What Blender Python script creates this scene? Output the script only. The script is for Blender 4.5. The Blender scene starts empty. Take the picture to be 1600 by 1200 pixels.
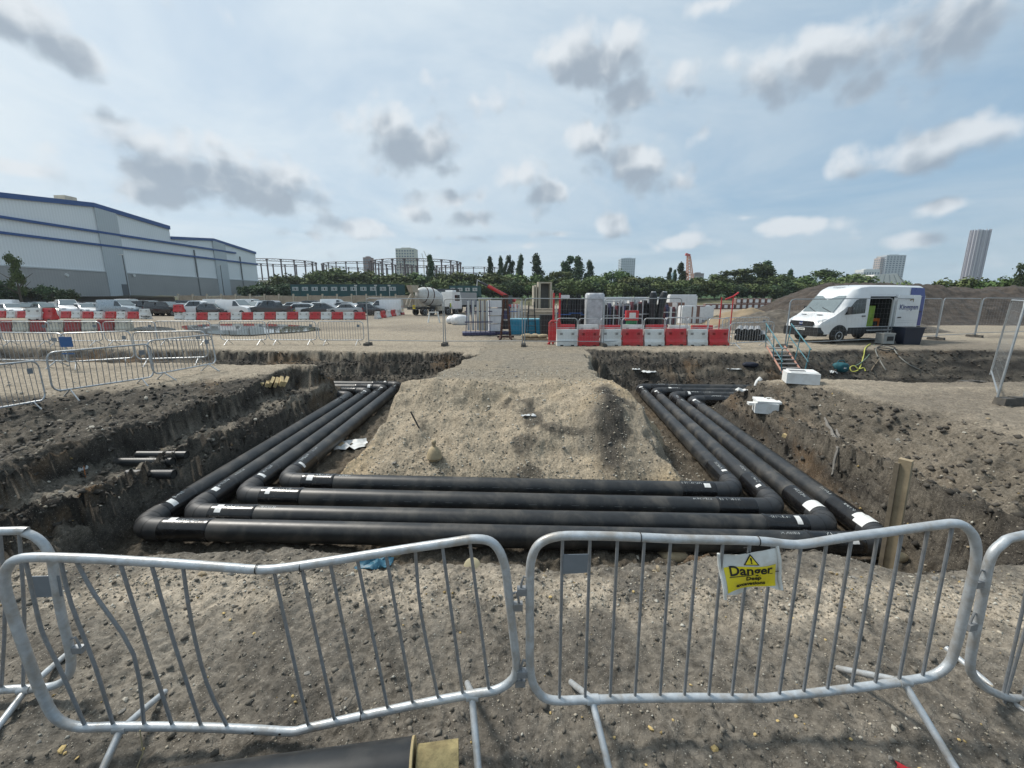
import bpy, bmesh, math, random
import numpy as np
from mathutils import Vector, Matrix
R = math.radians
PI = math.pi
rnd = random.Random(7)
sc = bpy.context.scene
col = sc.collection
# ------------------------------------------------------------------ camera
F = 655.0                      # focal length in photo pixels (1600 wide)
PITCH = math.atan(135 / F)
YAW = R(1.75)
CZ = 2.15
cd = bpy.data.cameras.new('camera'); cam = bpy.data.objects.new('camera', cd); col.objects.link(cam)
cd.sensor_width = 36; cd.lens = 36 * F / 1600; cd.clip_start = 0.05; cd.clip_end = 9000
cam.location = (0, 0, CZ); cam.rotation_euler = (PI / 2 - PITCH, 0, YAW)
sc.camera = cam
# ------------------------------------------------------------------ exposure
vs = sc.view_settings
vs.view_transform = 'Standard'; vs.look = 'None'; vs.exposure = 0.80; vs.gamma = 1
vs.use_curve_mapping = False
sc.cycles.max_bounces = 4; sc.cycles.diffuse_bounces = 3; sc.cycles.glossy_bounces = 2; sc.cycles.transmission_bounces = 2; sc.cycles.volume_bounces = 0; sc.cycles.transparent_max_bounces = 8
# ------------------------------------------------------------------ sun
SUN_EL, SUN_AZ = R(52), R(-62)      # azimuth from +Y towards +X
sd = bpy.data.lights.new('sun', 'SUN'); sun = bpy.data.objects.new('sun', sd); col.objects.link(sun)
sd.energy = 2.3; sd.angle = R(11); sd.color = (1.0, 0.95, 0.87)
sv = Vector((math.sin(SUN_AZ) * math.cos(SUN_EL), math.cos(SUN_AZ) * math.cos(SUN_EL), math.sin(SUN_EL)))
sun.rotation_euler = sv.to_track_quat('Z', 'Y').to_euler(); sun.location = (-40, 30, 60)

def ray(x, y):
    cx = (x - 800) / F; cy = -(y - 600) / F
    fy = math.cos(PITCH) + cy * math.sin(PITCH); fz = -math.sin(PITCH) + cy * math.cos(PITCH)
    return Vector((cx * math.cos(YAW) - fy * math.sin(YAW), cx * math.sin(YAW) + fy * math.cos(YAW), fz))
def P(x, y, z=0.0):
    d = ray(x, y); t = (z - CZ) / d.z
    return Vector((d.x * t, d.y * t, z))
def Q(x, y, Y):
    d = ray(x, y); t = Y / d.y
    return Vector((d.x * t, Y, CZ + d.z * t))
# ------------------------------------------------------------------ node helpers
class NT:
    def __init__(s, tree): s.t = tree; s.n = tree.nodes; s.l = tree.links
    def node(s, typ, **kw):
        n = s.n.new(typ)
        for k, v in kw.items(): setattr(n, k, v)
        return n
    def link(s, a, b): s.l.new(a, b)
    def put(s, sock, v):
        if isinstance(v, bpy.types.NodeSocket): s.l.new(v, sock)
        elif v is not None: sock.default_value = v
    def math(s, op, a, b=None, c=None, clamp=False):
        n = s.node('ShaderNodeMath', operation=op, use_clamp=clamp)
        for i, v in enumerate((a, b, c)): s.put(n.inputs[i], v)
        return n.outputs[0]
    def vmath(s, op, a, b=None, c=None):
        n = s.node('ShaderNodeVectorMath', operation=op)
        for i, v in enumerate((a, b, c)): s.put(n.inputs[i], v)
        return n.outputs['Value'] if op in ('LENGTH', 'DOT_PRODUCT', 'DISTANCE') else n.outputs[0]
    def noise(s, vec, scale, detail=4, rough=.55, dist=0.0):
        n = s.node('ShaderNodeTexNoise'); s.put(n.inputs['Vector'], vec)
        n.inputs['Scale'].default_value = scale; n.inputs['Detail'].default_value = detail
        n.inputs['Roughness'].default_value = rough; n.inputs['Distortion'].default_value = dist
        return n.outputs[0]
    def ramp(s, fac, stops):
        n = s.node('ShaderNodeValToRGB'); s.put(n.inputs[0], fac); e = n.color_ramp.elements
        while len(e) < len(stops): e.new(0.5)
        for i, (p, c) in enumerate(stops):
            e[i].position = p; e[i].color = (*c, 1) if not isinstance(c, (int, float)) else (c, c, c, 1)
        return n.outputs[0]
    def smooth(s, v, a, b):
        n = s.node('ShaderNodeMapRange', interpolation_type='SMOOTHSTEP'); s.put(n.inputs[0], v)
        n.inputs[1].default_value = a; n.inputs[2].default_value = b
        return n.outputs[0]
    def mix(s, f, a, b, mode='MIX'):
        n = s.node('ShaderNodeMix', data_type='RGBA', blend_type=mode); s.put(n.inputs[0], f)
        for k, v in ((6, a), (7, b)):
            if isinstance(v, tuple): v = (*v, 1)[:4]
            s.put(n.inputs[k], v)
        return n.outputs[2]
# ------------------------------------------------------------------ world: hazy blue sky with broken cumulus
world = bpy.data.worlds.new('World'); sc.world = world; world.use_nodes = True
W = NT(world.node_tree); W.n.clear()
gen = W.node('ShaderNodeTexCoord').outputs['Generated']
sky = W.node('ShaderNodeTexSky', sky_type='NISHITA', sun_disc=False)
sky.sun_elevation = SUN_EL; sky.sun_rotation = SUN_AZ; sky.air_density = 1.0; sky.dust_density = 1.6; sky.ozone_density = 1.6
sep = W.node('ShaderNodeSeparateXYZ'); W.link(gen, sep.inputs[0])
az = W.math('ARCTAN2', sep.outputs[0], sep.outputs[1]); el = W.math('ARCSINE', sep.outputs[2])
comb = W.node('ShaderNodeCombineXYZ'); W.link(az, comb.inputs[0]); W.link(el, comb.inputs[1]); uv = comb.outputs[0]
# planar layer coordinates, clouds shrink towards the horizon
zz = W.math('MAXIMUM', W.math('ADD', sep.outputs[2], 0.10), 0.04)
pl = W.node('ShaderNodeCombineXYZ')
W.link(W.math('DIVIDE', sep.outputs[0], zz), pl.inputs[0]); W.link(W.math('DIVIDE', sep.outputs[1], zz), pl.inputs[1]); plane = pl.outputs[0]
CL = [(20, 25, 95, 42, 1), (95, 70, 70, 34, .9), (215, 222, 62, 28, .9), (300, 268, 120, 38, 1), (425, 285, 80, 36, 1), (250, 300, 95, 22, .8), (600, 195, 48, 30, .9), (650, 235, 70, 40, 1), (690, 262, 42, 18, .8),
      (705, 312, 55, 20, .8), (745, 340, 45, 16, .8), (815, 275, 32, 22, .9), (855, 305, 38, 20, .9), (560, 357, 55, 15, .9), (480, 365, 50, 10, .6), (925, 95, 70, 52, .95), (990, 140, 60, 48, 1),
      (930, 215, 42, 30, .9), (985, 255, 68, 40, 1), (960, 357, 24, 19, 1), (1062, 380, 52, 11, .9), (868, 366, 40, 7, .7), (815, 385, 30, 6, .6), (1330, 80, 175, 60, .95), (1500, 40, 150, 60, .95),
      (1290, 115, 120, 36, .8), (1450, 235, 120, 30, .75), (1545, 205, 75, 26, .8), (1380, 262, 80, 18, .6), (1235, 354, 62, 11, .9), (1465, 322, 50, 14, .85), (1440, 373, 52, 11, .85),
      (30, 264, 38, 10, .8), (770, 160, 45, 30, .55), (700, 125, 30, 22, .5), (1120, 5, 70, 16, .8), (1165, 340, 22, 6, .7), (740, 372, 34, 8, .7), (640, 330, 40, 12, .5)]
grp = bpy.data.node_groups.new('cloud_density', 'ShaderNodeTree')
grp.interface.new_socket('uv', in_out='INPUT', socket_type='NodeSocketVector')
grp.interface.new_socket('plane', in_out='INPUT', socket_type='NodeSocketVector')
grp.interface.new_socket('d', in_out='OUTPUT', socket_type='NodeSocketFloat')
G = NT(grp); gi = G.node('NodeGroupInput'); go = G.node('NodeGroupOutput')
guv, gpl = gi.outputs[0], gi.outputs[1]
acc = None
for (x, y, rx, ry, s) in CL:
    d = ray(x, y).normalized(); a0, e0 = math.atan2(d.x, d.y), math.asin(d.z)
    d2 = ray(x + rx, y).normalized(); d3 = ray(x, y - ry).normalized()
    rx *= 1.0; ix = .84 / math.hypot(math.atan2(d2.x, d2.y) - a0, math.asin(d2.z) - e0); iy = .80 / max(.006, abs(math.asin(d3.z) - e0))
    v = G.vmath('MULTIPLY_ADD', guv, (ix, iy, 0), (-a0 * ix, -e0 * iy, 0))
    m = G.math('MULTIPLY_ADD', G.vmath('LENGTH', v), -.80 * s, s * 1.22)
    acc = m if acc is None else G.math('SMOOTH_MAX', acc, m, .25)
acc = G.math('MAXIMUM', acc, 0.0)
def billow(sc_, sm):
    v = G.node('ShaderNodeTexVoronoi', feature='F1'); v.inputs['Scale'].default_value = sc_
    G.link(G.vmath('ADD', guv, G.vmath('MULTIPLY', nw, (.05, .05, 0))), v.inputs['Vector']); return v.outputs['Distance']
nwn = G.node('ShaderNodeTexNoise'); G.link(guv, nwn.inputs['Vector']); nwn.inputs['Scale'].default_value = 14; nwn.inputs['Detail'].default_value = 3
nw = G.vmath('SUBTRACT', nwn.outputs['Color'], (.5, .5, .5))
n1 = G.noise(guv, 10, 6, .55, .2); n2 = G.noise(gpl, 1.15, 5, .55, .3)
fld = G.math('ADD', G.math('MULTIPLY_ADD', n1, 1.3, -.65), G.math('ADD', G.math('MULTIPLY_ADD', billow(13, .35), -.80, .36), G.math('MULTIPLY_ADD', billow(34, .3), -.36, .15)))
wide = G.math('MULTIPLY', G.smooth(n2, .56, .80), .34)
tot = G.math('ADD', G.math('MAXIMUM', acc, wide), fld)
G.link(tot, go.inputs[0])
def dens(u, p):
    n = W.node('ShaderNodeGroup'); n.node_tree = grp; W.link(u, n.inputs[0]); W.link(p, n.inputs[1]); return n.outputs[0]
d0 = dens(uv, plane)
d1 = dens(W.vmath('ADD', uv, (-.018, .044, 0)), plane)
cover = W.smooth(d0, .17, .74)
core = W.smooth(d1, -.12, .66)
ccol = W.mix(core, (7.1, 7.45, 7.75), (2.95, 3.5, 4.15))
# thin high veil, thicker to the left (towards the sun), thinner low on the right
vn = W.noise(plane, .55, 6, .62, .6)
veil = W.math('MULTIPLY', W.smooth(vn, .28, .66), .85)
sdot = W.vmath('DOT_PRODUCT', gen, tuple(sv))
glow = W.smooth(sdot, -.2, 1.0)
veil = W.math('ADD', W.math('MULTIPLY', veil, .80), W.math('MULTIPLY', glow, .42), clamp=True)
hz_ = W.smooth(el, 0.0, .12)
vcol = W.mix(glow, (5.1, 5.95, 6.6), (7.3, 8.0, 8.4))
blue = W.mix(.62, sky.outputs[0], (2.9, 4.7, 6.4))
base = W.mix(W.math('MULTIPLY', veil, .88), blue, vcol)
base = W.mix(W.math('MULTIPLY', W.math('SUBTRACT', 1.0, hz_), .55), base, (5.0, 6.3, 7.0))
final = W.mix(W.math('MULTIPLY', cover, .86), base, ccol)
bg = W.node('ShaderNodeBackground'); W.link(final, bg.inputs[0]); bg.inputs[1].default_value = 0.065
W.link(bg.outputs[0], W.node('ShaderNodeOutputWorld').inputs[0])
# ------------------------------------------------------------------ materials
MATS = {}
def mat(name, c, rough=.6, metal=0.0, var=.12, vscale=6.0, bump=0.0, bscale=40.0, c2=None, dirt=None, dscale=2.0, damt=.5, coat=0.0, spec=.5, world_up=None):
    if name in MATS: return MATS[name]
    m = bpy.data.materials.new(name); m.use_nodes = True; T = NT(m.node_tree)
    b = T.n['Principled BSDF']; tc = T.node('ShaderNodeTexCoord').outputs['Object']
    n = T.noise(tc, vscale, 5, .6)
    lo = tuple(max(0, x * (1 - var)) for x in c); hi = tuple(min(1, x * (1 + var)) for x in (c2 or c))
    cc = T.ramp(n, [(.3, lo), (.7, hi)])
    if dirt:
        dn = T.noise(tc, dscale, 6, .65, .4)
        cc = T.mix(T.math('MULTIPLY', T.smooth(dn, .42, .72), damt), cc, dirt)
    T.link(cc, b.inputs['Base Color'])
    T.link(T.math('MULTIPLY_ADD', n, .16, rough - .08, clamp=True), b.inputs['Roughness'])
    b.inputs['Metallic'].default_value = metal; b.inputs['Coat Weight'].default_value = coat
    b.inputs['Specular IOR Level'].default_value = spec
    if bump:
        bn = T.node('ShaderNodeBump'); bn.inputs['Strength'].default_value = bump; bn.inputs['Distance'].default_value = .01
        T.link(T.noise(tc, bscale, 4, .6), bn.inputs['Height']); T.link(bn.outputs[0], b.inputs['Normal'])
    MATS[name] = m; return m
def glassy(name, c, rough=.06):
    m = mat(name, c, rough, var=.05, coat=0.0, spec=.8); return m
GALV = mat('galvanised', (.47, .50, .52), .40, .35, .14, 30, .12, 120, dirt=(.30, .255, .20), dscale=8, damt=.7)
GALVD = mat('galvanised_bar', (.25, .265, .28), .5, .4, .15, 40, dirt=(.27, .23, .18), dscale=8, damt=.4)
FEN = mat('fence_steel', (.33, .35, .36), .45, .5, .12, 12)
PIPE = mat('pipe_casing', (.017, .019, .021), .42, 0, .25, 9, .03, 30, dirt=(.11, .10, .085), dscale=2.6, damt=.6)
SLEEVE = mat('shrink_sleeve', (.008, .008, .009), .22, 0, .2, 14, .12, 18, dirt=(.05, .046, .04), dscale=5, damt=.35)
ELBOW = mat('pipe_elbow', (.026, .028, .031), .5, 0, .2, 12, .04, 40, dirt=(.09, .082, .072), dscale=4, damt=.4)
STICK = mat('white_sticker', (.72, .73, .72), .5, 0, .06, 12, dirt=(.35, .32, .28), dscale=9, damt=.5)
CHALK = mat('paint_mark', (.55, .58, .58), .8)
TIMBER = mat('weathered_timber', (.20, .155, .10), .85, 0, .3, 7, .3, 60, c2=(.30, .24, .16))
PALE = mat('pale_timber', (.46, .36, .19), .8, 0, .25, 8, .3, 50)
FOAM = mat('polystyrene', (.70, .71, .70), .8, 0, .03, 10, .12, 90, dirt=(.42, .38, .32), dscale=6, damt=.35)
RED = mat('red_plastic', (.50, .025, .03), .42, 0, .15, 5, dirt=(.30, .12, .10), dscale=2.2, damt=.6)
WHITEP = mat('white_plastic', (.66, .67, .65), .45, 0, .05, 5, dirt=(.38, .36, .31), dscale=2.2, damt=.6)
REDOLD = mat('faded_red_plastic', (.30, .045, .045), .6, 0, .2, 5, dirt=(.2, .12, .1), dscale=2.5, damt=.7)
WHITEOLD = mat('dirty_white_plastic', (.52, .50, .42), .6, 0, .08, 5, dirt=(.28, .25, .19), dscale=2.5, damt=.7)
VANW = mat('white_van_paint', (.72, .735, .74), .25, 0, .015, 3, coat=.5, dirt=(.55, .53, .49), dscale=1.2, damt=.25)
BLACKP = mat('black_plastic', (.018, .019, .02), .5, 0, .2, 12)
RUBBER = mat('tyre_rubber', (.016, .016, .016), .8, 0, .2, 14, dirt=(.1, .085, .065), dscale=4, damt=.5)
RIM = mat('wheel_rim', (.42, .43, .44), .35, .7, .1, 8)
GLASS = mat('window_glass', (.02, .026, .03), .08, 0, .1, 3, spec=.9)
GLASSL = mat('windscreen_glass', (.16, .20, .21), .08, 0, .12, 2, spec=.9)
BLUE = mat('royal_blue_paint', (.015, .03, .20), .3, 0, .05, 4, coat=.4)
LAMP = mat('lamp_lens', (.62, .66, .68), .12, 0, .1, 20, spec=.9)
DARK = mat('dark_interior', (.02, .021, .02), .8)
INK = mat('black_ink', (.012, .012, .012), .6)
STEELB = mat('teal_painted_steel', (.06, .20, .24), .5, .1, .15, 10, dirt=(.2, .16, .13), dscale=7, damt=.5)
RUST = mat('rusty_steel', (.075, .035, .024), .75, .2, .35, 9, .2, 60)
CONC = mat('concrete', (.42, .385, .31), .85, 0, .12, 2.5, .15, 40, dirt=(.25, .22, .18), dscale=1.2, damt=.5)
TYRE = RUBBER
# ------------------------------------------------------------------ mesh helpers
class MB:
    def __init__(s): s.v = []; s.f = []; s.m = []
    def add(s, vs, fs, mi=0):
        o = len(s.v); s.v += [tuple(v) for v in vs]; s.f += [tuple(i + o for i in f) for f in fs]; s.m += [mi] * len(fs); return s
    def box(s, c, d, rz=0.0, rx=0.0, ry=0.0, top=1.0, mi=0):
        M = Matrix.Translation(c) @ Matrix.Rotation(rz, 4, 'Z') @ Matrix.Rotation(ry, 4, 'Y') @ Matrix.Rotation(rx, 4, 'X')
        vs = []
        for z in (-.5, .5):
            k = top if z > 0 else 1
            for x, y in ((-.5, -.5), (.5, -.5), (.5, .5), (-.5, .5)): vs.append(M @ Vector((x * d[0] * k, y * d[1] * k, z * d[2])))
        return s.add(vs, [(3, 2, 1, 0), (4, 5, 6, 7), (0, 1, 5, 4), (1, 2, 6, 5), (2, 3, 7, 6), (3, 0, 4, 7)], mi)
    def tube(s, pts, r, n=8, closed=False, caps=True, mi=0):
        pts = [Vector(p) for p in pts]; N = len(pts); rr = r if isinstance(r, (list, tuple)) else [r] * N
        vs = []; up = None
        for i, p in enumerate(pts):
            a = pts[i - 1] if (i > 0 or closed) else p; b = pts[(i + 1) % N] if (i < N - 1 or closed) else p
            t = (b - a).normalized()
            if up is None:
                up = Vector((0, 0, 1)) if abs(t.z) < .9 else Vector((1, 0, 0))
            side = t.cross(up).normalized(); up = side.cross(t).normalized()
            for k in range(n):
                q = 2 * PI * k / n; vs.append(p + (side * math.cos(q) + up * math.sin(q)) * rr[i])
        fs = []
        for i in range(N if closed else N - 1):
            j = (i + 1) % N
            for k in range(n): fs.append((i * n + k, i * n + (k + 1) % n, j * n + (k + 1) % n, j * n + k))
        if caps and not closed: fs += [tuple(range(n - 1, -1, -1)), tuple((N - 1) * n + k for k in range(n))]
        return s.add(vs, fs, mi)
    def cyl(s, a, b, r, n=12, r2=None, mi=0): return s.tube([a, b], [r, r2 if r2 is not None else r], n, mi=mi)
    def prism(s, poly, w0, w1, ax='y', mi=0):
        n = len(poly)
        def pt(u, v, w): return (u, w, v) if ax == 'y' else ((w, u, v) if ax == 'x' else (u, v, w))
        vs = [pt(u, v, w0) for u, v in poly] + [pt(u, v, w1) for u, v in poly]
        fs = [tuple(range(n)), tuple(range(2 * n - 1, n - 1, -1))] + [((i + 1) % n, i, i + n, (i + 1) % n + n) for i in range(n)]
        return s.add(vs, fs, mi)
    def lathe(s, prof, n=24, axis='x', c=(0, 0, 0), mi=0):
        vs = []
        for (t, r) in prof:
            for k in range(n):
                q = 2 * PI * k / n; a, b = r * math.cos(q), r * math.sin(q)
                vs.append(Vector(c) + Vector((t, a, b) if axis == 'x' else ((a, t, b) if axis == 'y' else (a, b, t))))
        N = len(prof); fs = []
        for i in range(N - 1):
            for k in range(n): fs.append((i * n + k, i * n + (k + 1) % n, (i + 1) * n + (k + 1) % n, (i + 1) * n + k))
        fs += [tuple(range(n - 1, -1, -1)), tuple((N - 1) * n + k for k in range(n))]
        return s.add(vs, fs, mi)
    def mesh(s, name='mesh', smooth=False, fix=True):
        me = bpy.data.meshes.new(name); me.from_pydata(s.v, [], s.f)
        if any(s.m): me.polygons.foreach_set('material_index', s.m)
        if fix:
            bm = bmesh.new(); bm.from_mesh(me); bmesh.ops.recalc_face_normals(bm, faces=bm.faces); bm.to_mesh(me); bm.free()
        if smooth:
            me.polygons.foreach_set('use_smooth', [True] * len(me.polygons))
            try: me.set_sharp_from_angle(angle=R(smooth if smooth is not True else 40))
            except Exception: pass
        me.update(); return me
    def build(s, name, m, parent=None, smooth=False, loc=None, rot=None, fix=True):
        return obj(name, s.mesh(name, smooth, fix), m, parent, loc, rot)
def obj(name, me, m=None, parent=None, loc=None, rot=None):
    o = bpy.data.objects.new(name, me); col.objects.link(o)
    if m is not None:
        for x in (m if isinstance(m, (list, tuple)) else [m]): me.materials.append(x)
    if parent: o.parent = parent
    if loc is not None: o.location = loc
    if rot is not None: o.rotation_euler = rot
    return o
def share(name, src, parent=None, loc=None, rot=None, scale=None):
    o = bpy.data.objects.new(name, src.data if hasattr(src, 'data') else src); col.objects.link(o)
    if parent: o.parent = parent
    if loc is not None: o.location = loc
    if rot is not None: o.rotation_euler = rot
    if scale is not None: o.scale = scale
    return o
def tag(o, label=None, cat=None, group=None, kind=None):
    if label: o['label'] = label
    if cat: o['category'] = cat
    if group: o['group'] = group
    if kind: o['kind'] = kind
    return o
def thing(name, label, cat, loc=(0, 0, 0), rz=0.0, group=None, rot=None):
    o = bpy.data.objects.new(name, None); col.objects.link(o); o.empty_display_size = .2
    o.location = loc; o.rotation_euler = rot if rot else (0, 0, rz)
    return tag(o, label, cat, group)
KIDS = {}
def dup(root, loc, rz=0.0, label=None, group=None, scale=None, rot=None, recol=None):
    def cp(o, parent):
        c = o.copy(); col.objects.link(c); c.parent = parent
        if recol and o.type == 'MESH' and o.material_slots and o.material_slots[0].material in recol:
            c.material_slots[0].link = 'OBJECT'; c.material_slots[0].material = recol[o.material_slots[0].material]
        for k in KIDS.setdefault(o.name, list(o.children)): cp(k, c)
        return c
    r = cp(root, None); r.location = loc; r.rotation_euler = rot if rot else (0, 0, rz)
    if scale: r.scale = (scale,) * 3 if isinstance(scale, (int, float)) else scale
    if label: r['label'] = label
    if group: r['group'] = group
    return r
class Proto:
    """first placement moves the prototype itself, later ones copy it"""
    def __init__(s, root): s.root = root; s.used = False; KIDS[root.name] = list(root.children)
    def place(s, loc, rz=0.0, label=None, group=None, scale=None, rot=None, recol=None):
        if not s.used and not recol:
            s.used = True; r = s.root; r.location = loc; r.rotation_euler = rot if rot else (0, 0, rz)
            if scale: r.scale = (scale,) * 3 if isinstance(scale, (int, float)) else scale
            if label: r['label'] = label
            if group: r['group'] = group
            return r
        return dup(s.root, loc, rz, label, group, scale, rot, recol)
    def finish(s):
        if not s.used:
            def rm(o):
                for k in list(o.children): rm(k)
                bpy.data.objects.remove(o)
            rm(s.root)
def text_mesh(txt, size, align='CENTER', bold=0.0, ext=0.001):
    cu = bpy.data.curves.new('lettering', 'FONT'); cu.body = txt; cu.size = size; cu.align_x = align; cu.align_y = 'CENTER'
    cu.extrude = ext; cu.offset = bold; cu.resolution_u = 3
    o = bpy.data.objects.new('lettering', cu); col.objects.link(o)
    dg = bpy.context.evaluated_depsgraph_get(); dg.update()
    me = bpy.data.meshes.new_from_object(o.evaluated_get(dg)); bpy.data.objects.remove(o); bpy.data.curves.remove(cu)
    me.materials.clear(); return me
# ------------------------------------------------------------------ noise and terrain
def hsh(ix, iy, s):
    n = (ix * 374761393 + iy * 668265263 + s * 974711) & 0xffffffff
    n = ((n ^ (n >> 13)) * 1274126177) & 0xffffffff
    return ((n ^ (n >> 16)) & 0xffff) / 65535.0
def vnoise(x, y, s=0):
    x = np.asarray(x, float); y = np.asarray(y, float)
    ix = np.floor(x).astype(np.int64); iy = np.floor(y).astype(np.int64); fx = x - ix; fy = y - iy
    fx = fx * fx * (3 - 2 * fx); fy = fy * fy * (3 - 2 * fy)
    a = hsh(ix, iy, s); b = hsh(ix + 1, iy, s); c = hsh(ix, iy + 1, s); d = hsh(ix + 1, iy + 1, s)
    return (a + (b - a) * fx) * (1 - fy) + (c + (d - c) * fx) * fy
def fbm(x, y, f, o=4, s=0, g=.5):
    t = 0; a = 1; tot = 0
    for i in range(o):
        t = t + a * (vnoise(np.asarray(x) * f + i * 17.3, np.asarray(y) * f - i * 9.1, s + i) - .5); tot += a; a *= g; f *= 2.03
    return t / tot * 2
def sdist(x, y, poly):
    """signed distance, positive inside"""
    d = np.full(np.shape(x), 1e9); ins = np.zeros(np.shape(x), bool); n = len(poly)
    for i in range(n):
        ax, ay = poly[i]; bx, by = poly[(i + 1) % n]; ex, ey = bx - ax, by - ay
        wx, wy = x - ax, y - ay; t = np.clip((wx * ex + wy * ey) / (ex * ex + ey * ey), 0, 1)
        d = np.minimum(d, np.hypot(wx - ex * t, wy - ey * t))
        c = ((ay <= y) & (by > y)) | ((by <= y) & (ay > y))
        xx = ax + (y - ay) / (ey if ey else 1e-9) * ex
        ins ^= c & (x < xx)
    return np.where(ins, d, -d)
def ss(v, a, b):
    t = np.clip((v - a) / (b - a), 0, 1); return t * t * (3 - 2 * t)
PIT = [(-6.5, 3.0), (-6.45, 8), (-6.9, 12.2), (-7.0, 16.2), (6.3, 16.3), (6.25, 10), (6.0, 7), (6.1, 3.25)]
NOTCH = [(-9.6, 3.5), (-6, 3.4), (-6, 5.3), (-7.2, 5.0), (-9.6, 4.6)]
FTL = [(-26, 13.9), (-14, 13.3), (-8.2, 13.1), (-6, 13.0), (-2.2, 13.0), (-2.0, 17.2), (-6.5, 17.2), (-12.5, 17.5), (-26, 18.2)]
FTR = [(2.4, 11.2), (6.4, 11.0), (8.2, 11.3), (10.5, 11.0), (14, 11.1), (30, 11.6), (30, 19.2), (21, 18.7), (13.2, 18.5), (9.8, 17.2), (7.4, 17.7), (2.4, 18.2)]
RBANK = [(4.8, 3.6), (7.4, 3.9), (8.4, 5.6), (8.2, 8), (7.3, 10.2), (6.3, 11.3), (4.8, 11.3)]
RSTEP = [(6.2, 5.5), (9.0, 6.0), (13, 5.6), (20, 4.0), (20, 2.2), (9, 3.0), (6.2, 3.3)]
LBENCH = [(-7.35, 3.5), (-7.4, 6.6), (-7.3, 9.2), (-7.45, 11.7), (-7.7, 13.2), (-6, 13.2), (-6, 3.5)]
LBANK = [(-14.5, 8.0), (-12.3, 8.9), (-10.5, 10.2), (-9.2, 11.0), (-7.9, 12.2), (-6, 13.4), (-6, 3.0), (-14.5, 3.2)]
ISL = [(-3.5, 7.0), (-3.75, 10.3), (-3.0, 12.4), (-2.3, 16.0), (-2.4, 22), (3.2, 22), (2.9, 17), (2.55, 13), (3.2, 10), (3.1, 7.0)]
DEPTH = 1.40
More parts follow.
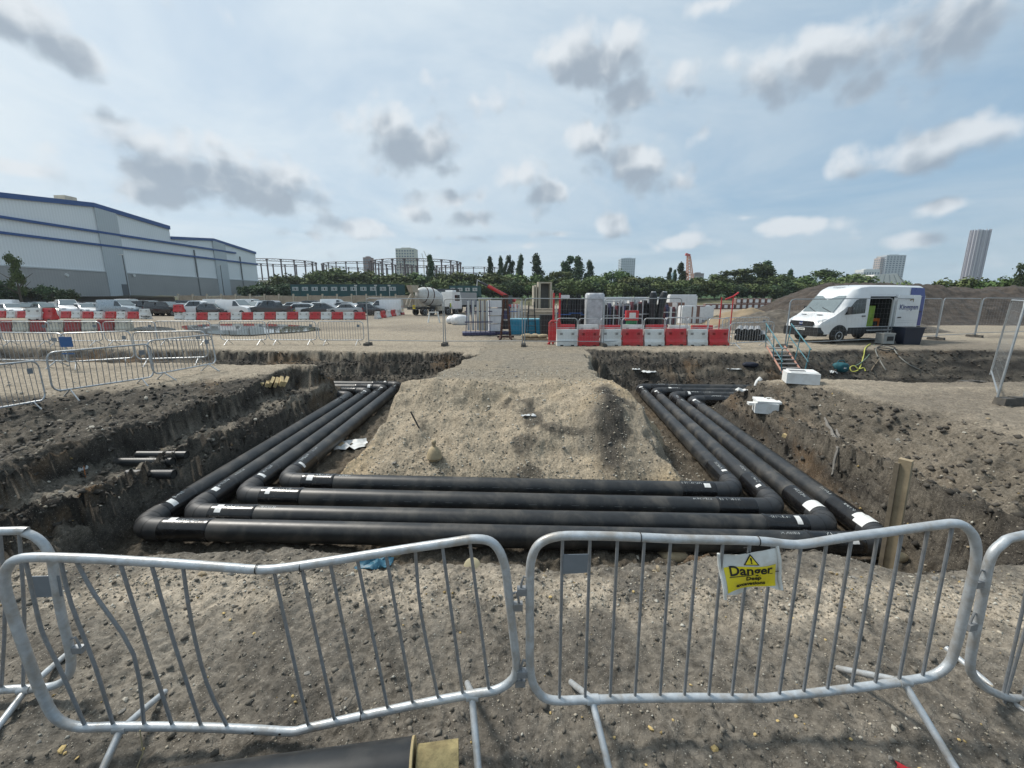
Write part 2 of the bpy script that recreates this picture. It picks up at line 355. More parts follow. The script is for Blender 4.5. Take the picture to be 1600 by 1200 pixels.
def terrain(x, y, fine=True):
    """returns z and the soil masks"""
    x = np.asarray(x, float); y = np.asarray(y, float)
    near = (np.abs(x) < 40) & (y < 40) & (y > -5)
    wx = x + .22 * fbm(x, y, .9, 3, 11) + .06 * fbm(x, y, 4, 2, 12); wy = y + .22 * fbm(x, y, .9, 3, 21) + .06 * fbm(x, y, 4, 2, 22)
    z = np.zeros(np.shape(x))
    def carve(poly, dep, w, steps=0):
        d = sdist(wx, wy, poly); t = np.clip(d / w, 0, 1)
        if steps: t = (np.floor(t * steps) + ss((t * steps) % 1, .45, 1.0)) / steps
        else: t = t * t * (3 - 2 * t) * .6 + t * .4
        return -dep * t
    def cuts():
        z = np.minimum(0, carve(LBANK, .46, 3.4)); z = np.minimum(z, carve(LBENCH, .70, .30))
        z = np.minimum(z, carve(RBANK, .85, 1.9)); z = np.minimum(z, carve(RSTEP, .28, .5))
        z = np.minimum(z, carve(FTL, 1.35, 1.6, 3)); z = np.minimum(z, carve(FTR, DEPTH, 2.1)); z = np.minimum(z, carve(NOTCH, 1.3, .6))
        return np.minimum(z, np.where(wy < 5, carve(PIT, DEPTH, .95), np.where(wx > 4, carve(PIT, DEPTH, .80), carve(PIT, DEPTH, .66))))
    z = cuts()
    # level bands of harder and softer soil push the trench faces in and out
    st = ss(-z, .03, .2) * (.17 * fbm((x + y) * .5, z * 5 + x * .12, 1.7, 3, 301) + .07 * fbm((x + y) * 2.2, z * 11, 1.3, 2, 305))
    wx = wx + st; wy = wy + st; z = cuts()
    di = sdist(wx, wy, ISL) + .30 * fbm(x, y, .8, 3, 337) * ss(11.5 - y, 0, 1); fr = (wy - 7.1 + .35 * fbm(x, y, .8, 2, 5)) / 3.2
    side = np.where(wy > 12, di / .55, di / .8)
    it = np.minimum(np.clip(side, 0, 1), np.clip(fr, 0, 1) ** .8)
    zi = -DEPTH + it * DEPTH
    lump = ss(wy, 7.4, 8.4) * ss(11.2 - wy, 0, 1.2) * ss(di, .1, .9); zi = zi + lump * (.26 * fbm(x, y, .55, 3, 331) + .17 * fbm(x, y, 1.6, 3, 335) + .10 * np.exp(-((x + .3) / 1.6) ** 2 - ((y - 9.6) / .9) ** 2))
    isl = (di > 0) & (fr > 0) & (zi >= z - .02)
    z = np.where(di > 0, np.maximum(z, np.where(fr > 0, zi, -9)), z)
    dep = -z
    # gravel berm along the near lip of the pit
    lip = np.exp(-((y - 2.72 - .12 * fbm(x, y, .5, 2, 31)) / .24) ** 2) * (np.abs(x) < 7)
    z = z + lip * (.02 + .05 * fbm(x, y, 2.2, 3, 32))
    # heaps at the top of the island slope and the knoll on the right
    z = z + .10 * np.exp(-(((x - 7.0) / 1.2) ** 2 + ((y - 10.2) / .9) ** 2))
    if fine:
        amp = np.where(near, 1.0, 0.0)
        rough = .35 + 1.0 * ss(dep, .03, .25) - np.where(isl, .35 + .55 * ss(dep, .03, .25), 0)
        n = .085 * fbm(x, y, 1.3, 4, 41) * rough + .034 * fbm(x, y, 6.5, 3, 51) * rough
        bil = 1 - np.abs(fbm(x * .8 + y * .1, y, 2.6, 3, 45)) * 2.2; bil2 = 1 - np.abs(fbm(x, y, 7.5, 2, 46)) * 2
        cut = ss(dep, .02, .15) * np.where(isl, .22, 1.0) * np.where(dep > 1.33, .45, 1.0)
        n = n + cut * (.055 * bil + .040 * bil2 - .05)
        cl = np.maximum(0, fbm(x, y, 11, 2, 61) - .05) * .075 * rough
        z = z + amp * (n + cl + .020 * fbm(x, y, 23, 2, 71))
        fg = ss(4.2 - y, 0, 1.0)
        tr = vnoise((x * .9 + y * .55) * 9, (y * .4 - x * .3) * .9, 81) - .5
        z = z + amp * fg * (.034 * tr + .03 * fbm(x, y, .8, 2, 82) - .02 + .016 * np.maximum(0, fbm(x, y, 9, 3, 83)) + .014 * np.maximum(0, fbm(x, y, 26, 2, 84)))
    z = z + np.where(near, 0, .05 * fbm(x, y, .05, 3, 91))
    return z, dep, isl, lip
def spaced(a, b, f):
    out = [a]
    while out[-1] < b: out.append(out[-1] + f(out[-1]))
    return out
ys = [-300, -100, -40, -15, -6, -2, -.6] + spaced(0.2, 30, lambda v: max(.014, .0048 * v) if v < 19 else .12 + (v - 19) * .03) + [33, 37, 42, 48, 56, 66, 80, 100, 130, 170, 230, 320, 450, 650, 1000, 1600]
xp = spaced(0, 30, lambda v: 0.019 if v < 2.6 else (.030 if v < 7.5 else (.05 if v < 12 else .06 + (v - 12) * .03))) + [33, 38, 46, 58, 75, 100, 140, 200, 300, 480, 800, 1500]
xs = [-v for v in reversed(xp[1:])] + xp
XX, YY = np.meshgrid(np.array(xs), np.array(ys)); nx, ny = len(xs), len(ys)
ZZ, DEP, ISLM, LIP = terrain(XX, YY)
nv = nx * ny
import bisect
ZL = ZZ.tolist()
def H(x, y):
    """height of the built ground sheet"""
    i = min(max(bisect.bisect_right(xs, x) - 1, 0), nx - 2); j = min(max(bisect.bisect_right(ys, y) - 1, 0), ny - 2)
    u = (x - xs[i]) / (xs[i + 1] - xs[i]); v = (y - ys[j]) / (ys[j + 1] - ys[j])
    return (ZL[j][i] * (1 - u) + ZL[j][i + 1] * u) * (1 - v) + (ZL[j + 1][i] * (1 - u) + ZL[j + 1][i + 1] * u) * v
co = np.stack([XX, YY, ZZ], -1).reshape(-1, 3)
idx = np.arange(nv).reshape(ny, nx)
fc = np.stack([idx[:-1, :-1], idx[:-1, 1:], idx[1:, 1:], idx[1:, :-1]], -1).reshape(-1, 4)
gm = bpy.data.meshes.new('ground'); gm.vertices.add(nv); gm.vertices.foreach_set('co', co.ravel())
gm.loops.add(fc.size); gm.loops.foreach_set('vertex_index', fc.ravel().astype(np.int32))
gm.polygons.add(len(fc)); gm.polygons.foreach_set('loop_start', np.arange(0, fc.size, 4, dtype=np.int32))
gm.polygons.foreach_set('loop_total', np.full(len(fc), 4, np.int32)); gm.update(calc_edges=True)
gm.polygons.foreach_set('use_smooth', np.ones(len(fc), bool))
def lerp(a, b, t): return a + (np.asarray(b, float) - a) * t[..., None]
def soil_colour(x, y, dep, isl, lip):
    sh = np.shape(x)
    tan = np.broadcast_to(np.array((.30, .257, .197)), sh + (3,))
    c = lerp(tan, (.20, .172, .135), ss(fbm(x, y, .16, 4, 101), -.25, .35))
    c = lerp(c, (.36, .31, .235), ss(fbm(x * .25, y, .5, 3, 104), .12, .5) * .6)
    c = lerp(c, (.168, .150, .124), ss(5.2 - y, 0, 2.0))                                     # grey-brown mud by the barriers
    c = lerp(c, (.235, .21, .172), ss(fbm(x, y, .9, 4, 107), .0, .4) * ss(4.5 - y, 0, 1) * .7)
    c = lerp(c, (.105, .094, .08), ss(fbm(x, y, 1.7, 4, 117), .05, .4) * ss(4.5 - y, 0, 1) * .55)
    trk = vnoise((x * .9 + y * .55) * 9, (y * .4 - x * .3) * .9, 81) * .6 + vnoise((x * .9 + y * .55) * 23, (y * .4 - x * .3) * 2.0, 85) * .4
    c = lerp(c, (.085, .076, .064), ss(trk, .52, .75) * ss(4.2 - y, 0, 1) * .5)
    c = lerp(c, (.26, .225, .175), ss(6.5 - np.hypot(x - 14, y - 6), 0, 4) * .3)
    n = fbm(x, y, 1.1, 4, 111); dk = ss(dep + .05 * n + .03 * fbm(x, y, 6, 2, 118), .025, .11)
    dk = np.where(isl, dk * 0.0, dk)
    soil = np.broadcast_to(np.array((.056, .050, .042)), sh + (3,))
    yv = y + dep * 2.6; band_ = fbm(x * .22 + y * .1, dep * 6.0 + .15 * x, 1.0, 3, 311)
    soil = lerp(soil, (.090, .079, .064), ss(fbm(x, yv, 1.1, 4, 121), -.1, .4))
    soil = lerp(soil, (.135, .118, .094), ss(band_, .10, .40) * .7); soil = lerp(soil, (.024, .021, .018), ss(-band_, .12, .4) * .75)
    soil = lerp(soil, (.15, .095, .05), ss(fbm(x, yv, .6, 3, 131), .28, .55) * .6)              # rusty clay streaks
    soil = lerp(soil, (.160, .138, .108), ss(x, 5.6, 6.5) * ss(11.5 - y, 0, 1) * (.50 + .45 * ss(fbm(x, y, .7, 3, 145), -.3, .3)))           # browner right bank
    soil = lerp(soil, (.21, .185, .148), ss(dep, .55, .68) * ss(.95 - dep, 0, .15) * ss(-x, 6.25, 6.5) * ss(fbm(x, y, 1.5, 3, 141), -.5, .1) * .9)
    soil = lerp(soil, (.125, .110, .089), ss(dep, .06, .16) * ss(.50 - dep, 0, .1) * ss(-x, 7.2, 7.6) * ss(13 - y, 0, .5) * (.35 + .5 * ss(fbm(x, y, 1.9, 3, 147), -.2, .3)))
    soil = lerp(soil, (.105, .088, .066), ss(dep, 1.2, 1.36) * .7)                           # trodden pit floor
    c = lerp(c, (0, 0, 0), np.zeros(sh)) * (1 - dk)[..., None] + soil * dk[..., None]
    ic = np.broadcast_to(np.array((.325, .272, .20)), sh + (3,))
    ic = lerp(ic, (.40, .315, .205), ss(fbm(x, y, .5, 3, 151), -.1, .4))
    ic = lerp(ic, (.19, .172, .142), ss(fbm(x, y, .45, 3, 171), .05, .4) * .7)
    ic = lerp(ic, (.20, .18, .145), ss(y, 10.4, 11.6) * .8)
    gul = np.exp(-((x - 1.75 - .12 * (y - 8) - .12 * fbm(x, y, 1.2, 2, 152)) / .28) ** 2) * ss(y, 7.2, 7.8) * ss(10.3 - y, 0, .6)
    ic = lerp(ic, (.065, .058, .048), np.clip(gul * 1.1 + ss(fbm(x, y, 1.4, 4, 161), .30, .5) * .75, 0, 1) * ss(10.6 - y, 0, .6))
    c = np.where(isl[..., None], ic, c)
    c = lerp(c, (.40, .345, .27), np.clip(lip * 1.3, 0, 1) * ss(fbm(x, y, 2.5, 3, 171), -.45, .1) * .9)
    far = ss(np.hypot(x, y), 120, 220)
    c = lerp(c, (.10, .12, .06), far)
    return c
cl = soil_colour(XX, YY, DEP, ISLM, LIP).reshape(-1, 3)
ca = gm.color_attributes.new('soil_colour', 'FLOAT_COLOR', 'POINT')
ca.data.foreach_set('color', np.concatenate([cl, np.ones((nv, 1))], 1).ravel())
gmat = bpy.data.materials.new('soil'); gmat.use_nodes = True; T = NT(gmat.node_tree); b = T.n['Principled BSDF']
at_ = T.node('ShaderNodeAttribute', attribute_name='soil_colour').outputs['Color']
ob = T.node('ShaderNodeTexCoord').outputs['Object']
f1 = T.noise(ob, 28, 6, .7); f2 = T.noise(ob, 4.5, 5, .6, .3); f3 = T.noise(ob, 160, 3, .6)
c_ = T.mix(1.0, at_, T.ramp(f1, [(.30, .45), (.5, 1.0), (.72, 1.6)]), 'MULTIPLY')
c_ = T.mix(1.0, c_, T.ramp(f2, [(.3, .74), (.7, 1.26)]), 'MULTIPLY')
vo = T.node('ShaderNodeTexVoronoi', feature='F1'); vo.inputs['Scale'].default_value = 85; T.link(ob, vo.inputs['Vector'])
peb = T.math('LESS_THAN', vo.outputs['Distance'], .26)
sepc = T.node('ShaderNodeSeparateColor'); T.link(vo.outputs['Color'], sepc.inputs[0])
pm = T.math('MULTIPLY', peb, T.math('GREATER_THAN', sepc.outputs[0], .66))
c_ = T.mix(T.math('MULTIPLY', pm, .7), c_, T.ramp(sepc.outputs[1], [(0, (.12, .105, .09)), (.4, (.32, .28, .22)), (1, (.62, .58, .50))]))
T.link(c_, b.inputs['Base Color']); b.inputs['Roughness'].default_value = .95; b.inputs['Specular IOR Level'].default_value = .25
crk = T.node('ShaderNodeTexVoronoi', feature='DISTANCE_TO_EDGE'); crk.inputs['Scale'].default_value = 5.5
wv = T.vmath('ADD', ob, T.vmath('MULTIPLY', T.node('ShaderNodeTexNoise').outputs['Color'], (.25, .25, .25))); T.link(wv, crk.inputs['Vector'])
ck = T.math('MULTIPLY', T.smooth(crk.outputs['Distance'], 0, .035), T.smooth(f2, .5, .62))
hgt = T.math('ADD', T.math('MULTIPLY', f1, .9), T.math('ADD', T.math('MULTIPLY', f3, .25), T.math('ADD', T.math('MULTIPLY', pm, .35), T.math('MULTIPLY', ck, .15))))
bn = T.node('ShaderNodeBump'); bn.inputs['Strength'].default_value = 1.0; bn.inputs['Distance'].default_value = .022
T.link(hgt, bn.inputs['Height']); T.link(bn.outputs[0], b.inputs['Normal'])
ground = tag(obj('ground', gm, gmat), kind='structure')
# ------------------------------------------------------------------ loose stones and gravel
def rock_mesh(seed, sub=1):
    bm = bmesh.new(); bmesh.ops.create_icosphere(bm, subdivisions=sub, radius=1); r = random.Random(seed)
    sx, sy, sz = r.uniform(.8, 1.35), r.uniform(.65, 1.1), r.uniform(.45, .8)
    for v in bm.verts:
        k = r.uniform(.72, 1.2); v.co = Vector((v.co.x * sx * k, v.co.y * sy * k, v.co.z * sz * k))
    me = bpy.data.meshes.new('stone'); bm.to_mesh(me); bm.free(); return me
ST_M = [mat('stone_grey', (.20, .19, .17), .9, 0, .25, 8), mat('stone_pale', (.40, .37, .31), .9, 0, .2, 8), mat('stone_tan', (.30, .24, .16), .9, 0, .2, 8),
        mat('stone_dark', (.07, .062, .052), .95, 0, .25, 8), mat('stone_yellow', (.48, .33, .11), .85, 0, .25, 8, c2=(.55, .42, .2))]
ST = {}
for mi in range(5):
    for k in range(3):
        me = rock_mesh(mi * 7 + k); me.materials.append(ST_M[mi]); ST[mi, k] = me
def stone(x, y, r, mi):
    o = share('stone', ST[mi, rnd.randrange(3)], ground, (x, y, H(x, y) + r * .22), (rnd.uniform(-.4, .4), rnd.uniform(-.4, .4), rnd.uniform(0, 6.28)), (r, r, r))
    return o
for (px, py, r) in [(1118, 1165, .022), (1018, 1135, .018), (960, 1145, .014), (1052, 1125, .012), (860, 935, .02), (1080, 1068, .012), (1180, 1143, .013), (1245, 1115, .012), (1215, 1125, .010),
                    (1290, 1000, .012), (1240, 965, .013), (990, 925, .012), (905, 1190, .016), (925, 1198, .012), (860, 1105, .012), (1330, 1155, .01), (1010, 1185, .009), (95, 1168, .02),
                    (100, 1172, .014), (120, 1180, .012), (350, 960, .015), (360, 972, .012), (222, 1165, .010), (458, 1090, .010), (398, 995, .012), (1500, 1150, .012), (1440, 1195, .012)]:
    p = P(px, py); stone(p.x, p.y, r, 4)
for (px, py, r, m) in [(1398, 1138, .022, 1), (1405, 1168, .013, 1), (1390, 1185, .013, 0), (1060, 1030, .01, 1), (480, 1055, .018, 0), (195, 1090, .018, 1), (190, 1108, .016, 0), (782, 933, .022, 1), (790, 905, .03, 1),
                       (818, 930, .02, 1), (250, 1052, .010, 1), (540, 1092, .012, 0), (60, 1155, .014, 0), (610, 948, .012, 1), (1345, 1148, .012, 1), (1430, 1140, .010, 1), (1012, 1108, .008, 1)]:
    p = P(px, py); stone(p.x, p.y, r, m)
def band(n, px0, px1, py0, py1, zz, r0, r1, ms):
    for _ in range(n):
        p = P(rnd.uniform(px0, px1), rnd.uniform(py0, py1), zz); stone(p.x, p.y, rnd.uniform(r0, r1), rnd.choice(ms))
band(46, 0, 420, 610, 690, -.25, .025, .065, [0, 1, 1, 3]); band(16, 30, 300, 700, 830, -.6, .025, .05, [0, 1, 2])
band(36, 600, 1050, 620, 735, -.7, .025, .05, [1, 1, 2, 0]); band(22, 1300, 1590, 640, 800, -.3, .02, .05, [1, 0, 2, 3]); band(26, 300, 1560, 885, 905, 0, .012, .032, [1, 2, 2, 0])
band(16, 900, 1400, 860, 885, -1.3, .02, .045, [1, 2]); band(14, 660, 900, 550, 600, 0, .03, .05, [1, 0])
def gravel(name, n, sampler, label, cut=0):
    g = np.random.default_rng(5 + n)
    x, y, r, colr = sampler(g, n)
    z, dep, isl, lip = terrain(x, y)
    if cut: k = dep > cut; x, y, r, colr, z = x[k], y[k], r[k], colr[k], z[k]
    base = np.array([[1, 0, 0], [0, 1, 0], [-1, 0, 0], [0, -1, 0], [0, 0, .75], [0, 0, -.75]])
    fb = np.array([[0, 1, 4], [1, 2, 4], [2, 3, 4], [3, 0, 4], [1, 0, 5], [2, 1, 5], [3, 2, 5], [0, 3, 5]])
    n = len(x); v = base[None] * r[:, None, None] * g.uniform(.45, 1.5, (n, 6, 1)); a = g.uniform(0, 6.28, n); t = g.uniform(-.6, .6, n)
    ca_, sa = np.cos(a)[:, None], np.sin(a)[:, None]
    vx = v[..., 0] * ca_ - v[..., 1] * sa; vy = v[..., 0] * sa + v[..., 1] * ca_; vz = v[..., 2] + v[..., 0] * np.tan(t)[:, None] * .5
    vv = np.stack([vx + x[:, None], vy + y[:, None], vz + z[:, None] + r[:, None] * .15], -1).reshape(-1, 3)
    ff = (fb[None] + (np.arange(n) * 6)[:, None, None]).reshape(-1, 3)
    me = bpy.data.meshes.new(name); me.vertices.add(len(vv)); me.vertices.foreach_set('co', vv.ravel())
    me.loops.add(ff.size); me.loops.foreach_set('vertex_index', ff.ravel().astype(np.int32)); me.polygons.add(len(ff))
    me.polygons.foreach_set('loop_start', np.arange(0, ff.size, 3, dtype=np.int32)); me.polygons.foreach_set('loop_total', np.full(len(ff), 3, np.int32)); me.update(calc_edges=True)
    at = me.color_attributes.new('stone_colour', 'FLOAT_COLOR', 'POINT')
    at.data.foreach_set('color', np.concatenate([np.repeat(colr, 6, 0), np.ones((n * 6, 1))], 1).ravel())
    return tag(obj(name, me, GRAV), label, 'gravel', kind='stuff')
GRAV = bpy.data.materials.new('gravel'); GRAV.use_nodes = True; T = NT(GRAV.node_tree); b = T.n['Principled BSDF']
T.link(T.node('ShaderNodeAttribute', attribute_name='stone_colour').outputs['Color'], b.inputs['Base Color']); b.inputs['Roughness'].default_value = .9
PAL = np.array([(.20, .185, .16), (.30, .265, .205), (.40, .355, .28), (.11, .098, .08), (.17, .145, .11), (.46, .44, .38), (.36, .26, .11)])
def samp_fg(g, n):
    y = .9 + 3.4 * g.random(n) ** 1.2; x = (g.random(n) - .5) * (3.2 + y * 2.9)
    lipn = n // 4; y[:lipn] = 2.74 + g.normal(0, .16, lipn); x[:lipn] = g.uniform(-5, 5, lipn)
    r = .0022 + .0085 * g.random(n) ** 3.6; r[:lipn] *= 1.6
    w = np.array([.22, .25, .20, .05, .13, .13, .02]); return x, y, r, PAL[g.choice(7, n, p=w)] * g.uniform(.65, 1.1, (n, 1))
def samp_isl(g, n):
    y = 7.2 + 5.5 * g.random(n) ** 1.4; x = g.uniform(-3.6, 3.7, n); r = .006 + .024 * g.random(n) ** 3.5
    return x, y, r, PAL[g.choice(7, n, p=[.08, .30, .28, .04, .12, .18, 0])] * g.uniform(.8, 1.15, (n, 1))
def samp_bank(g, n):
    y = 3.6 + 10.5 * g.random(n); x = np.where(g.random(n) < .5, -6 - 7 * g.random(n) ** 1.3, 5.4 + 8 * g.random(n) ** 1.2)
    r = .007 + .026 * g.random(n) ** 3.2
    return x, y, r, PAL[g.choice(7, n, p=[.2, .16, .12, .30, .12, .08, .02])] * g.uniform(.6, 1.1, (n, 1))
def samp_floor(g, n):
    y = 3.6 + 4 * g.random(n); x = g.uniform(-6, 6, n); r = .006 + .018 * g.random(n) ** 3
    return x, y, r, PAL[g.choice(7, n, p=[.2, .2, .1, .3, .15, .05, 0])] * g.uniform(.6, 1.1, (n, 1))
gravel('gravel', 30000, samp_fg, 'small loose gravel in the mud around the crowd barriers')
gravel('gravel', 9000, samp_isl, 'coarse gravel over the earth ramp between the pipes')
gravel('gravel', 16000, samp_bank, 'mixed gravel scattered on the dark trench banks', .03)
gravel('gravel', 3500, samp_floor, 'fine gravel strewn over the floor of the pit')
def samp_clod(g, n):
    x, y, r, c = samp_bank(g, n); k = n // 4; x[:k] = g.uniform(-13, -2.2, k); y[:k] = g.uniform(15.2, 17.2, k); k2 = k + n // 5; x[k:k2] = g.uniform(3, 20, k2 - k); y[k:k2] = g.uniform(15.8, 18.4, k2 - k)
    return x, y, .02 + .05 * g.random(n) ** 2.2, np.array([(.05, .044, .036)]) * g.uniform(.6, 1.9, (n, 1))
def samp_fgclod(g, n):
    y = .9 + 2.6 * g.random(n) ** 1.1; x = (g.random(n) - .5) * (3.2 + y * 2.9); return x, y, .008 + .018 * g.random(n) ** 2.5, np.array([(.165, .148, .122)]) * g.uniform(.6, 1.2, (n, 1))
gravel('soil_clods', 13000, samp_clod, 'crumbled dark soil clods on the trench banks', .08); gravel('soil_clods', 2200, samp_fgclod, 'crumbled grey mud clods around the crowd barriers')
# ------------------------------------------------------------------ district heating pipes
PR = .158; PZ = -1.15
XLf = [-5.62, -5.21, -4.80, -4.40]; XLb = [-5.98, -5.57, -5.18, -4.80]; YLf = [5.40, 5.83, 6.44, 7.02]; YLb = [13.85, 14.45, 15.05, 15.6]
XRf = [4.98, 4.53, 4.07, 3.70]; XRb = [5.45, 5.05, 4.62, 4.26]; YRf = [5.32, 5.76, 6.28, 6.87]; YRb = [13.55, 14.15, 14.78, 15.42]
ORD = ['outermost', 'second', 'third', 'innermost']
def wrap_patch(mb, a, u, side, t0, t1, q0, q1, r, n=6):
    """curved patch on a pipe: axis point a, direction u, from t0..t1 along, angle q0..q1 from top"""
    up = Vector((0, 0, 1)); vs = []
    for t in (t0, t1):
        for k in range(n + 1):
            q = q0 + (q1 - q0) * k / n; vs.append(a + u * t + (side * math.sin(q) + up * math.cos(q)) * r)
    mb.add(vs, [(k, k + 1, n + 2 + k, n + 1 + k) for k in range(n)])
def scribble(root, a, u, side, t0, q0, w, r, seed):
    g = random.Random(seed); mb = MB(); up = Vector((0, 0, 1))
    def pt(t, q): return a + u * t + (side * math.sin(q) + up * math.cos(q)) * (r + .002)
    t = t0
    for _ in range(g.randint(4, 7)):
        h = g.uniform(.18, .3); w_ = g.uniform(.025, .05)
        for (x0, y0, x1, y1) in g.sample([(0, 0, 0, 1), (0, 1, 1, 1), (1, 1, 1, 0), (0, .5, 1, .5), (0, 0, 1, 0), (0, 0, 1, 1), (0, 1, 1, 0)], g.randint(2, 4)):
            p0, p1 = pt(t + x0 * w_, q0 - y0 * h), pt(t + x1 * w_, q0 - y1 * h)
            mb.tube([p0, p1], .0028, 3, caps=False)
        t += w_ + .025
        if t > t0 + w: break
    mb.build('marking', CHALK, root)['kind'] = 'stuff'
for k in range(4):
    root = thing('insulated_pipe', '%s black insulated heating pipe of the loop in the pit' % ORD[k], 'pipe', (XLf[k], YLf[k], PZ), group='heating pipes laid in a loop')
    O = root.location.copy()
    pts = [Vector((-13.0, YLb[k] + .05, PZ)), Vector((XLb[k], YLb[k], PZ)), Vector((XLf[k], YLf[k], PZ)), Vector((XRf[k], YRf[k], PZ)), Vector((XRb[k], YRb[k], PZ)), Vector((13.0, YRb[k] - .1, PZ))]
    pts = [p - O for p in pts]; er = .30
    segs = []
    for i in range(5):
        a, b2 = pts[i], pts[i + 1]; u = (b2 - a).normalized()
        a2 = a + u * er if i > 0 else a; e2 = b2 - u * er if i < 4 else b2
        MB().tube([a2, e2], PR, 28, caps=True).build('casing', PIPE, root, 40)
        segs.append((a2, e2, u))
    for i in range(1, 5):
        p = pts[i]; u0 = segs[i - 1][2]; u1 = segs[i][2]; a = p - u0 * er; c = p + u1 * er
        path = [a - u0 * .10, a] + [a * (1 - t) ** 2 + p * 2 * t * (1 - t) + c * t * t for t in (.16, .33, .5, .67, .84)] + [c, c + u1 * .10]
        MB().tube(path, PR * 1.035, 28).build('elbow', ELBOW, root, 28)
        e = MB()
        for j in (2, 4, 6):
            t = (path[j + 1] - path[j - 1]).normalized() * .006; e.tube([path[j] - t, path[j] + t], PR * 1.05, 28)
        e.build('weld_seam', BLACKP, root, 40)
        for (sa, sgn, L) in ((a - u0 * .10, -1, .62), (c + u1 * .10, 1, .62)):
            u = (u0 if sgn < 0 else u1) * sgn; g = random.Random(k * 31 + i * 7 + sgn)
            t1 = L + g.uniform(-.05, .1)
            sl = MB().tube([sa, sa + u * .02, sa + u * .06, sa + u * (t1 - .06), sa + u * (t1 - .02), sa + u * t1], [PR * 1.045, PR * 1.075, PR * 1.05, PR * 1.05, PR * 1.075, PR * 1.02], 28).build('joint_sleeve', SLEEVE, root, 40)
            side = Vector((u.y, -u.x, 0)); side = side if side.y < 0 or (abs(side.y) < .3 and side.x * (-1 if pts[i].x < 5 - O.x - 5 else 1) > 0) else -side
            if abs(u.x) > .7: side = Vector((0, -1, 0))
            else: side = Vector((1 if i in (1, 2) else -1, 0, 0))
            if (i + (sgn > 0) + k) % 3 != 2 or i in (2,):
                lb = MB(); q0 = g.uniform(-.25, .35); wrap_patch(lb, sa, u, side, .10, .10 + g.uniform(.07, .12), q0, q0 + g.uniform(.5, .95), PR * 1.05 + .003); lb.build('label', STICK, sl, True)
            scribble(root, sa, u, side, .24, .35, .3, PR * 1.05, k * 100 + i * 10 + sgn)
            if (k + i) % 2: scribble(root, sa, u, side, t1 + .08, .3, .25, PR, k * 100 + i * 10 + sgn + 5)
            if i == 3 and k < 2 and sgn > 0:
                lb = MB(); wrap_patch(lb, sa, u, side, -.10, .10, -.9, 1.1, PR * 1.08, 10); lb.build('label', STICK, root, True)
    # faint printed line along the front run
    a2, e2, u = segs[2]
    pm_ = MB(); L = (e2 - a2).length
    for j in range(26 if k > 1 else 0):
        t = 1.2 + j * (L - 2.4) / 26; wrap_patch(pm_, a2, u, Vector((0, -1, 0)), t, t + (.05 if j % 3 else .12), 1.25, 1.275, PR + .0015, 1)
    if k > 1: pm_.build('printed_line', mat('faint_print', (.20, .21, .21), .8), root)['kind'] = 'stuff'
# timber and sandbag supports under the pipes
SANDM = mat('sandbag_cloth', (.40, .32, .20), .95, 0, .2, 12, .5, 160, dirt=(.18, .15, .11), dscale=5, damt=.6)
def sandbag(x, y, z, label, s=(.30, .19, .09), rz=0.0, group=None, m=SANDM, name='sandbag', cat='sandbag', seed=0):
    g = random.Random(seed); bm = bmesh.new(); bmesh.ops.create_icosphere(bm, subdivisions=3, radius=1)
    for v in bm.verts:
        c = v.co; k = 1 + .10 * math.sin(c.x * 4 + seed) * math.cos(c.y * 5) + g.uniform(-.02, .02)
        f = lambda t, e: math.copysign(abs(t) ** e, t)
        v.co = Vector((f(c.x, .7) * s[0] * k, f(c.y, .75) * s[1] * k * (1 - .15 * c.x * c.x), f(c.z, .8) * s[2] * k))
    me = bpy.data.meshes.new(name); bm.to_mesh(me); bm.free(); me.polygons.foreach_set('use_smooth', [True] * len(me.polygons))
    o = obj(name, me, m, None, (x, y, z + s[2] * .8), (0, 0, rz)); return tag(o, label, cat, group)
for i, (px, py) in enumerate([(612, 857), (1055, 866), (1390, 868)]):
    p = P(px, py, -1.34); sandbag(p.x, p.y + .02, H(p.x, p.y) - .02, 'dusty sandbag wedged under the outermost front pipe', (.22, .15, .08), .2, 'sandbags under the front pipe', seed=i)
p = P(522, 695, -1.3); sandbag(p.x, p.y, H(p.x, p.y), 'tan sandbag on the pit floor beside crumpled white sheeting', (.26, .16, .09), .5, seed=8)
p = P(1092, 710, -1.3); sandbag(p.x, p.y, H(p.x, p.y), 'tan sandbag between the ramp foot and the innermost pipe', (.22, .14, .08), 1.2, seed=9)
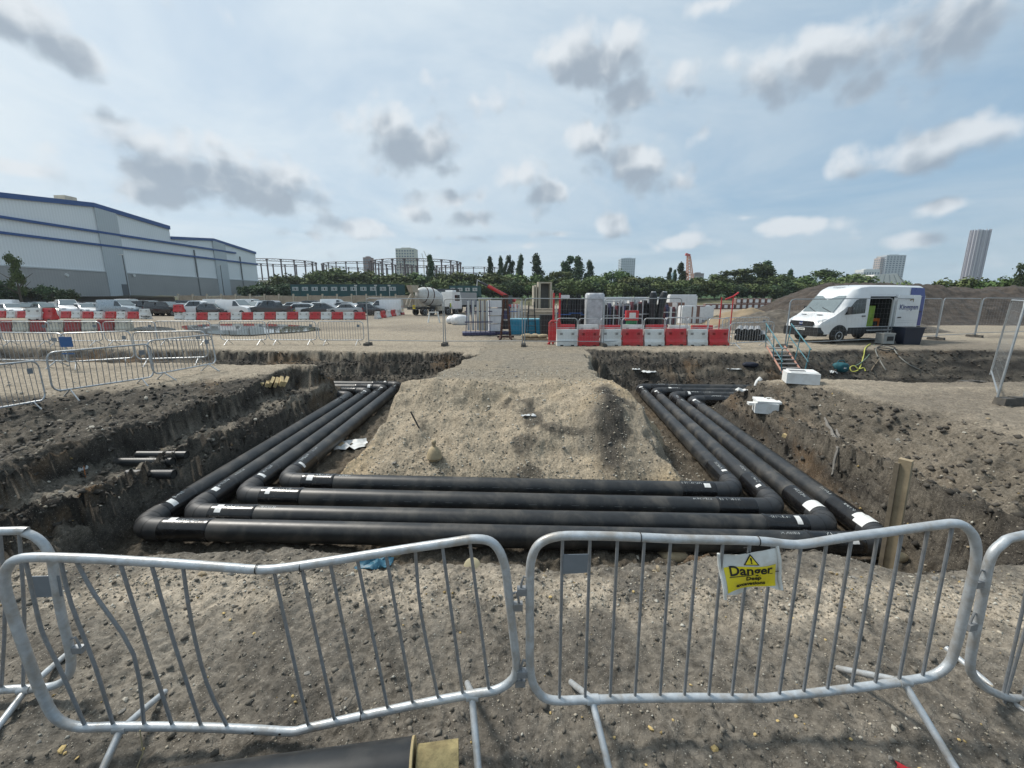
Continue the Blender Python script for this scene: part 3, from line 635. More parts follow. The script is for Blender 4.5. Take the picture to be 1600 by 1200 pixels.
# the tied sand sack standing at the foot of the ramp
p = P(680, 745, -1.3); zz0 = H(p.x, p.y)
t = thing('sand_sack', 'tied yellow sand sack slumped at the foot of the earth ramp', 'sack', (p.x, p.y, zz0 - .02))
MB().lathe([(0, .12), (.05, .15), (.16, .13), (.24, .08), (.27, .035)], 14, 'z').build('bag', SANDM, t, True)
MB().lathe([(.26, .03), (.30, .035), (.37, .05), (.40, .03)], 10, 'z').build('tied_neck', SANDM, t, True)
def sheet(name, label, cat, c, w, d, hgt, m, rz=0.0, seed=0, n=9, thick=.006, group=None):
    """crumpled sheet with real thickness lying at c"""
    g = random.Random(seed); ox = g.uniform(0, 50)
    top = [[None] * n for _ in range(n)]; vs = []
    for i in range(n):
        for j in range(n):
            u, v = i / (n - 1) - .5, j / (n - 1) - .5
            e = 1 + .25 * float(fbm(np.array([u * 3 + ox]), np.array([v * 3]), 1.3, 2, 3)[0])
            z = hgt * abs(float(fbm(np.array([u * 5 + ox]), np.array([v * 5]), 1.0, 3, 9)[0])) * 2
            vs.append((u * w * e, v * d * e, z + thick))
    N = n * n; vs += [(x, y, z - thick) for x, y, z in vs]; fs = []
    for i in range(n - 1):
        for j in range(n - 1):
            a = i * n + j; q = (a, a + 1, a + n + 1, a + n); fs += [q, tuple(N + k for k in reversed(q))]
    rim = [i * n for i in range(n)] + [(n - 1) * n + j for j in range(1, n)] + [i * n + n - 1 for i in range(n - 2, -1, -1)] + [j for j in range(n - 2, 0, -1)]
    fs += [(rim[k], rim[(k + 1) % len(rim)], N + rim[(k + 1) % len(rim)], N + rim[k]) for k in range(len(rim))]
    o = MB().add(vs, fs).build(name, m, None, 60, c, (0, 0, rz)); return tag(o, label, cat, group)
WSH = mat('white_sheeting', (.62, .64, .64), .5, 0, .1, 9, dirt=(.3, .28, .24), dscale=6, damt=.5)
GSH = mat('grey_geotextile', (.16, .15, .135), .95, 0, .25, 12, .4, 80)
def ground_at(px, py, z0):
    """walk the pixel ray down to the terrain"""
    d = ray(px, py); best = None
    t = .5
    while t < 60:
        p = Vector((d.x * t, d.y * t, CZ + d.z * t))
        if p.z <= H(p.x, p.y): return p
        t += .03 if t < 20 else .1
    return P(px, py, z0)
p = ground_at(548, 697, -1.3); sheet('plastic_sheet', 'crumpled white plastic sheeting on the pit floor by the ramp', 'plastic sheet', p, .75, .5, .10, WSH, .3, 1)
p = ground_at(1014, 581, -1); sheet('paper_scrap', 'torn white scrap pair lying in the dark far trench', 'scrap', p, .55, .4, .05, WSH, .5, 2)
p = ground_at(993, 577, -1); sheet('paper_scrap', 'single small white scrap lying in the dark far trench', 'scrap', p, .3, .3, .04, WSH, .1, 3)
p = ground_at(1146, 577, -1); sheet('foam_strip', 'narrow white foam strip beside a dark blue bundle', 'foam strip', p, .5, .1, .03, WSH, -.2, 4)
p = ground_at(1172, 574, -1); sandbag(p.x, p.y, H(p.x, p.y), 'dark navy bundle left on the far trench bank', (.30, .16, .10), 0, None, mat('navy_cloth', (.012, .016, .03), .8), 'cloth_bundle', 'bundle', 3)
p = ground_at(1165, 611, -.5); sheet('packing_foam', 'torn white packing foam at the edge of the right bank', 'packing foam', p, .5, .22, .06, FOAM, .1, 6)
p = ground_at(1180, 603, -.5); o = MB().tube([(0, 0, 0), (.05, 0, .12), (.12, .02, .19), (.16, .02, .16)], [.04, .06, .065, .03], 8).build('foam_cup', FOAM, None, True, p); tag(o, 'rounded white foam offcut standing beside torn packing foam', 'foam offcut')
p = ground_at(826, 650, -.5); sheet('paper_scrap', 'thin white scrap caught on the face of the earth ramp', 'scrap', p, .3, .12, .03, WSH, .2, 7)
p = ground_at(585, 883, -1.2); sheet('plastic_scrap', 'blue torn plastic scrap behind the bent crowd barrier', 'scrap', p, .26, .14, .05, mat('blue_plastic', (.03, .12, .18), .5), .2, 8)
# torn geotextile hanging on the right bank
a = ground_at(1288, 655, -.4); b_ = ground_at(1312, 700, -.6); c_2 = ground_at(1300, 745, -.8)
t = thing('geotextile', 'torn grey geotextile strip hanging down the right bank', 'geotextile', a); g = random.Random(3)
for (off, sc_w, k0, k1) in ((0, .05, 0, 9), (.10, .035, 3, 12), (-.02, .03, 6, 14)):
    vs = []; fs = []; m_ = 0
    for k in range(k0, k1):
        f_ = k / 13; q = (a.lerp(b_, f_ * 2) if f_ < .5 else b_.lerp(c_2, f_ * 2 - 1)) - a; w = sc_w * g.uniform(.5, 1.3) * (1.1 - abs(k - (k0 + k1) / 2) / (k1 - k0)); ox = off + g.uniform(-.02, .02)
        vs += [(q.x + ox - w, q.y, q.z + .03), (q.x + ox, q.y - .01, q.z + .06), (q.x + ox + w, q.y, q.z + .03), (q.x + ox, q.y + .02, q.z)]; m_ += 1
    for i in range(m_ - 1):
        for j in range(4): fs.append((i * 4 + j, i * 4 + (j + 1) % 4, i * 4 + 4 + (j + 1) % 4, i * 4 + 4 + j))
    MB().add(vs, fs + [(3, 2, 1, 0), tuple(range((m_ - 1) * 4, m_ * 4))]).build('strip', GSH, t, 50)
# small timber block, rebar, timber post
p = ground_at(1228, 684, -.7); tag(MB().box((0, 0, .05), (.16, .10, .07), .6, .2).build('timber_block', PALE, None, False, p), 'small pale timber block lying on the right bank', 'timber block')
p = ground_at(663, 675, -.6); tag(MB().cyl((0, 0, -.15), (-.30, .1, .42), .017, 8).build('steel_bar', mat('dark_steel', (.05, .048, .046), .6, .4), None, True, p), 'dark steel bar stuck slanting into the earth ramp', 'steel bar')
p = Q(1388, 885, 5.0); p.z = H(p.x, p.y); top = Q(1416, 718, 4.95); ax = (top - p); L = ax.length
t = thing('timber_post', 'leaning weathered timber post beside the outermost pipe corner', 'post', p, rot=ax.to_track_quat('Z', 'Y').to_euler())
MB().box((0, 0, L / 2 - .12), (.125, .07, L + .24), .1).build('board', mat('post_timber', (.30, .24, .155), .85, 0, .25, 7, .3, 60), t); MB().box((-.058, -.05, L / 2 - .1), (.045, .04, L + .1), .1).build('batten', mat('grey_timber', (.17, .14, .10), .85, 0, .3, 8), t)
# bundle of short boards over the far left pipes
p = ground_at(425, 604, -.6)
t = thing('board_stack', 'stack of short yellowish boards over the far pipes', 'boards', (p.x, p.y, H(p.x, p.y) + .02), .55)
for i in range(7): MB().box((i * .12 - .36, 0, .08 + .02 * (i % 2)), (.08, .42, .16), .08 * (i % 3 - 1), .25, .5).build('board', PALE, t)
# three cut corrugated ducts sticking out of the left bank
for i, (px, py, L) in enumerate([(292, 711, .85), (270, 722, .95), (272, 741, .75)]):
    e = Q(px, py, (7.0, 6.75, 6.35)[i]); u = Vector((1, .08, -.02)).normalized()
    t = thing('corrugated_duct', ['upper plain', 'middle ribbed', 'lowest mud-covered'][i] + ' black duct end sticking out of the left bank', 'duct', e)
    prof = []
    n = int(L / .022)
    for j in range(n + 1):
        prof.append(-u * (L - j * L / n) + Vector((0, 0, 0)))
    MB().tube(prof, [.074 + (.006 if (j % 2 and i) else 0) for j in range(n + 1)], 14, caps=False).build('duct_wall', [PIPE, PIPE, ELBOW][i], t, 60)
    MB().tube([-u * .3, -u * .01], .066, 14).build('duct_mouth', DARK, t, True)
tag(MB().cyl((0, 0, -.1), (.01, 0, .22), .007, 6).build('marker_pin', mat('orange_paint', (.45, .16, .05), .7), None, True, ground_at(134, 748, -.6)), 'thin orange marker pin standing in the left bench', 'marker pin')
tag(sheet('plastic_scrap', 'white plastic scrap on the bench next to the orange pin', 'scrap', ground_at(128, 735, -.6), .12, .1, .06, WSH, .3, 11), None)
# polystyrene boxes
def foambox(name, label, p, rz, w, d, h, open_):
    t = thing(name, label, 'foam box', p, rz)
    if open_:
        MB().box((0, 0, h * .42), (w, d, h * .84)).build('body', FOAM, t); MB().box((.02, .03, h * .97), (w * 1.06, d * 1.08, h * .16), .14, .05).build('lid', FOAM, t)
        MB().box((-w * .62, .02, h * .62), (w * .3, d * .4, h * .2), .2).build('broken_edge', FOAM, t)
    else:
        bd = MB().box((0, 0, h * .5), (w, d, h)).build('body', FOAM, t)
        MB().box((.02, .03, h * 1.03), (w * .86, d * .74, h * .14), .1, .06).build('lid', FOAM, t); MB().box((-.1, -.02, h * 1.12), (w * .5, d * .25, .012), .15, .05).build('sticker_strip', mat('grey_label', (.2, .2, .2), .6), t)
def seat(p, off=0.02):
    return Vector((p.x, p.y, H(p.x, p.y) - off))
foambox('foam_box', 'white polystyrene box with a lifted lid on the right bank', seat(ground_at(1195, 643, -.4)), -.35, .50, .40, .30, True)
foambox('foam_box', 'closed white polystyrene box near the site steps', seat(ground_at(1250, 597, 0)), -.35, .70, .52, .27, False)
# ------------------------------------------------------------------ crowd barriers close to the camera
class Plane:
    """vertical plane through two ground points; turns photo points into points of the barrier's own plane"""
    def __init__(s, a, b):
        s.a = Vector((a[0], a[1], 0)); s.u = (Vector((b[0], b[1], 0)) - s.a).normalized(); s.n = Vector((s.u.y, -s.u.x, 0))
        s.rz = math.atan2(s.u.y, s.u.x)
    def uv(s, x, y):
        d = ray(x, y); o = Vector((0, 0, CZ)); t = (s.a - o).dot(s.n) / d.dot(s.n); p = o + d * t
        return Vector(((p - s.a).dot(s.u), 0, p.z))
def smooth_path(pts, closed=True, sub=4):
    out = []; n = len(pts)
    for i in range(n if closed else n - 1):
        p0, p1, p2, p3 = pts[(i - 1) % n], pts[i], pts[(i + 1) % n], pts[(i + 2) % n]
        if not closed:
            p0 = pts[max(i - 1, 0)]; p3 = pts[min(i + 2, n - 1)]
        for k in range(sub):
            t = k / sub; t2, t3 = t * t, t * t * t
            out.append(.5 * ((2 * p1) + (-p0 + p2) * t + (2 * p0 - 5 * p1 + 4 * p2 - p3) * t2 + (-p0 + 3 * p1 - 3 * p2 + p3) * t3))
    if not closed: out.append(pts[-1])
    return out
def near_barrier(label, pl, frame, bars, feet, plate=None, hooks=(), extra=(), ties=()):
    t = thing('crowd_barrier', label, 'barrier', pl.a, pl.rz, 'galvanised crowd barriers along the near edge of the pit')
    path = smooth_path([pl.uv(*q) if isinstance(q, tuple) else q for q in frame])
    MB().tube(path, .0205, 14, closed=True).build('frame', GALV, t, True)
    for b in bars:
        q = [pl.uv(*k) for k in b]
        MB().tube(smooth_path(q, False, 3) if len(q) > 2 else q, .0078, 8).build('bar', GALVD, t, True)
    for (x, y, sp) in feet:
        p = pl.uv(x, y)
        for sg in (-1, 1):
            e = Vector((p.x + .05 * (1 if sg < 0 else -1), sg * .31, 0)); w = pl.a + pl.u * e.x + Vector((-pl.u.y, pl.u.x, 0)) * e.y
            e.z = H(w.x, w.y) + .012
            MB().tube([p + Vector((0, sg * .012, -.01)), p.lerp(e, .5), e], [.017, .017, .0165], 10).build('foot', GALV, t, True)
        MB().tube([p + Vector((-.03, 0, 0)), p + Vector((.03, 0, 0))], .025, 12).build('foot_bracket', GALV, t, True)
    if plate:
        q = [pl.uv(*k) for k in plate]; mb = MB(); mb.add([v + Vector((0, dy, 0)) for dy in (-.009, -.006) for v in q], [(0, 1, 2, 3), (7, 6, 5, 4), (0, 4, 5, 1), (1, 5, 6, 2), (2, 6, 7, 3), (3, 7, 4, 0)])
        mb.build('name_plate', mat('plate_steel', (.20, .23, .26), .5, .4, .08, 15), t)
    for (x, y, sg) in hooks:
        p = pl.uv(x, y)
        MB().tube([p, p + Vector((sg * .035, 0, .015)), p + Vector((sg * .045, 0, -.02)), p + Vector((sg * .05, 0, -.07))], .006, 8).build('hook', GALVD, t, True)
        MB().box(p + Vector((sg * .04, 0, -.06)), (.05, .03, .035)).build('hook_socket', GALVD, t)
    for (x, y) in ties:
        p = pl.uv(x, y); MB().tube([p + Vector((0, .0225 * math.cos(q), .0225 * math.sin(q))) for q in [i * PI / 6 for i in range(12)]], .0022, 5, closed=True).build('cable_tie', INK, t, True)
    return t
plR = Plane((.06, 1.72), (2.25, 1.85)); plL = Plane((-2.06, 1.58), (.0, 1.73))
bar_right = near_barrier('straight galvanised crowd barrier carrying the yellow danger sign', plR,
    [(873, 838), (845, 848), (832, 868), (828, 900), (828, 980), (829, 1050), (840, 1080), (863, 1094), (923, 1093), (1057, 1090), (1180, 1091), (1220, 1088), (1320, 1077), (1407, 1065), (1456, 1056), (1482, 1038), (1493, 1010), (1502, 976),
     (1523, 885), (1524, 848), (1514, 828), (1495, 818), (1460, 821), (1380, 832), (1320, 840), (1257, 850), (1228, 850), (1180, 845), (1057, 842), (990, 839), (923, 837)],
    [[(879, 840), (874, 1093)], [(922, 840), (914, 1093)], [(965, 840), (953, 1092)], [(1007, 841), (992, 1091)], [(1048, 842), (1031, 1090)], [(1090, 843), (1069, 1090)], [(1130, 844), (1107, 1090)], [(1172, 846), (1143, 1091)],
     [(1208, 849), (1179, 1091)], [(1252, 851), (1217, 1088)], [(1292, 845), (1255, 1084)], [(1331, 839), (1292, 1080)], [(1372, 833), (1330, 1075)], [(1410, 828), (1367, 1070)], [(1451, 822), (1404, 1065)], [(1489, 818), (1441, 1058)]],
    [(926, 1093, 0), (1412, 1065, 0)], [(880, 865), (919, 864), (917, 893), (879, 895)], [(829, 1035, -1), (830, 905, -1)], ties=[(1184, 845), (1000, 839)])
bar_left = near_barrier('bent galvanised crowd barrier with skewed and missing bars', plL,
    [(35, 872), (120, 872), (200, 876), (280, 881), (360, 887), (402, 890), (440, 888), (520, 876), (620, 860), (700, 848), (745, 842), (772, 850), (788, 880), (795, 930), (803, 1000), (807, 1040), (800, 1062), (775, 1078), (735, 1085), (660, 1099),
     (560, 1120), (480, 1138), (455, 1143), (400, 1140), (300, 1136), (190, 1135), (125, 1136), (88, 1122), (66, 1085), (48, 1040), (25, 975), (8, 920), (10, 890)],
    [[(40, 876), (59, 962), (70, 997), (95, 1048), (133, 1134)], [(95, 876), (111, 943), (149, 1042), (177, 1133)], [(120, 878), (149, 931), (209, 1023), (225, 1133)], [(188, 880), (222, 988), (269, 1133)], [(237, 883), (272, 1004), (314, 1134)],
     [(286, 886), (299, 972), (323, 1067), (356, 1137)], [(428, 893), (482, 1135)], [(471, 886), (523, 1126)], [(516, 880), (565, 1116)], [(558, 873), (606, 1108)], [(603, 866), (645, 1100)], [(649, 860), (658, 959), (685, 1092)],
     [(691, 852), (723, 1085)], [(734, 847), (764, 1078)]],
    [(190, 1137, 0), (738, 1087, 0)], None, [(800, 1050, 1), (795, 930, 1)], ties=[(402, 889), (471, 885), (565, 1117)])
holes = MB()
for (x, y) in ((398, 1139), (440, 1141)):
    p = plL.uv(x, y); holes.lathe([(-.0215, .006), (-.0195, .006)], 10, 'y', p)
holes.build('empty_bar_hole', INK, bar_left)
plE = Plane((2.30, 1.90), (4.2, 2.35))
def rect_px(pl, L, pts):  # photo points on the visible end, mirrored design for the rest
    return [pl.uv(*q) for q in pts]
vis = [(1600, 836), (1565, 850), (1547, 873), (1537, 920), (1526, 976), (1516, 1032), (1522, 1058), (1551, 1081), (1600, 1092)]
vz = rect_px(plE, 2.1, vis); zt, zb = vz[0].z, vz[-1].z
rest = [Vector((.9, 0, zb - .01)), Vector((1.7, 0, zb - .01)), Vector((2.0, 0, zb + .05)), Vector((2.08, 0, zb + .25)), Vector((2.08, 0, zt - .2)), Vector((2.0, 0, zt - .03)), Vector((1.85, 0, zt)), Vector((.9, 0, zt + .01))]
bar_end = near_barrier('chipped pale crowd barrier hooked beyond the straight one', plE, vis + rest, [[(1612, 860), (1598, 951), (1567, 1085)]], [], None, [(1530, 960, -1), (1540, 893, -1)])
for i in range(12): MB().cyl((.35 + i * .135, 0, zb), (.35 + i * .135, 0, zt), .0078, 8).build('bar', GALVD, bar_end, True)
for u in (.4, 1.7):
    for sg in (-1, 1):
        e = Vector((u, sg * .31, 0)); w = plE.a + plE.u * e.x + Vector((-plE.u.y, plE.u.x, 0)) * e.y; e.z = H(w.x, w.y) + .012
        MB().cyl((u, 0, zb), e, .017, 10).build('foot', GALV, bar_end, True)
plW = Plane((-4.3, 1.62), (-2.32, 1.86))
vis = [(0, 830), (38, 832), (64, 846), (80, 872), (86, 905), (96, 960), (108, 1010), (111, 1040), (104, 1060), (82, 1072), (40, 1077), (0, 1078)]
vz = rect_px(plW, 2.1, vis); zt, zb = vz[0].z, vz[-1].z
rest = [Vector((.5, 0, zb - .01)), Vector((.1, 0, zb)), Vector((-.02, 0, zb + .1)), Vector((-.05, 0, .6)), Vector((-.02, 0, zt - .12)), Vector((.12, 0, zt)), Vector((.6, 0, zt + .005))]
bar_west = near_barrier('crowd barrier with a grey plate standing behind the bent one', plW, vis + rest, [[(30, 833), (38, 960), (36, 1077)], [(0, 833), (8, 950), (2, 1077)]], [(40, 1077, 0)], [(49, 899), (95, 898), (100, 930), (55, 932)], [(107, 1000, 1)])
for i in range(10): MB().cyl((.12 + i * .13, 0, zb), (.12 + i * .13, 0, zt), .0078, 8).build('bar', GALVD, bar_west, True)
for sg in (-1, 1):
    e = Vector((.3, sg * .31, 0)); w = plW.a + plW.u * e.x + Vector((-plW.u.y, plW.u.x, 0)) * e.y; e.z = H(w.x, w.y) + .012
    MB().cyl((.3, 0, zb), e, .017, 10).build('foot', GALV, bar_west, True)
# danger sign tied to the straight barrier
sg = thing('warning_sign', 'crumpled white and yellow danger sign tied to the barrier', 'sign', pl_loc := plR.a + plR.u * plR.uv(1168, 890).x + Vector((plR.u.y, -plR.u.x, 0)) * .016 + Vector((0, 0, plR.uv(1168, 890).z)), rot=(R(-3), R(-9), plR.rz))
SW, SH = .275, .20
def wob(x, z): return -.012 * math.sin(x * 21 + z * 9) - .010 * math.cos(z * 26 - x * 12) - .05 * x * x * 3
def sheet_poly(f, nx_, nz_, x0, x1, z0, z1, off, th=.0012):
    vs = []; fs = []
    for s_ in (0, 1):
        for i in range(nx_ + 1):
            for j in range(nz_ + 1):
                x, z = x0 + (x1 - x0) * i / nx_, z0 + (z1 - z0) * j / nz_
                dz = f(x, z) if f else 0; vs.append((x, wob(x, z) - off + s_ * th, z + dz))
    n1 = (nx_ + 1) * (nz_ + 1)
    for i in range(nx_):
        for j in range(nz_):
            a = i * (nz_ + 1) + j; q = (a, a + nz_ + 1, a + nz_ + 2, a + 1); fs += [q, tuple(k + n1 for k in reversed(q))]
    return MB().add(vs, fs)
SIGNW = mat('sign_board', (.66, .67, .64), .45, 0, .05, 20, dirt=(.42, .38, .30), dscale=14, damt=.5); SIGNY = mat('sign_yellow', (.80, .66, .02), .45, 0, .06, 18, dirt=(.62, .50, .08), dscale=14, damt=.6)
tear = lambda x, z: (-.022 * max(0, .6 - abs(x / SW * 2 + .35)) if z > SH * .45 else 0) + (.016 * math.sin(x * 30) if z < -SH * .49 else 0)
sheet_poly(tear, 22, 16, -SW / 2, SW / 2, -SH / 2, SH / 2, 0).build('board', SIGNW, sg, 60)
sheet_poly(None, 20, 12, -SW * .41, SW * .41, -SH * .43, SH * .16, .0022, .0008).build('yellow_panel', SIGNY, sg, 60)
for s_ in (-1, 1): MB().tube([(s_ * SW * .485, wob(s_ * SW * .485, z) - .006, z) for z in (-SH * .52, -.05, 0, .05, SH * .56)], .0075, 8).build('edge_roll', SIGNW, sg, True)
def on_sign(me, x, z, off, name, m, parent):
    for v in me.vertices:
        vx, vz_ = v.co.x + x, v.co.y + z; v.co = Vector((vx, wob(vx, vz_) - off - v.co.z, vz_))
    o = obj(name, me, m, parent); return o
on_sign(text_mesh('Danger', .062, bold=.0012, ext=.0006), 0.0, .012, .0045, 'lettering', INK, sg)
on_sign(text_mesh('Deep', .030, bold=.0006, ext=.0006), .012, -.030, .0045, 'lettering', INK, sg)
on_sign(text_mesh('excavations', .028, bold=.0006, ext=.0006), .0, -.062, .0045, 'lettering', INK, sg)
me = MB().box((0, 0, 0), (.19, .003, .001)).mesh(); on_sign(me, 0, -.012, .0045, 'underline', INK, sg)
def tri(r): return [(r * math.sin(a), r * math.cos(a)) for a in (0, 2 * PI / 3, 4 * PI / 3)]
me = MB().prism(tri(.036), 0, .0006, 'z').mesh(); on_sign(me, .005, .058, .0035, 'warning_triangle', INK, sg)
me = MB().prism(tri(.027), 0, .0006, 'z').mesh(); on_sign(me, .005, .058, .0045, 'triangle_face', SIGNY, sg)
on_sign(text_mesh('!', .036, bold=.0012, ext=.0005), .005, .061, .0055, 'lettering', INK, sg)
for (x, z) in ((-.135, -.01), (.125, -.01), (.0, .10)):
    MB().tube([(x - .012, wob(x, z) - .006, z), (x + .006, wob(x, z) - .008, z + .002), (x + .012, .03, z + .004), (x, .035, z)], .0016, 5).build('cable_tie', INK, sg, True)
# spare pipes lying right in front of the photographer
a = P(642, 1166, .27); u = (P(290, 1214, .27) - a).normalized()
t = thing('spare_pipe', 'spare insulated pipe with exposed yellow foam end in front of bent barrier', 'pipe', (a.x, a.y, 0))
zc = H(a.x, a.y) + .135; A = Vector((0, 0, zc)); v_ = Vector((u.x, u.y, 0)).normalized()
MB().tube([A, A + v_ * 1.9], .135, 32).build('casing', PIPE, t, 40)
MB().tube([A - v_ * .006, A + v_ * .004], .1365, 32).build('casing_rim', PALE, t, 40)
MB().tube([A - v_ * .02, A - v_ * .20], .105, 24).build('foam_core', mat('insulation_foam', (.30, .245, .12), .95, 0, .35, 20, .6, 70, dirt=(.16, .12, .06), dscale=9, damt=.7), t, 40)
p = P(1318, 1262, .10); t = thing('spare_pipe', 'short black pipe offcut lying under the straight barrier', 'pipe', (p.x, p.y, 0), .12)
zc = H(p.x, p.y) + .10
MB().tube([(-.28, 0, zc), (.28, 0, zc)], .10, 28).build('casing', PIPE, t, 40); MB().tube([(.28, 0, zc), (.30, 0, zc)], .06, 20).build('steel_end', RUST, t, 40)
p = P(1425, 1196, .02); tag(sheet('tape_scrap', 'red tape scrap on the mud next to the pipe offcut', 'tape', (p.x, p.y, H(p.x, p.y) + .005), .10, .03, .02, RED, -.4, 21, 6, .002), None)
p = ground_at(738, 885, 0); t = MB().lathe([(0, .07), (.012, .07), (.018, .06)], 20, 'z').build('plastic_disc', mat('cream_plastic', (.50, .43, .27), .6), None, 40, p + Vector((0, 0, .0)), (R(60), 0, 0)); tag(t, 'cream plastic disc lying on the gravel lip', 'disc')
# rope hanging from the bent barrier
p = plL.uv(225, 1134); w = plL.a + plL.u * p.x + Vector((0, 0, p.z)); e = P(210, 1195); e.z = H(e.x, e.y) + .004
tag(MB().tube([w + Vector((0, -.022, 0)), w.lerp(e, .5) + Vector((.01, 0, -.03)), e], .0028, 6).build('string', mat('jute', (.42, .36, .22), .9), None, True), 'thin pale string hanging from the bent barrier', 'string')
# ------------------------------------------------------------------ crowd barriers further off
def make_barrier():
    t = thing('crowd_barrier', 'x', 'barrier'); L, h0, h1, c = 2.2, .22, 1.08, .16
    pts = []
    for (cx, cz, a0) in ((L / 2 - c, h1 - c, 0), (-L / 2 + c, h1 - c, 90), (-L / 2 + c, h0 + c, 180), (L / 2 - c, h0 + c, 270)):
        for k in range(5):
            q = R(a0 + k * 22.5); pts.append((cx + c * math.cos(q), 0, cz + c * math.sin(q)))
    MB().tube(pts, .021, 8, closed=True).build('frame', GALV, t, True)
    b = None
    for i in range(16):
        x = -L / 2 + .14 + i * (L - .28) / 15
        if b is None: b = MB().cyl((0, 0, h0), (0, 0, h1), .008, 6).build('bar', GALVD, t, True, (x, 0, 0))
        else: share('bar', b, t, (x, 0, 0))
    f = MB().tube([(0, -.32, .0), (0, 0, h0)], .017, 6).tube([(0, .32, .0), (0, 0, h0)], .017, 6).build('foot', GALV, t, True, (-.78, 0, 0)); share('foot', f, t, (.78, 0, 0))
    MB().box((L / 2 - .24, -.012, .88), (.14, .006, .12)).build('name_plate', mat('plate_steel', (.2, .23, .26), .5, .4), t)
    return t
PB = Proto(make_barrier())
def put_barrier(x0, y0, x1, y1, label, group=None, tilt=0.0, recol=None, flip=False):
    a, b = P(x0, y0), P(x1, y1); c = (a + b) / 2; d = b - a; rz = math.atan2(d.y, d.x) + (PI if flip else 0)
    za, zb_ = H(a.x, a.y), H(b.x, b.y)
    return PB.place((c.x, c.y, (za + zb_) / 2), rz, label, group, (d.length / 2.3, 1, 1), (tilt, 0, rz), recol)
gl = 'crowd barriers penning off the left of the pit'
put_barrier(80, 622, 245, 596, 'tilted crowd barrier at the front of the left group, bars bent', gl, R(4))
put_barrier(-90, 650, 75, 622, 'crowd barrier meeting the tilted one at its outer end', gl)
put_barrier(240, 598, 342, 577, 'crowd barrier standing askew beside the dark trench end', gl, R(-3))
put_barrier(-20, 572, 112, 575, 'crowd barrier behind the tilted one, next to the blue-tagged one', gl)
put_barrier(102, 578, 215, 570, 'blue-tagged crowd barrier across the left pen', gl)
t = put_barrier(213, 572, 330, 568, 'crowd barrier closing the left pen behind the askew one', gl)
p = (P(102, 578) + P(215, 570)) / 2; q = P(102, 578)
tag(MB().box((0, 0, 0), (.34, .03, .30)).box((0, 0, -.35), (.36, .02, .04)).build('tag_board', mat('tag_blue', (.02, .09, .25), .5), None, False, (q.x + .28, q.y - .06, H(q.x, q.y) + .85), (0, 0, .1)), 'small blue board clipped on a crowd barrier', 'board')
gr = 'crowd barriers in a row before the puddle'
xb = [345, 420, 498, 571]
for i in range(3): put_barrier(xb[i], 538.5, xb[i + 1], 538.5, '%s crowd barrier from the mesh fence in the puddle row' % ['third', 'second', 'first'][i], gr)
for i, (x0, x1) in enumerate([(-75, 5), (5, 85), (76, 165), (165, 250), (245, 335)]): put_barrier(x0, 541 - i * .4, x1, 541 - i * .4, 'crowd barrier in the far row behind the left pen', 'crowd barriers in the far row on the left')
gq = 'crowd barriers beside the site steps'
put_barrier(1135, 545, 1207, 540, 'crowd barrier with red end beside the site steps', gq)
put_barrier(1035, 527, 1105, 527, 'crowd barrier behind the red and white blocks by the ducts', gq)
put_barrier(1125, 528, 1200, 526, 'crowd barrier standing behind the grey ducts', gq)
# ------------------------------------------------------------------ temporary mesh fencing
def make_fence(L=3.45, mesh_r=.0013):
    t = thing('mesh_fence_panel', 'x', 'fence panel'); h0, h1, c = .12, 2.0, .12
    pts = [(-L / 2, 0, .02), (-L / 2, 0, h1 - c), (-L / 2 + .035, 0, h1 - .035), (-L / 2 + c, 0, h1), (L / 2 - c, 0, h1), (L / 2 - .035, 0, h1 - .035), (L / 2, 0, h1 - c), (L / 2, 0, .02)]
    MB().tube(pts, .021, 8).build('frame', FEN, t, True); MB().cyl((-L / 2, 0, h0), (L / 2, 0, h0), .017, 8).build('bottom_rail', FEN, t, True)
    mb = MB(); n = int(L / .12)
    for i in range(1, n): mb.tube([(-L / 2 + i * L / n, 0, h0), (-L / 2 + i * L / n, 0, h1)], mesh_r, 3, caps=False)
    for j in range(1, 8): mb.tube([(-L / 2, 0, h0 + j * (h1 - h0) / 8), (L / 2, 0, h0 + j * (h1 - h0) / 8)], mesh_r, 3, caps=False)
    o = mb.build('wire_mesh', FEN, t, fix=False); o['kind'] = 'stuff'
    return t
FP = Proto(make_fence())
BLK = mat('fence_block', (.07, .066, .06), .9, 0, .2, 10, .3, 40, dirt=(.2, .17, .13), dscale=5, damt=.6)
def block(x, y, rz, label, group=None):
    t = thing('fence_block', label, 'fence foot', (x, y, H(x, y) - .01), rz, group)
    MB().box((0, 0, .07), (.68, .22, .14), top=.94).build('block', BLK, t); MB().box((0, 0, .145), (.16, .16, .03)).build('socket', BLK, t)
    return t
def fence_run(pxs, label, group, foot_label):
    pts = [P(x, y) for x, y in pxs]
    for i in range(len(pts) - 1):
        a, b = pts[i], pts[i + 1]; c = (a + b) / 2; d = b - a; rz = math.atan2(d.y, d.x)
        FP.place((c.x, c.y, (H(a.x, a.y) + H(b.x, b.y)) / 2 + .10), rz, label if isinstance(label, str) else label[i], group, ((d.length - .1) / 3.45, 1, 1), rot=(rnd.uniform(-.02, .02), rnd.uniform(-.012, .012), rz))
    for i, p in enumerate(pts): block(p.x, p.y, math.atan2((pts[min(i + 1, len(pts) - 1)] - pts[max(i - 1, 0)]).y, (pts[min(i + 1, len(pts) - 1)] - pts[max(i - 1, 0)]).x) + PI / 2, foot_label, group + ' feet')
fence_run([(575, 540), (695, 540), (818, 541), (941, 541), (1062, 538)], ['mesh fence panel next to the barrier row before the puddle', 'mesh fence panel in front of the glass racks', 'mesh fence panel in front of the blue crate', 'mesh fence panel in front of the red and white blocks'], 'mesh fence panels across the yard', 'rubber fence foot in front of the storage yard')
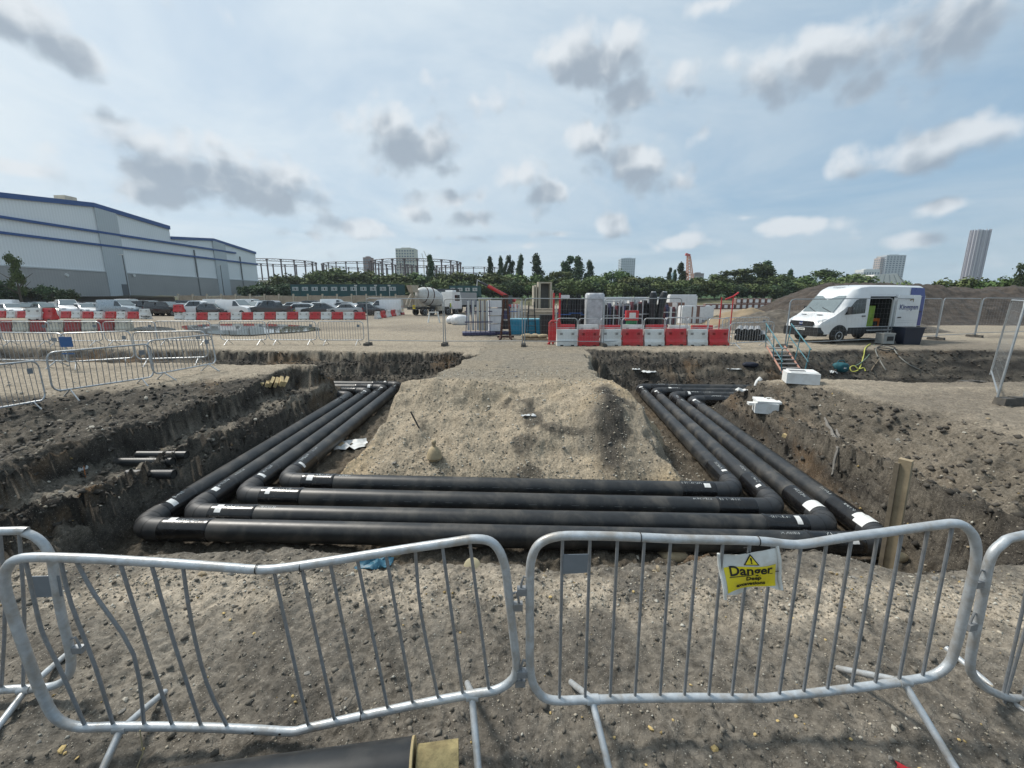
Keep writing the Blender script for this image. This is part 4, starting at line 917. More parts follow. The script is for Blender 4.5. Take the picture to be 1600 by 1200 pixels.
fence_run([(1225, 543), (1385, 537)], 'mesh fence panel standing in front of the van', 'mesh fence panels by the van', 'rubber fence foot in front of the van')
fence_run([(1388, 536), (1462, 531), (1522, 527), (1640, 522)], ['mesh fence panel behind the dark blue bin', 'mesh fence panel in front of the big soil heap', 'mesh fence panel at the end in front of the soil heap'], 'mesh fence panels before the soil heap', 'rubber fence foot before the soil heap')
a, b_ = P(1556, 632), P(1546, 592); d = b_ - a
FP.place((a.x + d.x * .52, a.y + d.y * .52, H(a.x, a.y) + .08), math.atan2(d.y, d.x), 'mesh fence panel seen edge on over the tan earth', 'mesh fence panels at the near right', ((d.length) / 3.45, 1, 1), rot=(R(2), 0, math.atan2(d.y, d.x)))
b2_ = P(1592, 628); FP.place((b2_.x + 1.75, b2_.y - .15, H(b2_.x, b2_.y) + .08), -.06, 'mesh fence panel joined at right angles to the edge-on one', 'mesh fence panels at the near right', (1, 1, 1))
block((a.x + b2_.x) / 2, a.y, .05, 'rubber fence foot at the edge-on panel, nearer end'); block(b_.x - .4, b_.y, .0, 'rubber fence foot at the edge-on panel, farther end')
# ------------------------------------------------------------------ red and white water filled blocks
def make_block(m, full=True):
    t = thing('barrier_block', 'x', 'barrier block')
    prof = [(-.22, 0), (-.22, .16), (-.15, .30), (-.11, .64), (-.08, .74), (.08, .74), (.11, .64), (.15, .30), (.22, .16), (.22, 0)]
    MB().prism(prof, -.46, .46, 'x').build('body', m, t)
    r = MB()
    for x in (-.26, .26): r.box((x, -.125, .54), (.12, .03, .10)).box((x, .125, .54), (.12, .03, .10))
    r.build('recess_shade', BLACKP if False else mat('block_recess_shade_' + m.name, tuple(.45 * c for c in ((.5, .03, .03) if 'red' in m.name else (.6, .6, .58))), .7), t)  # raised pads in darkened body colour, painting the shade of a recess
    f = MB().box((-.24, 0, -.0), (.14, .46, .10)).build('foot_notch', DARK, t); share('foot_notch', f, t, (.48, 0, 0))
    l = MB().lathe([(.46, .06), (.52, .05)], 10, 'x', (0, 0, .42)).build('connector', m, t)
    return t
BR, BW, BRo, BWo = [Proto(make_block(m)) for m in (RED, WHITEP, REDOLD, WHITEOLD)]
ORDN = ['first', 'second', 'third', 'fourth', 'fifth', 'sixth', 'seventh', 'eighth', 'ninth', 'tenth', 'eleventh', 'twelfth', 'thirteenth', 'fourteenth', 'fifteenth', 'sixteenth', 'seventeenth']
def row(pxa, pxb, n, lab, group, protos=(BR, BW), start=0, z=0.0, skip=(), jit=.03, rev=False):
    a, b = P(*pxa), P(*pxb); d = (b - a) / max(n - 1, 1); rz = math.atan2(d.y, d.x)
    for i in range(n):
        if i in skip: continue
        p = a + d * i; k = (i + start) % 2
        protos[k].place((p.x, p.y + rnd.uniform(-jit, jit), H(p.x, p.y) + z), rz + rnd.uniform(-jit, jit), ('red', 'white')[k] + lab % ORDN[n - 1 - i if rev else i], ('red', 'white')[k] + group, (min(1.15, d.length / 1.0), 1, 1))
row((885, 540), (1120, 539), 8, ' plastic barrier block in the front yard row, %s from the red gate', ' barrier blocks before the yard', start=1)
row((882, 529), (1095, 530), 7, ' plastic barrier block in the rear yard row, %s from the red gate', ' barrier blocks in the second yard row', start=0)
row((-12, 496.3), (228, 497.8), 15, ' plastic barrier block before the parked cars, %s from the gap', ' barrier blocks before the car park', start=1, rev=True)
row((300, 500), (563, 499.5), 16, ' plastic barrier block before the white vans, %s from the gap', ' barrier blocks before the vans', start=1)
row((10, 519), (195, 517), 8, ' faded plastic barrier block behind the pen, %s from the puddle', ' faded barrier blocks by the pen', (BRo, BWo), rev=True)
row((590, 498), (628, 492), 6, ' plastic barrier block in the angled line, %s from the mixer truck', ' barrier blocks by the mixer truck', start=1, rev=True)
p = P(62, 517.5); BW.place((p.x, p.y, H(p.x, p.y) + .76), .1, 'white plastic barrier block set on top of the faded row', None); p = P(82, 517.3); BR.place((p.x, p.y, H(p.x, p.y) + .76), -.1, 'red plastic barrier block set on top of the faded row', None)
p = P(232, 497.8); BW.place((p.x, p.y - .3, H(p.x, p.y) + .30), .1, 'white plastic barrier block perched at the end of the long row', None); p = P(282, 499); BR.place((p.x, p.y, H(p.x, p.y) + .75), .0, 'red plastic barrier block stacked on a white one by the gap', None); p = P(282, 499); BW.place((p.x, p.y, H(p.x, p.y)), .0, 'white plastic barrier block carrying a red one by the gap', None)
# fence frames standing on the yard blocks
def make_top():
    t = thing('block_fence_top', 'x', 'fence top')
    MB().tube([(-.46, 0, .60), (-.46, 0, 1.12), (-.43, 0, 1.19), (-.36, 0, 1.23), (.36, 0, 1.23), (.43, 0, 1.19), (.46, 0, 1.12), (.46, 0, .60)], .018, 8).build('frame', GALV, t, True)
    MB().cyl((-.46, 0, .80), (.46, 0, .80), .012, 6).build('rail', GALV, t, True); return t
TP = Proto(make_top())
a, b_ = P(885, 540), P(1120, 539)
for i in range(8):
    p = a.lerp(b_, i / 7); TP.place((p.x, p.y + .0, H(p.x, p.y)), 0, 'grey tube frame on the %s yard barrier block from the red gate' % ORDN[i], 'tube frames on the yard barrier blocks')
# ------------------------------------------------------------------ delivery van with an open side door
def ring(w, zs, ws):
    """half profile -> closed ring (y, z), left side first"""
    L = [(a, z) for a, z in zip(ws, zs)]
    return L + [(-a, z) for a, z in reversed(L)]
def loft(stations, skip=()):
    mb = MB(); n = len(stations[0][1])
    for x, rg in stations: mb.v += [(x, y, z) for y, z in rg]
    for i in range(len(stations) - 1):
        for k in range(n):
            if (i, k) in skip: continue
            mb.f.append((i * n + k, i * n + (k + 1) % n, (i + 1) * n + (k + 1) % n, (i + 1) * n + k)); mb.m.append(0)
    mb.f += [tuple(range(n)), tuple((len(stations) - 1) * n + k for k in reversed(range(n)))]; mb.m += [0, 0]
    return mb
def wheel(parent, x, y, r, w=.2, rimr=.6, spokes=True):
    s = 1 if y > 0 else -1
    t = MB().lathe([(-w / 2, r * .62), (-w / 2, r * .92), (-w * .36, r), (w * .36, r), (w / 2, r * .92), (w / 2, r * .62)], 24, 'y', (0, 0, 0)).build('wheel', TYRE, parent, 40, (x, y, r))
    MB().lathe([(s * w * .30, r * rimr), (s * w * .52, r * rimr), (s * w * .55, r * rimr * .88), (s * w * .40, r * rimr * .75), (s * w * .42, .05), (s * w * .52, .045)], 20, 'y').build('rim', RIM, t, 40)
    if spokes:
        h = MB()
        for k in range(6):
            q = k * PI / 3; h.box((math.cos(q) * r * .34, s * w * .425, math.sin(q) * r * .34), (r * .14, .01, r * .14), 0, 0, q)
        h.build('rim_slot', BLACKP, t)
    return t
def van():
    A = P(1307, 537); fx = 5.05
    t = thing('delivery_van', 'white panel van with blue rear and open sliding door', 'van', (A.x + fx, A.y + 1.0, 0), PI)
    ya = R(15); t.location = (A.x + fx * math.cos(ya) - math.sin(ya), A.y + fx * math.sin(ya) + math.cos(ya), 0); t.rotation_euler = (0, 0, PI + ya); z0 = min(H(A.x, A.y), .02); t.location.z = z0
    W_ = 1.02
    def st(x, zt, wr, zsh, zb=.42, w=W_, belt=1.30, mid=.78):
        return (x, ring(0, (zb, zb + .02, mid, belt, zsh, zt - .10, zt - .02, zt), (.0, w * .97, w, w, w * .985, wr, wr * .86, 0.0))[:])
    S = [st(0, 2.66, .86, 2.2), st(.04, 2.70, .885, 2.2), st(.25, 2.73, .90, 2.2), st(1.86, 2.75, .90, 2.2), st(3.45, 2.75, .90, 2.2), st(3.95, 2.70, .89, 2.2), st(4.30, 2.56, .86, 2.05), st(4.62, 2.25, .83, 1.86, belt=1.27),
         st(4.95, 1.86, .84, 1.58, belt=1.22), st(5.30, 1.47, .87, 1.36, belt=1.18), st(5.42, 1.38, .87, 1.28, belt=1.14), st(5.75, 1.26, .84, 1.14, w=1.00, belt=1.04), st(6.0, 1.12, .78, 1.0, w=.95, belt=.92), st(6.12, .98, .70, .88, w=.88, belt=.80, mid=.68), st(6.15, .86, .66, .80, w=.82, belt=.74, mid=.62)]
    n = len(S[0][1])
    op = {(3, k) for k in (2, 3)}                       # open side door on the left side between mid and shoulder
    body = loft(S, op).build('body', VANW, t, 35)
    sy = lambda z: W_ * (1 if z < 1.3 else (1 - .015 * (z - 1.3) / .9 if z < 2.2 else .985 - (z - 2.2) * .2)) 
    def side(name, poly, m, off=.006, th=.006, parent=t, sgn=1, wfun=None):
        mb = MB(); f = wfun or (lambda x, z: sy(z))
        n_ = len(poly); vs = [(x, sgn * (f(x, z) + o_), z) for o_ in (off, off - th) for x, z in poly]
        mb.add(vs, [tuple(range(n_)), tuple(range(2 * n_ - 1, n_ - 1, -1))] + [((i + 1) % n_, i, i + n_, (i + 1) % n_ + n_) for i in range(n_)]); return mb.build(name, m, parent)
    # interior
    mb = MB(); mb.add([(1.87, 1.0, .62), (3.44, 1.0, .62), (3.44, -.93, .62), (1.87, -.93, .62), (1.87, 1.0, 2.28), (3.44, 1.0, 2.28), (3.44, -.93, 2.28), (1.87, -.93, 2.28)], [(0, 1, 2, 3), (7, 6, 5, 4), (1, 5, 6, 2), (2, 6, 7, 3), (3, 7, 4, 0)])
    mb.build('load_space', DARK, t, fix=False)
    MB().box((2.95, .35, 1.2), (.9, .5, 1.1)).build('green_shelving', mat('lime_rack', (.22, .34, .04), .7, 0, .4, 4), t)
    c = MB().box((2.25, .25, .88), (.62, .5, .5)).build('orange_case', mat('orange_case', (.55, .14, .02), .5, 0, .2, 6), t); MB().box((2.25, .51, .88), (.3, .02, .22)).build('case_panel', BLACKP, c)
    MB().box((2.66, .98, .60), (1.5, .12, .05)).build('door_step', mat('sill_grey', (.35, .36, .36), .5), t); MB().box((1.92, 1.0, 1.4), (.08, .03, 1.5)).build('door_pillar', VANW, t)
    # doors and glass
    dr = side('sliding_door', [(.40, .66), (1.84, .66), (1.86, 1.2), (1.86, 2.2), (1.76, 2.27), (.46, 2.26), (.40, 2.2)], VANW, .095, .06)
    for z in (.95, 1.05, 1.62, 1.74): MB().box((1.08, sy(z) + .096, z), (1.3, .008, .018)).build('swage_shade', mat('door_shadow_line', (.5, .52, .53), .35), dr)  # grey strips paint the shade along the pressed door lines
    MB().box((1.62, sy(1.2) + .105, 1.2), (.20, .03, .05)).build('handle', BLACKP, dr)
    MB().box((1.0, sy(1.9) + .02, 1.46), (1.7, .05, .05)).build('door_rail', BLACKP, t)
    me = text_mesh('Kingspan', .33, bold=.006, ext=.002)
    for v in me.vertices: v.co = Vector((1.1 - v.co.x, sy(1.68) + .099 + v.co.z, 1.68 + v.co.y))
    obj('lettering', me, mat('livery_ink', (.02, .035, .17), .4), dr)
    # lion-like badge kept as two simple arcs and a mane
    g = MB()
    for (r0, a0, a1, cx, cz) in ((.11, 20, 200, .98, 1.98), (.07, -40, 150, .95, 1.97), (.13, 60, 170, .94, 1.95)):
        g.tube([(cx - r0 * math.cos(R(a)), sy(1.95) + .101, cz + r0 * math.sin(R(a))) for a in range(a0, a1, 20)], .011, 5)
    g.build('badge', mat('badge_bronze', (.35, .27, .17), .5), dr, True)
    bl = side('blue_livery', [(.03, .78), (.38, .78), (.38, 1.3), (.03, 1.3)], BLUE, .010, .012); side('blue_livery', [(.03, 1.3), (.38, 1.3), (.38, 2.2), (.03, 2.2)], BLUE, .010, .012)
    side('blue_livery', [(.04, 2.2), (.98, 2.28), (.88, 2.62), (.06, 2.60)], BLUE, .016, .012, wfun=lambda x, z: 1.005 - (z - 2.2) * .205)
    MB().box((-.006, 0, 1.5), (.02, 1.9, 1.5)).build('rear_doors', BLUE, t)
    cab = side('cab_door', [(3.55, .62), (4.62, .62), (4.72, 1.2), (4.75, 1.32), (4.22, 2.12), (3.62, 2.14), (3.52, 2.0)], VANW, .004, .003)
    MB().box((3.72, sy(1.2) + .015, 1.28), (.2, .03, .045)).build('handle', BLACKP, cab)
    side('side_window', [(3.66, 1.42), (4.86, 1.34), (4.80, 1.44), (4.28, 2.02), (4.1, 2.08), (3.68, 2.10)], GLASS, .010, .008, cab)
    side('side_window', [(3.66, 1.42), (4.86, 1.34), (4.80, 1.44), (4.28, 2.02), (4.1, 2.08), (3.68, 2.10)], GLASS, .010, .008, t, -1)
    side('side_cladding', [(.02, .44), (4.55, .44), (4.55, .74), (1.9, .76), (.02, .76)], BLACKP, .008, .010); side('side_cladding', [(.02, .44), (4.55, .44), (4.55, .74), (.02, .76)], BLACKP, .008, .010, t, -1)
    # arches, front
    for sgn in (1, -1):
        for xw in (5.05, 1.30):
            q = [(xw + .52 * math.cos(R(a)), .36 + .52 * math.sin(R(a))) for a in range(0, 181, 15)]
            side('wheel_arch', q, BLACKP, .012, .02, t, sgn, lambda x, z: min(W_, 1.02 - max(0, x - 5.4) * .10))
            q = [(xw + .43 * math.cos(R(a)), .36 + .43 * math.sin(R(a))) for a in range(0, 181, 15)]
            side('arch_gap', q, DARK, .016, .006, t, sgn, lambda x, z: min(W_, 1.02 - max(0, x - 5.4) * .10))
            w = wheel(t, xw, sgn * .95, .36, .22, .58)
        # mirrors
        m_ = MB().box((4.72, sgn * 1.16, 1.55), (.14, .22, .34), top=.8).build('mirror', BLACKP, t); MB().box((4.66, sgn * 1.16, 1.56), (.03, .18, .26)).build('mirror_glass', LAMP, m_)
    def front(name, pts, m, off=.01, th=.012, parent=t):
        n_ = len(pts); nrm = (Vector(pts[1]) - Vector(pts[0])).cross(Vector(pts[2]) - Vector(pts[0])).normalized()
        if nrm.x < 0: nrm = -nrm
        vs = [Vector(p) + nrm * off for p in pts] + [Vector(p) + nrm * (off - th) for p in pts]
        return MB().add(vs, [tuple(range(n_)), tuple(range(2 * n_ - 1, n_ - 1, -1))] + [((i + 1) % n_, i, i + n_, (i + 1) % n_ + n_) for i in range(n_)]).build(name, m, parent)
    front('windscreen', [(5.30, .80, 1.46), (5.30, -.80, 1.46), (4.62, -.77, 2.22), (4.62, .77, 2.22)], GLASSL, .012)
    MB().tube([(5.32, .7, 1.47), (5.15, .1, 1.68)], .012, 5).tube([(5.32, -.1, 1.47), (5.15, -.6, 1.68)], .012, 5).build('wiper', BLACKP, t)
    g = MB().prism([(-.62, .80), (.62, .80), (.66, .92), (.58, 1.04), (-.58, 1.04), (-.66, .92)], 6.10, 6.175, 'x').build('grille', BLACKP, t)
    for z in (.86, .93, 1.0): MB().box((6.18, 0, z), (.02, 1.05, .018)).build('grille_bar', mat('dark_chrome', (.12, .125, .13), .35, .6), g)
    MB().lathe([(6.185, .10), (6.20, .09)], 20, 'x', (0, 0, .93)).build('badge', mat('badge_blue', (.02, .04, .14), .3), g)
    me = text_mesh('Ford', .10, bold=.002, ext=.002)
    for v in me.vertices: v.co = Vector((6.203 + v.co.z, v.co.x, .93 + v.co.y))
    obj('lettering', me, LAMP, g)
    for sgn in (1, -1):
        hl = [(6.02, sgn * .70, .86), (6.0, sgn * .70, 1.06), (5.80, sgn * .86, 1.14), (5.58, sgn * .985, 1.17), (5.66, sgn * .99, 1.02), (5.9, sgn * .93, .90)]
        vs = [Vector(p) + Vector((.05, sgn * .03, .0)) for p in hl] + [Vector(p) - Vector((.12, sgn * .08, 0)) for p in hl]
        h = MB().add(vs, [tuple(range(6)), tuple(range(11, 5, -1))] + [((i + 1) % 6, i, i + 6, (i + 1) % 6 + 6) for i in range(6)]).build('headlight', LAMP, t)
        MB().lathe([(0, .07), (.05, .065), (.055, .04)], 14, 'x', (5.93, sgn * .86, 1.02)).build('reflector', VANW, h, True)
    MB().prism([(-.92, .34), (.92, .34), (.96, .5), (.93, .76), (-.93, .76), (-.96, .5)], 5.62, 6.19, 'x').build('bumper', BLACKP, t)
    pl_ = MB().box((6.20, 0, .66), (.02, .52, .115)).build('number_plate', WHITEP, t)
    me = text_mesh('LV70 WNA', .085, bold=.001, ext=.001)
    for v in me.vertices: v.co = Vector((6.213 + v.co.z, v.co.x, .66 + v.co.y))
    obj('lettering', me, INK, pl_)
    for y in (.42, -.42): MB().box((5.62, y, 1.335), (.06, .28, .012), 0, 0, R(18)).build('bonnet_vent', BLACKP, t)
    me = text_mesh('Kingspan', .17, bold=.002, ext=.002)
    M = Matrix.Translation((4.18, 0, 2.64)) @ Matrix.Rotation(R(43), 4, 'Y') @ Matrix.Rotation(R(90), 4, 'Z')
    for v in me.vertices: v.co = M @ v.co
    obj('lettering', me, mat('grey_ink', (.22, .24, .26), .5), t)
    MB().tube([(3.9, .2, 2.71), (3.7, .2, 2.88)], .008, 5).build('aerial', BLACKP, t)
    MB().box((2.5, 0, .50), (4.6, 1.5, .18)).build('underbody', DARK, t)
    for s_ in (1, -1): MB().box((-.012, s_ * .9, 1.35), (.03, .14, .7)).build('tail_light', RED, t)
    return t
van()
# things by the van
def tub(name, label, cat, p, w, d, h, m, rz=0.0, rim=True, top=1.18):
    t = thing(name, label, cat, p, rz); k = top
    mb = MB(); mb.box((0, 0, h / 2), (w, d, h)); v = mb.v
    mb.v = [(x * (k if z > h * .5 else 1), y * (k if z > h * .5 else 1), z) for x, y, z in v]; mb.build('tub', m, t)
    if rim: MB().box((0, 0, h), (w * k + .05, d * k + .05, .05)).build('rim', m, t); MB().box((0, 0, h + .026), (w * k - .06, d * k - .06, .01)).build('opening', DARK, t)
    return t
def on(px, py): 
    p = P(px, py); return Vector((p.x, p.y, H(p.x, p.y) - .01))
tub('storage_bin', 'dark navy plastic bin behind the open van door', 'bin', on(1415, 537.5), .82, .55, .78, mat('navy_plastic', (.012, .018, .035), .45), .1)
p = on(1381, 538)
t = thing('generator', 'grey generator box on the ground beside the van', 'generator', p, .1)
MB().box((0, 0, .27), (.55, .42, .42)).build('housing', mat('generator_grey', (.28, .29, .28), .5, 0, .15, 5), t); MB().box((0, 0, .52), (.58, .45, .06)).build('lid', mat('generator_lid', (.36, .36, .34), .5), t)
for x in (-.2, .2): MB().box((x, 0, .03), (.06, .36, .06)).build('foot', BLACKP, t)
MB().box((.05, -.22, .30), (.3, .02, .2)).build('control_panel', BLACKP, t); MB().tube([(-.25, -.1, .55), (-.25, -.1, .66), (.25, -.1, .66), (.25, -.1, .55)], .014, 6).build('handle', BLACKP, t, True)
def hose(name, label, pts, r, m):
    w = []
    for (px, py, lift) in pts:
        q = ground_at(px, py, 0); w.append(q + Vector((0, 0, r + lift)))
    o = MB().tube(smooth_path(w, False, 5), r, 6).build(name, m, None, True); return tag(o, label, 'hose')
HY = mat('yellow_hose', (.50, .50, .10), .5); HG = mat('grey_hose', (.20, .20, .18), .6); HB = mat('black_hose', (.03, .03, .03), .6); HN = mat('green_hose', (.16, .24, .18), .55)
hose('air_hose', 'bright yellow hose coiling down the trench bank', [(1360, 538, 0), (1352, 545, .02), (1349, 558, .03), (1345, 572, .03), (1340, 580, .02), (1331, 582, .02), (1328, 576, .02), (1334, 573, .02), (1341, 578, .02), (1349, 576, .01), (1352, 581, .01)], .022, HY)
hose('air_hose', 'pale green hose running beside the yellow one', [(1366, 539, 0), (1358, 555, .02), (1345, 568, .02), (1333, 574, .02)], .016, HN)
hose('cable', 'thick grey cable dropping to the tan earth edge', [(1370, 543, 0), (1368, 550, .02), (1373, 562, .02), (1380, 574, .02), (1384, 580, .01)], .024, HG)
hose('cable', 'long grey cable trailing right from the generator', [(1376, 540, 0), (1395, 546, .01), (1404, 558, .02), (1420, 571, .02), (1437, 579, .01)], .022, HG)
hose('cable', 'thin brown cable branching off the thick grey one', [(1374, 562, .02), (1366, 572, .02), (1361, 580, .01)], .016, mat('brown_hose', (.22, .17, .11), .6))
hose('cable', 'tangled black cable lying under the van fence', [(1366, 546, 0), (1380, 541, .03), (1398, 545, .03), (1385, 550, .03), (1370, 545, .04), (1402, 548, .02)], .02, HB)
p = ground_at(1312, 580, -.5); t = thing('tool_bag', 'teal tool bag lying on the trench bank below the van', 'tool bag', p, .1); TB = mat('teal_cloth', (.01, .09, .11), .7, 0, .2, 12)
o = sandbag(0, 0, 0, None, (.32, .22, .20), 0, None, TB, 'bag_body', None, 4); o.parent = t
MB().tube([(-.2, 0, .30), (-.1, 0, .44), (.1, 0, .44), (.2, 0, .30)], .02, 6).build('strap', TB, t, True); MB().box((.05, -.21, .16), (.2, .02, .05), .3).build('white_patch', WSH, t)
p = ground_at(1299, 583, -.5); sheet('cloth_bundle', 'white rag with a hose end beside the teal bag', 'rag', p, .3, .25, .12, WSH, .2, 31)
# site steps with handrails into the trench
p = ground_at(1215, 552, 0); a = Vector((9.6, 16.9, H(9.6, 16.9)))
tp = Q(1212, 541, 17.3); bt = Q(1240, 585, 15.2)
t = thing('site_steps', 'steel site steps with teal handrails down into the trench', 'steps', (bt.x, bt.y, bt.z))
d = tp - bt; wv_ = Vector((.36, 0, 0)); ORG = mat('salmon_painted_steel', (.42, .22, .16), .55, .1, .15, 9)
for s_ in (-1, 1): MB().tube([wv_ * s_, d + wv_ * s_], .032, 8).build('stringer', ORG, t, True)
for i in range(7):
    q = d * ((i + .5) / 7); MB().box(q, (.70, .22, .03)).build('tread', mat('tread_steel', (.25, .24, .23), .5, .4, .2, 20), t)
for s_ in (-1, 1):
    up = Vector((.08 * s_, 0, .92)); o2 = wv_ * s_ * 1.15
    MB().tube([o2 + up * .98, o2 + d + up], .021, 8).build('handrail', STEELB, t, True); MB().tube([o2 + up * .5, o2 + d + up * .5], .018, 8).build('knee_rail', STEELB, t, True)
    for q in (.04, .5, .97): MB().tube([o2 + d * q, o2 + d * q + up], .018, 8).build('rail_post', STEELB, t, True)
# ------------------------------------------------------------------ cars
def car(kind, L, Wd, Ht, name):
    t = thing(name, 'x', 'car'); w = Wd / 2; hb = {'hatch': .92, 'saloon': .90, 'suv': 1.08, 'van': 1.15, 'pickup': 1.10}[kind]; gz = .22 if kind in ('hatch', 'saloon') else .30
    if kind == 'hatch': prof = [(0, .75, 0), (.03, .98, .3), (.10, hb, .72), (.2, hb, .97), (.42, hb, 1), (.6, hb, .93), (.74, hb, .12), (.78, hb, 0), (.93, .80, 0), (.985, .66, 0), (1, .5, 0)]
    elif kind == 'saloon': prof = [(0, .72, 0), (.02, .92, 0), (.13, .97, 0), (.17, .96, .15), (.32, .94, .92), (.45, hb, 1), (.58, hb, .93), (.72, hb, .10), (.77, hb, 0), (.94, .76, 0), (.985, .64, 0), (1, .5, 0)]
    elif kind == 'suv': prof = [(0, .8, 0), (.02, hb, .45), (.06, hb, .92), (.2, hb, 1), (.5, hb, .99), (.62, hb, .9), (.72, hb, .10), (.76, hb, 0), (.93, .97, 0), (.985, .8, 0), (1, .6, 0)]
    elif kind == 'van': prof = [(0, 1.0, .5), (.01, hb, .96), (.1, hb, 1), (.5, hb, 1), (.62, hb, .94), (.76, hb, .14), (.80, hb, 0), (.94, 1.0, 0), (.985, .84, 0), (1, .6, 0)]
    else: prof = [(0, .9, 0), (.01, hb, 0), (.33, hb, 0), (.345, hb, .7), (.40, hb, .96), (.5, hb, 1), (.62, hb, .92), (.72, hb, .08), (.75, hb, 0), (.93, 1.0, 0), (.985, .85, 0), (1, .6, 0)]
    S = []
    for (u, zb_, k) in prof:
        zt = zb_ + (Ht - hb) * k; e = 1 - .10 * max(0, abs(u - .5) * 2 - .8) / .2; ww = w * e
        S.append((u * L, ring(0, (gz, gz + .03, (gz + zb_) / 2, zb_, zb_ + (zt - zb_) * .55 + .01, zt + .015, zt + .03), (0, ww * .95, ww, ww * .985, ww * (.985 - .09 * k), ww * (.95 - .20 * k), 0))))
    body = loft(S).build('body', VANW, t, 45)
    gl = MB()
    us = [p for p in prof if p[2] > .05]
    u0, u1 = us[0][0] * L + .12, us[-1][0] * L; zt = Ht - .10
    ra = {'hatch': .42, 'saloon': .62, 'suv': .28, 'van': .3, 'pickup': .14}[kind]
    if kind == 'van': poly = [(.56 * L, hb + .04), (.755 * L, hb + .04), (.64 * L, zt - .06), (.57 * L, zt - .02)]
    else: poly = [(u0 + .05, hb + .05), (u1 - .12, hb + .04), (u1 - .62, zt), (u0 + ra, zt)]
    cx = sum(p[0] for p in poly) / 4
    for s_ in (1, -1):
        vs = []
        for o_ in (.0, -.03):
            for (x, z) in poly:
                k = (z - hb) / (Ht - hb); vs.append((x, s_ * (w * (.985 - .17 * k) + .022 + o_), z))
        MB().add(vs, [(0, 1, 2, 3), (7, 6, 5, 4), (0, 4, 5, 1), (1, 5, 6, 2), (2, 6, 7, 3), (3, 7, 4, 0)]).build('side_window', GLASS, t)
        if kind != 'van': MB().box((cx, s_ * (w * .93 + .01), (hb + zt) / 2), (.07, .06, zt - hb)).build('pillar', BLACKP, t)
        MB().box((L * .985, s_ * w * .66, hb * .78), (.10, .34, .13)).build('headlight', LAMP, t); MB().box((.02, s_ * w * .76, hb * .9), (.06, .2, .22)).build('tail_light', mat('tail_red', (.30, .01, .01), .3), t)
        for xw in (.18 * L, .815 * L):
            MB().lathe([(s_ * w * .9, .36), (s_ * (w + .005), .36)], 16, 'y', (xw, 0, .34)).build('wheel_arch', DARK, t); wheel(t, xw, s_ * (w - .09), .32, .2, .62, False)
    i1 = [i for i, p in enumerate(prof) if p[2] > .85][-1]; xa, xb_ = prof[i1][0] * L, prof[i1 + 1][0] * L
    zA = hb + (Ht - hb) * prof[i1][2] + .02; zB = hb + (Ht - hb) * prof[i1 + 1][2] + .04
    nrm = Vector((zA - zB, 0, xb_ - xa)).normalized() * .02
    q = [Vector((xa, w * .72, zA)), Vector((xb_, w * .84, zB)), Vector((xb_, -w * .84, zB)), Vector((xa, -w * .72, zA))]
    MB().add([v + nrm for v in q] + [v - nrm for v in q], [(0, 1, 2, 3), (7, 6, 5, 4), (0, 4, 5, 1), (1, 5, 6, 2), (2, 6, 7, 3), (3, 7, 4, 0)]).build('windscreen', GLASSL, t)
    if kind in ('hatch', 'suv', 'saloon', 'pickup'):
        i0 = [i for i, p in enumerate(prof) if p[2] > .6][0]; xa, xb_ = prof[i0][0] * L, prof[max(i0 - 1, 0)][0] * L
        zA = hb + (Ht - hb) * prof[i0][2] - .02; zB = hb + (Ht - hb) * prof[i0 - 1][2] + .05
        nrm = Vector((-(zA - zB), 0, xa - xb_)).normalized() * .022; q = [Vector((xa, w * .70, zA)), Vector((xb_, w * .80, zB)), Vector((xb_, -w * .80, zB)), Vector((xa, -w * .70, zA))]
        MB().add([v + nrm for v in q] + [v - nrm for v in q], [(0, 1, 2, 3), (7, 6, 5, 4), (0, 4, 5, 1), (1, 5, 6, 2), (2, 6, 7, 3), (3, 7, 4, 0)]).build('rear_window', GLASS, t)
    if kind == 'pickup': MB().box((.17 * L, 0, hb + .045), (.31 * L, w * 1.7, .02)).build('load_bed', DARK, t)
    MB().box((L * .99, 0, .42), (.09, w * 1.5, .22)).build('grille', BLACKP, t); MB().box((L * 1.003, 0, .42), (.09, .5, .11)).build('number_plate', WHITEP, t); MB().box((-.01, 0, .62), (.05, .5, .11)).build('number_plate', mat('yellow_plate', (.6, .45, .03), .5), t)
    return t
CK = {'hatchback': Proto(car('hatch', 4.1, 1.78, 1.47, 'parked_car')), 'saloon car': Proto(car('saloon', 4.6, 1.82, 1.44, 'parked_car')), 'SUV': Proto(car('suv', 4.5, 1.86, 1.68, 'parked_car')),
      'panel van': Proto(car('van', 4.7, 1.86, 1.90, 'parked_van')), 'pickup truck': Proto(car('pickup', 5.2, 1.86, 1.80, 'parked_pickup'))}
PAINT = {'white': VANW, 'silver': mat('paint_silver', (.38, .40, .41), .25, .4, .02, 3, coat=.4), 'dark grey': mat('paint_grey', (.06, .065, .07), .22, .3, .03, 3, coat=.5), 'black': mat('paint_black', (.012, .012, .014), .2, 0, .03, 3, coat=.5),
         'pale blue': mat('paint_paleblue', (.30, .36, .40), .28, .3, .02, 3, coat=.4), 'dark green': mat('paint_green', (.02, .06, .05), .25, 0, .03, 3, coat=.4)}
ROWS = {0: 'in the row just behind the long barrier line', 1: 'in the middle row of the car park', 2: 'in the back row under the retaining wall'}
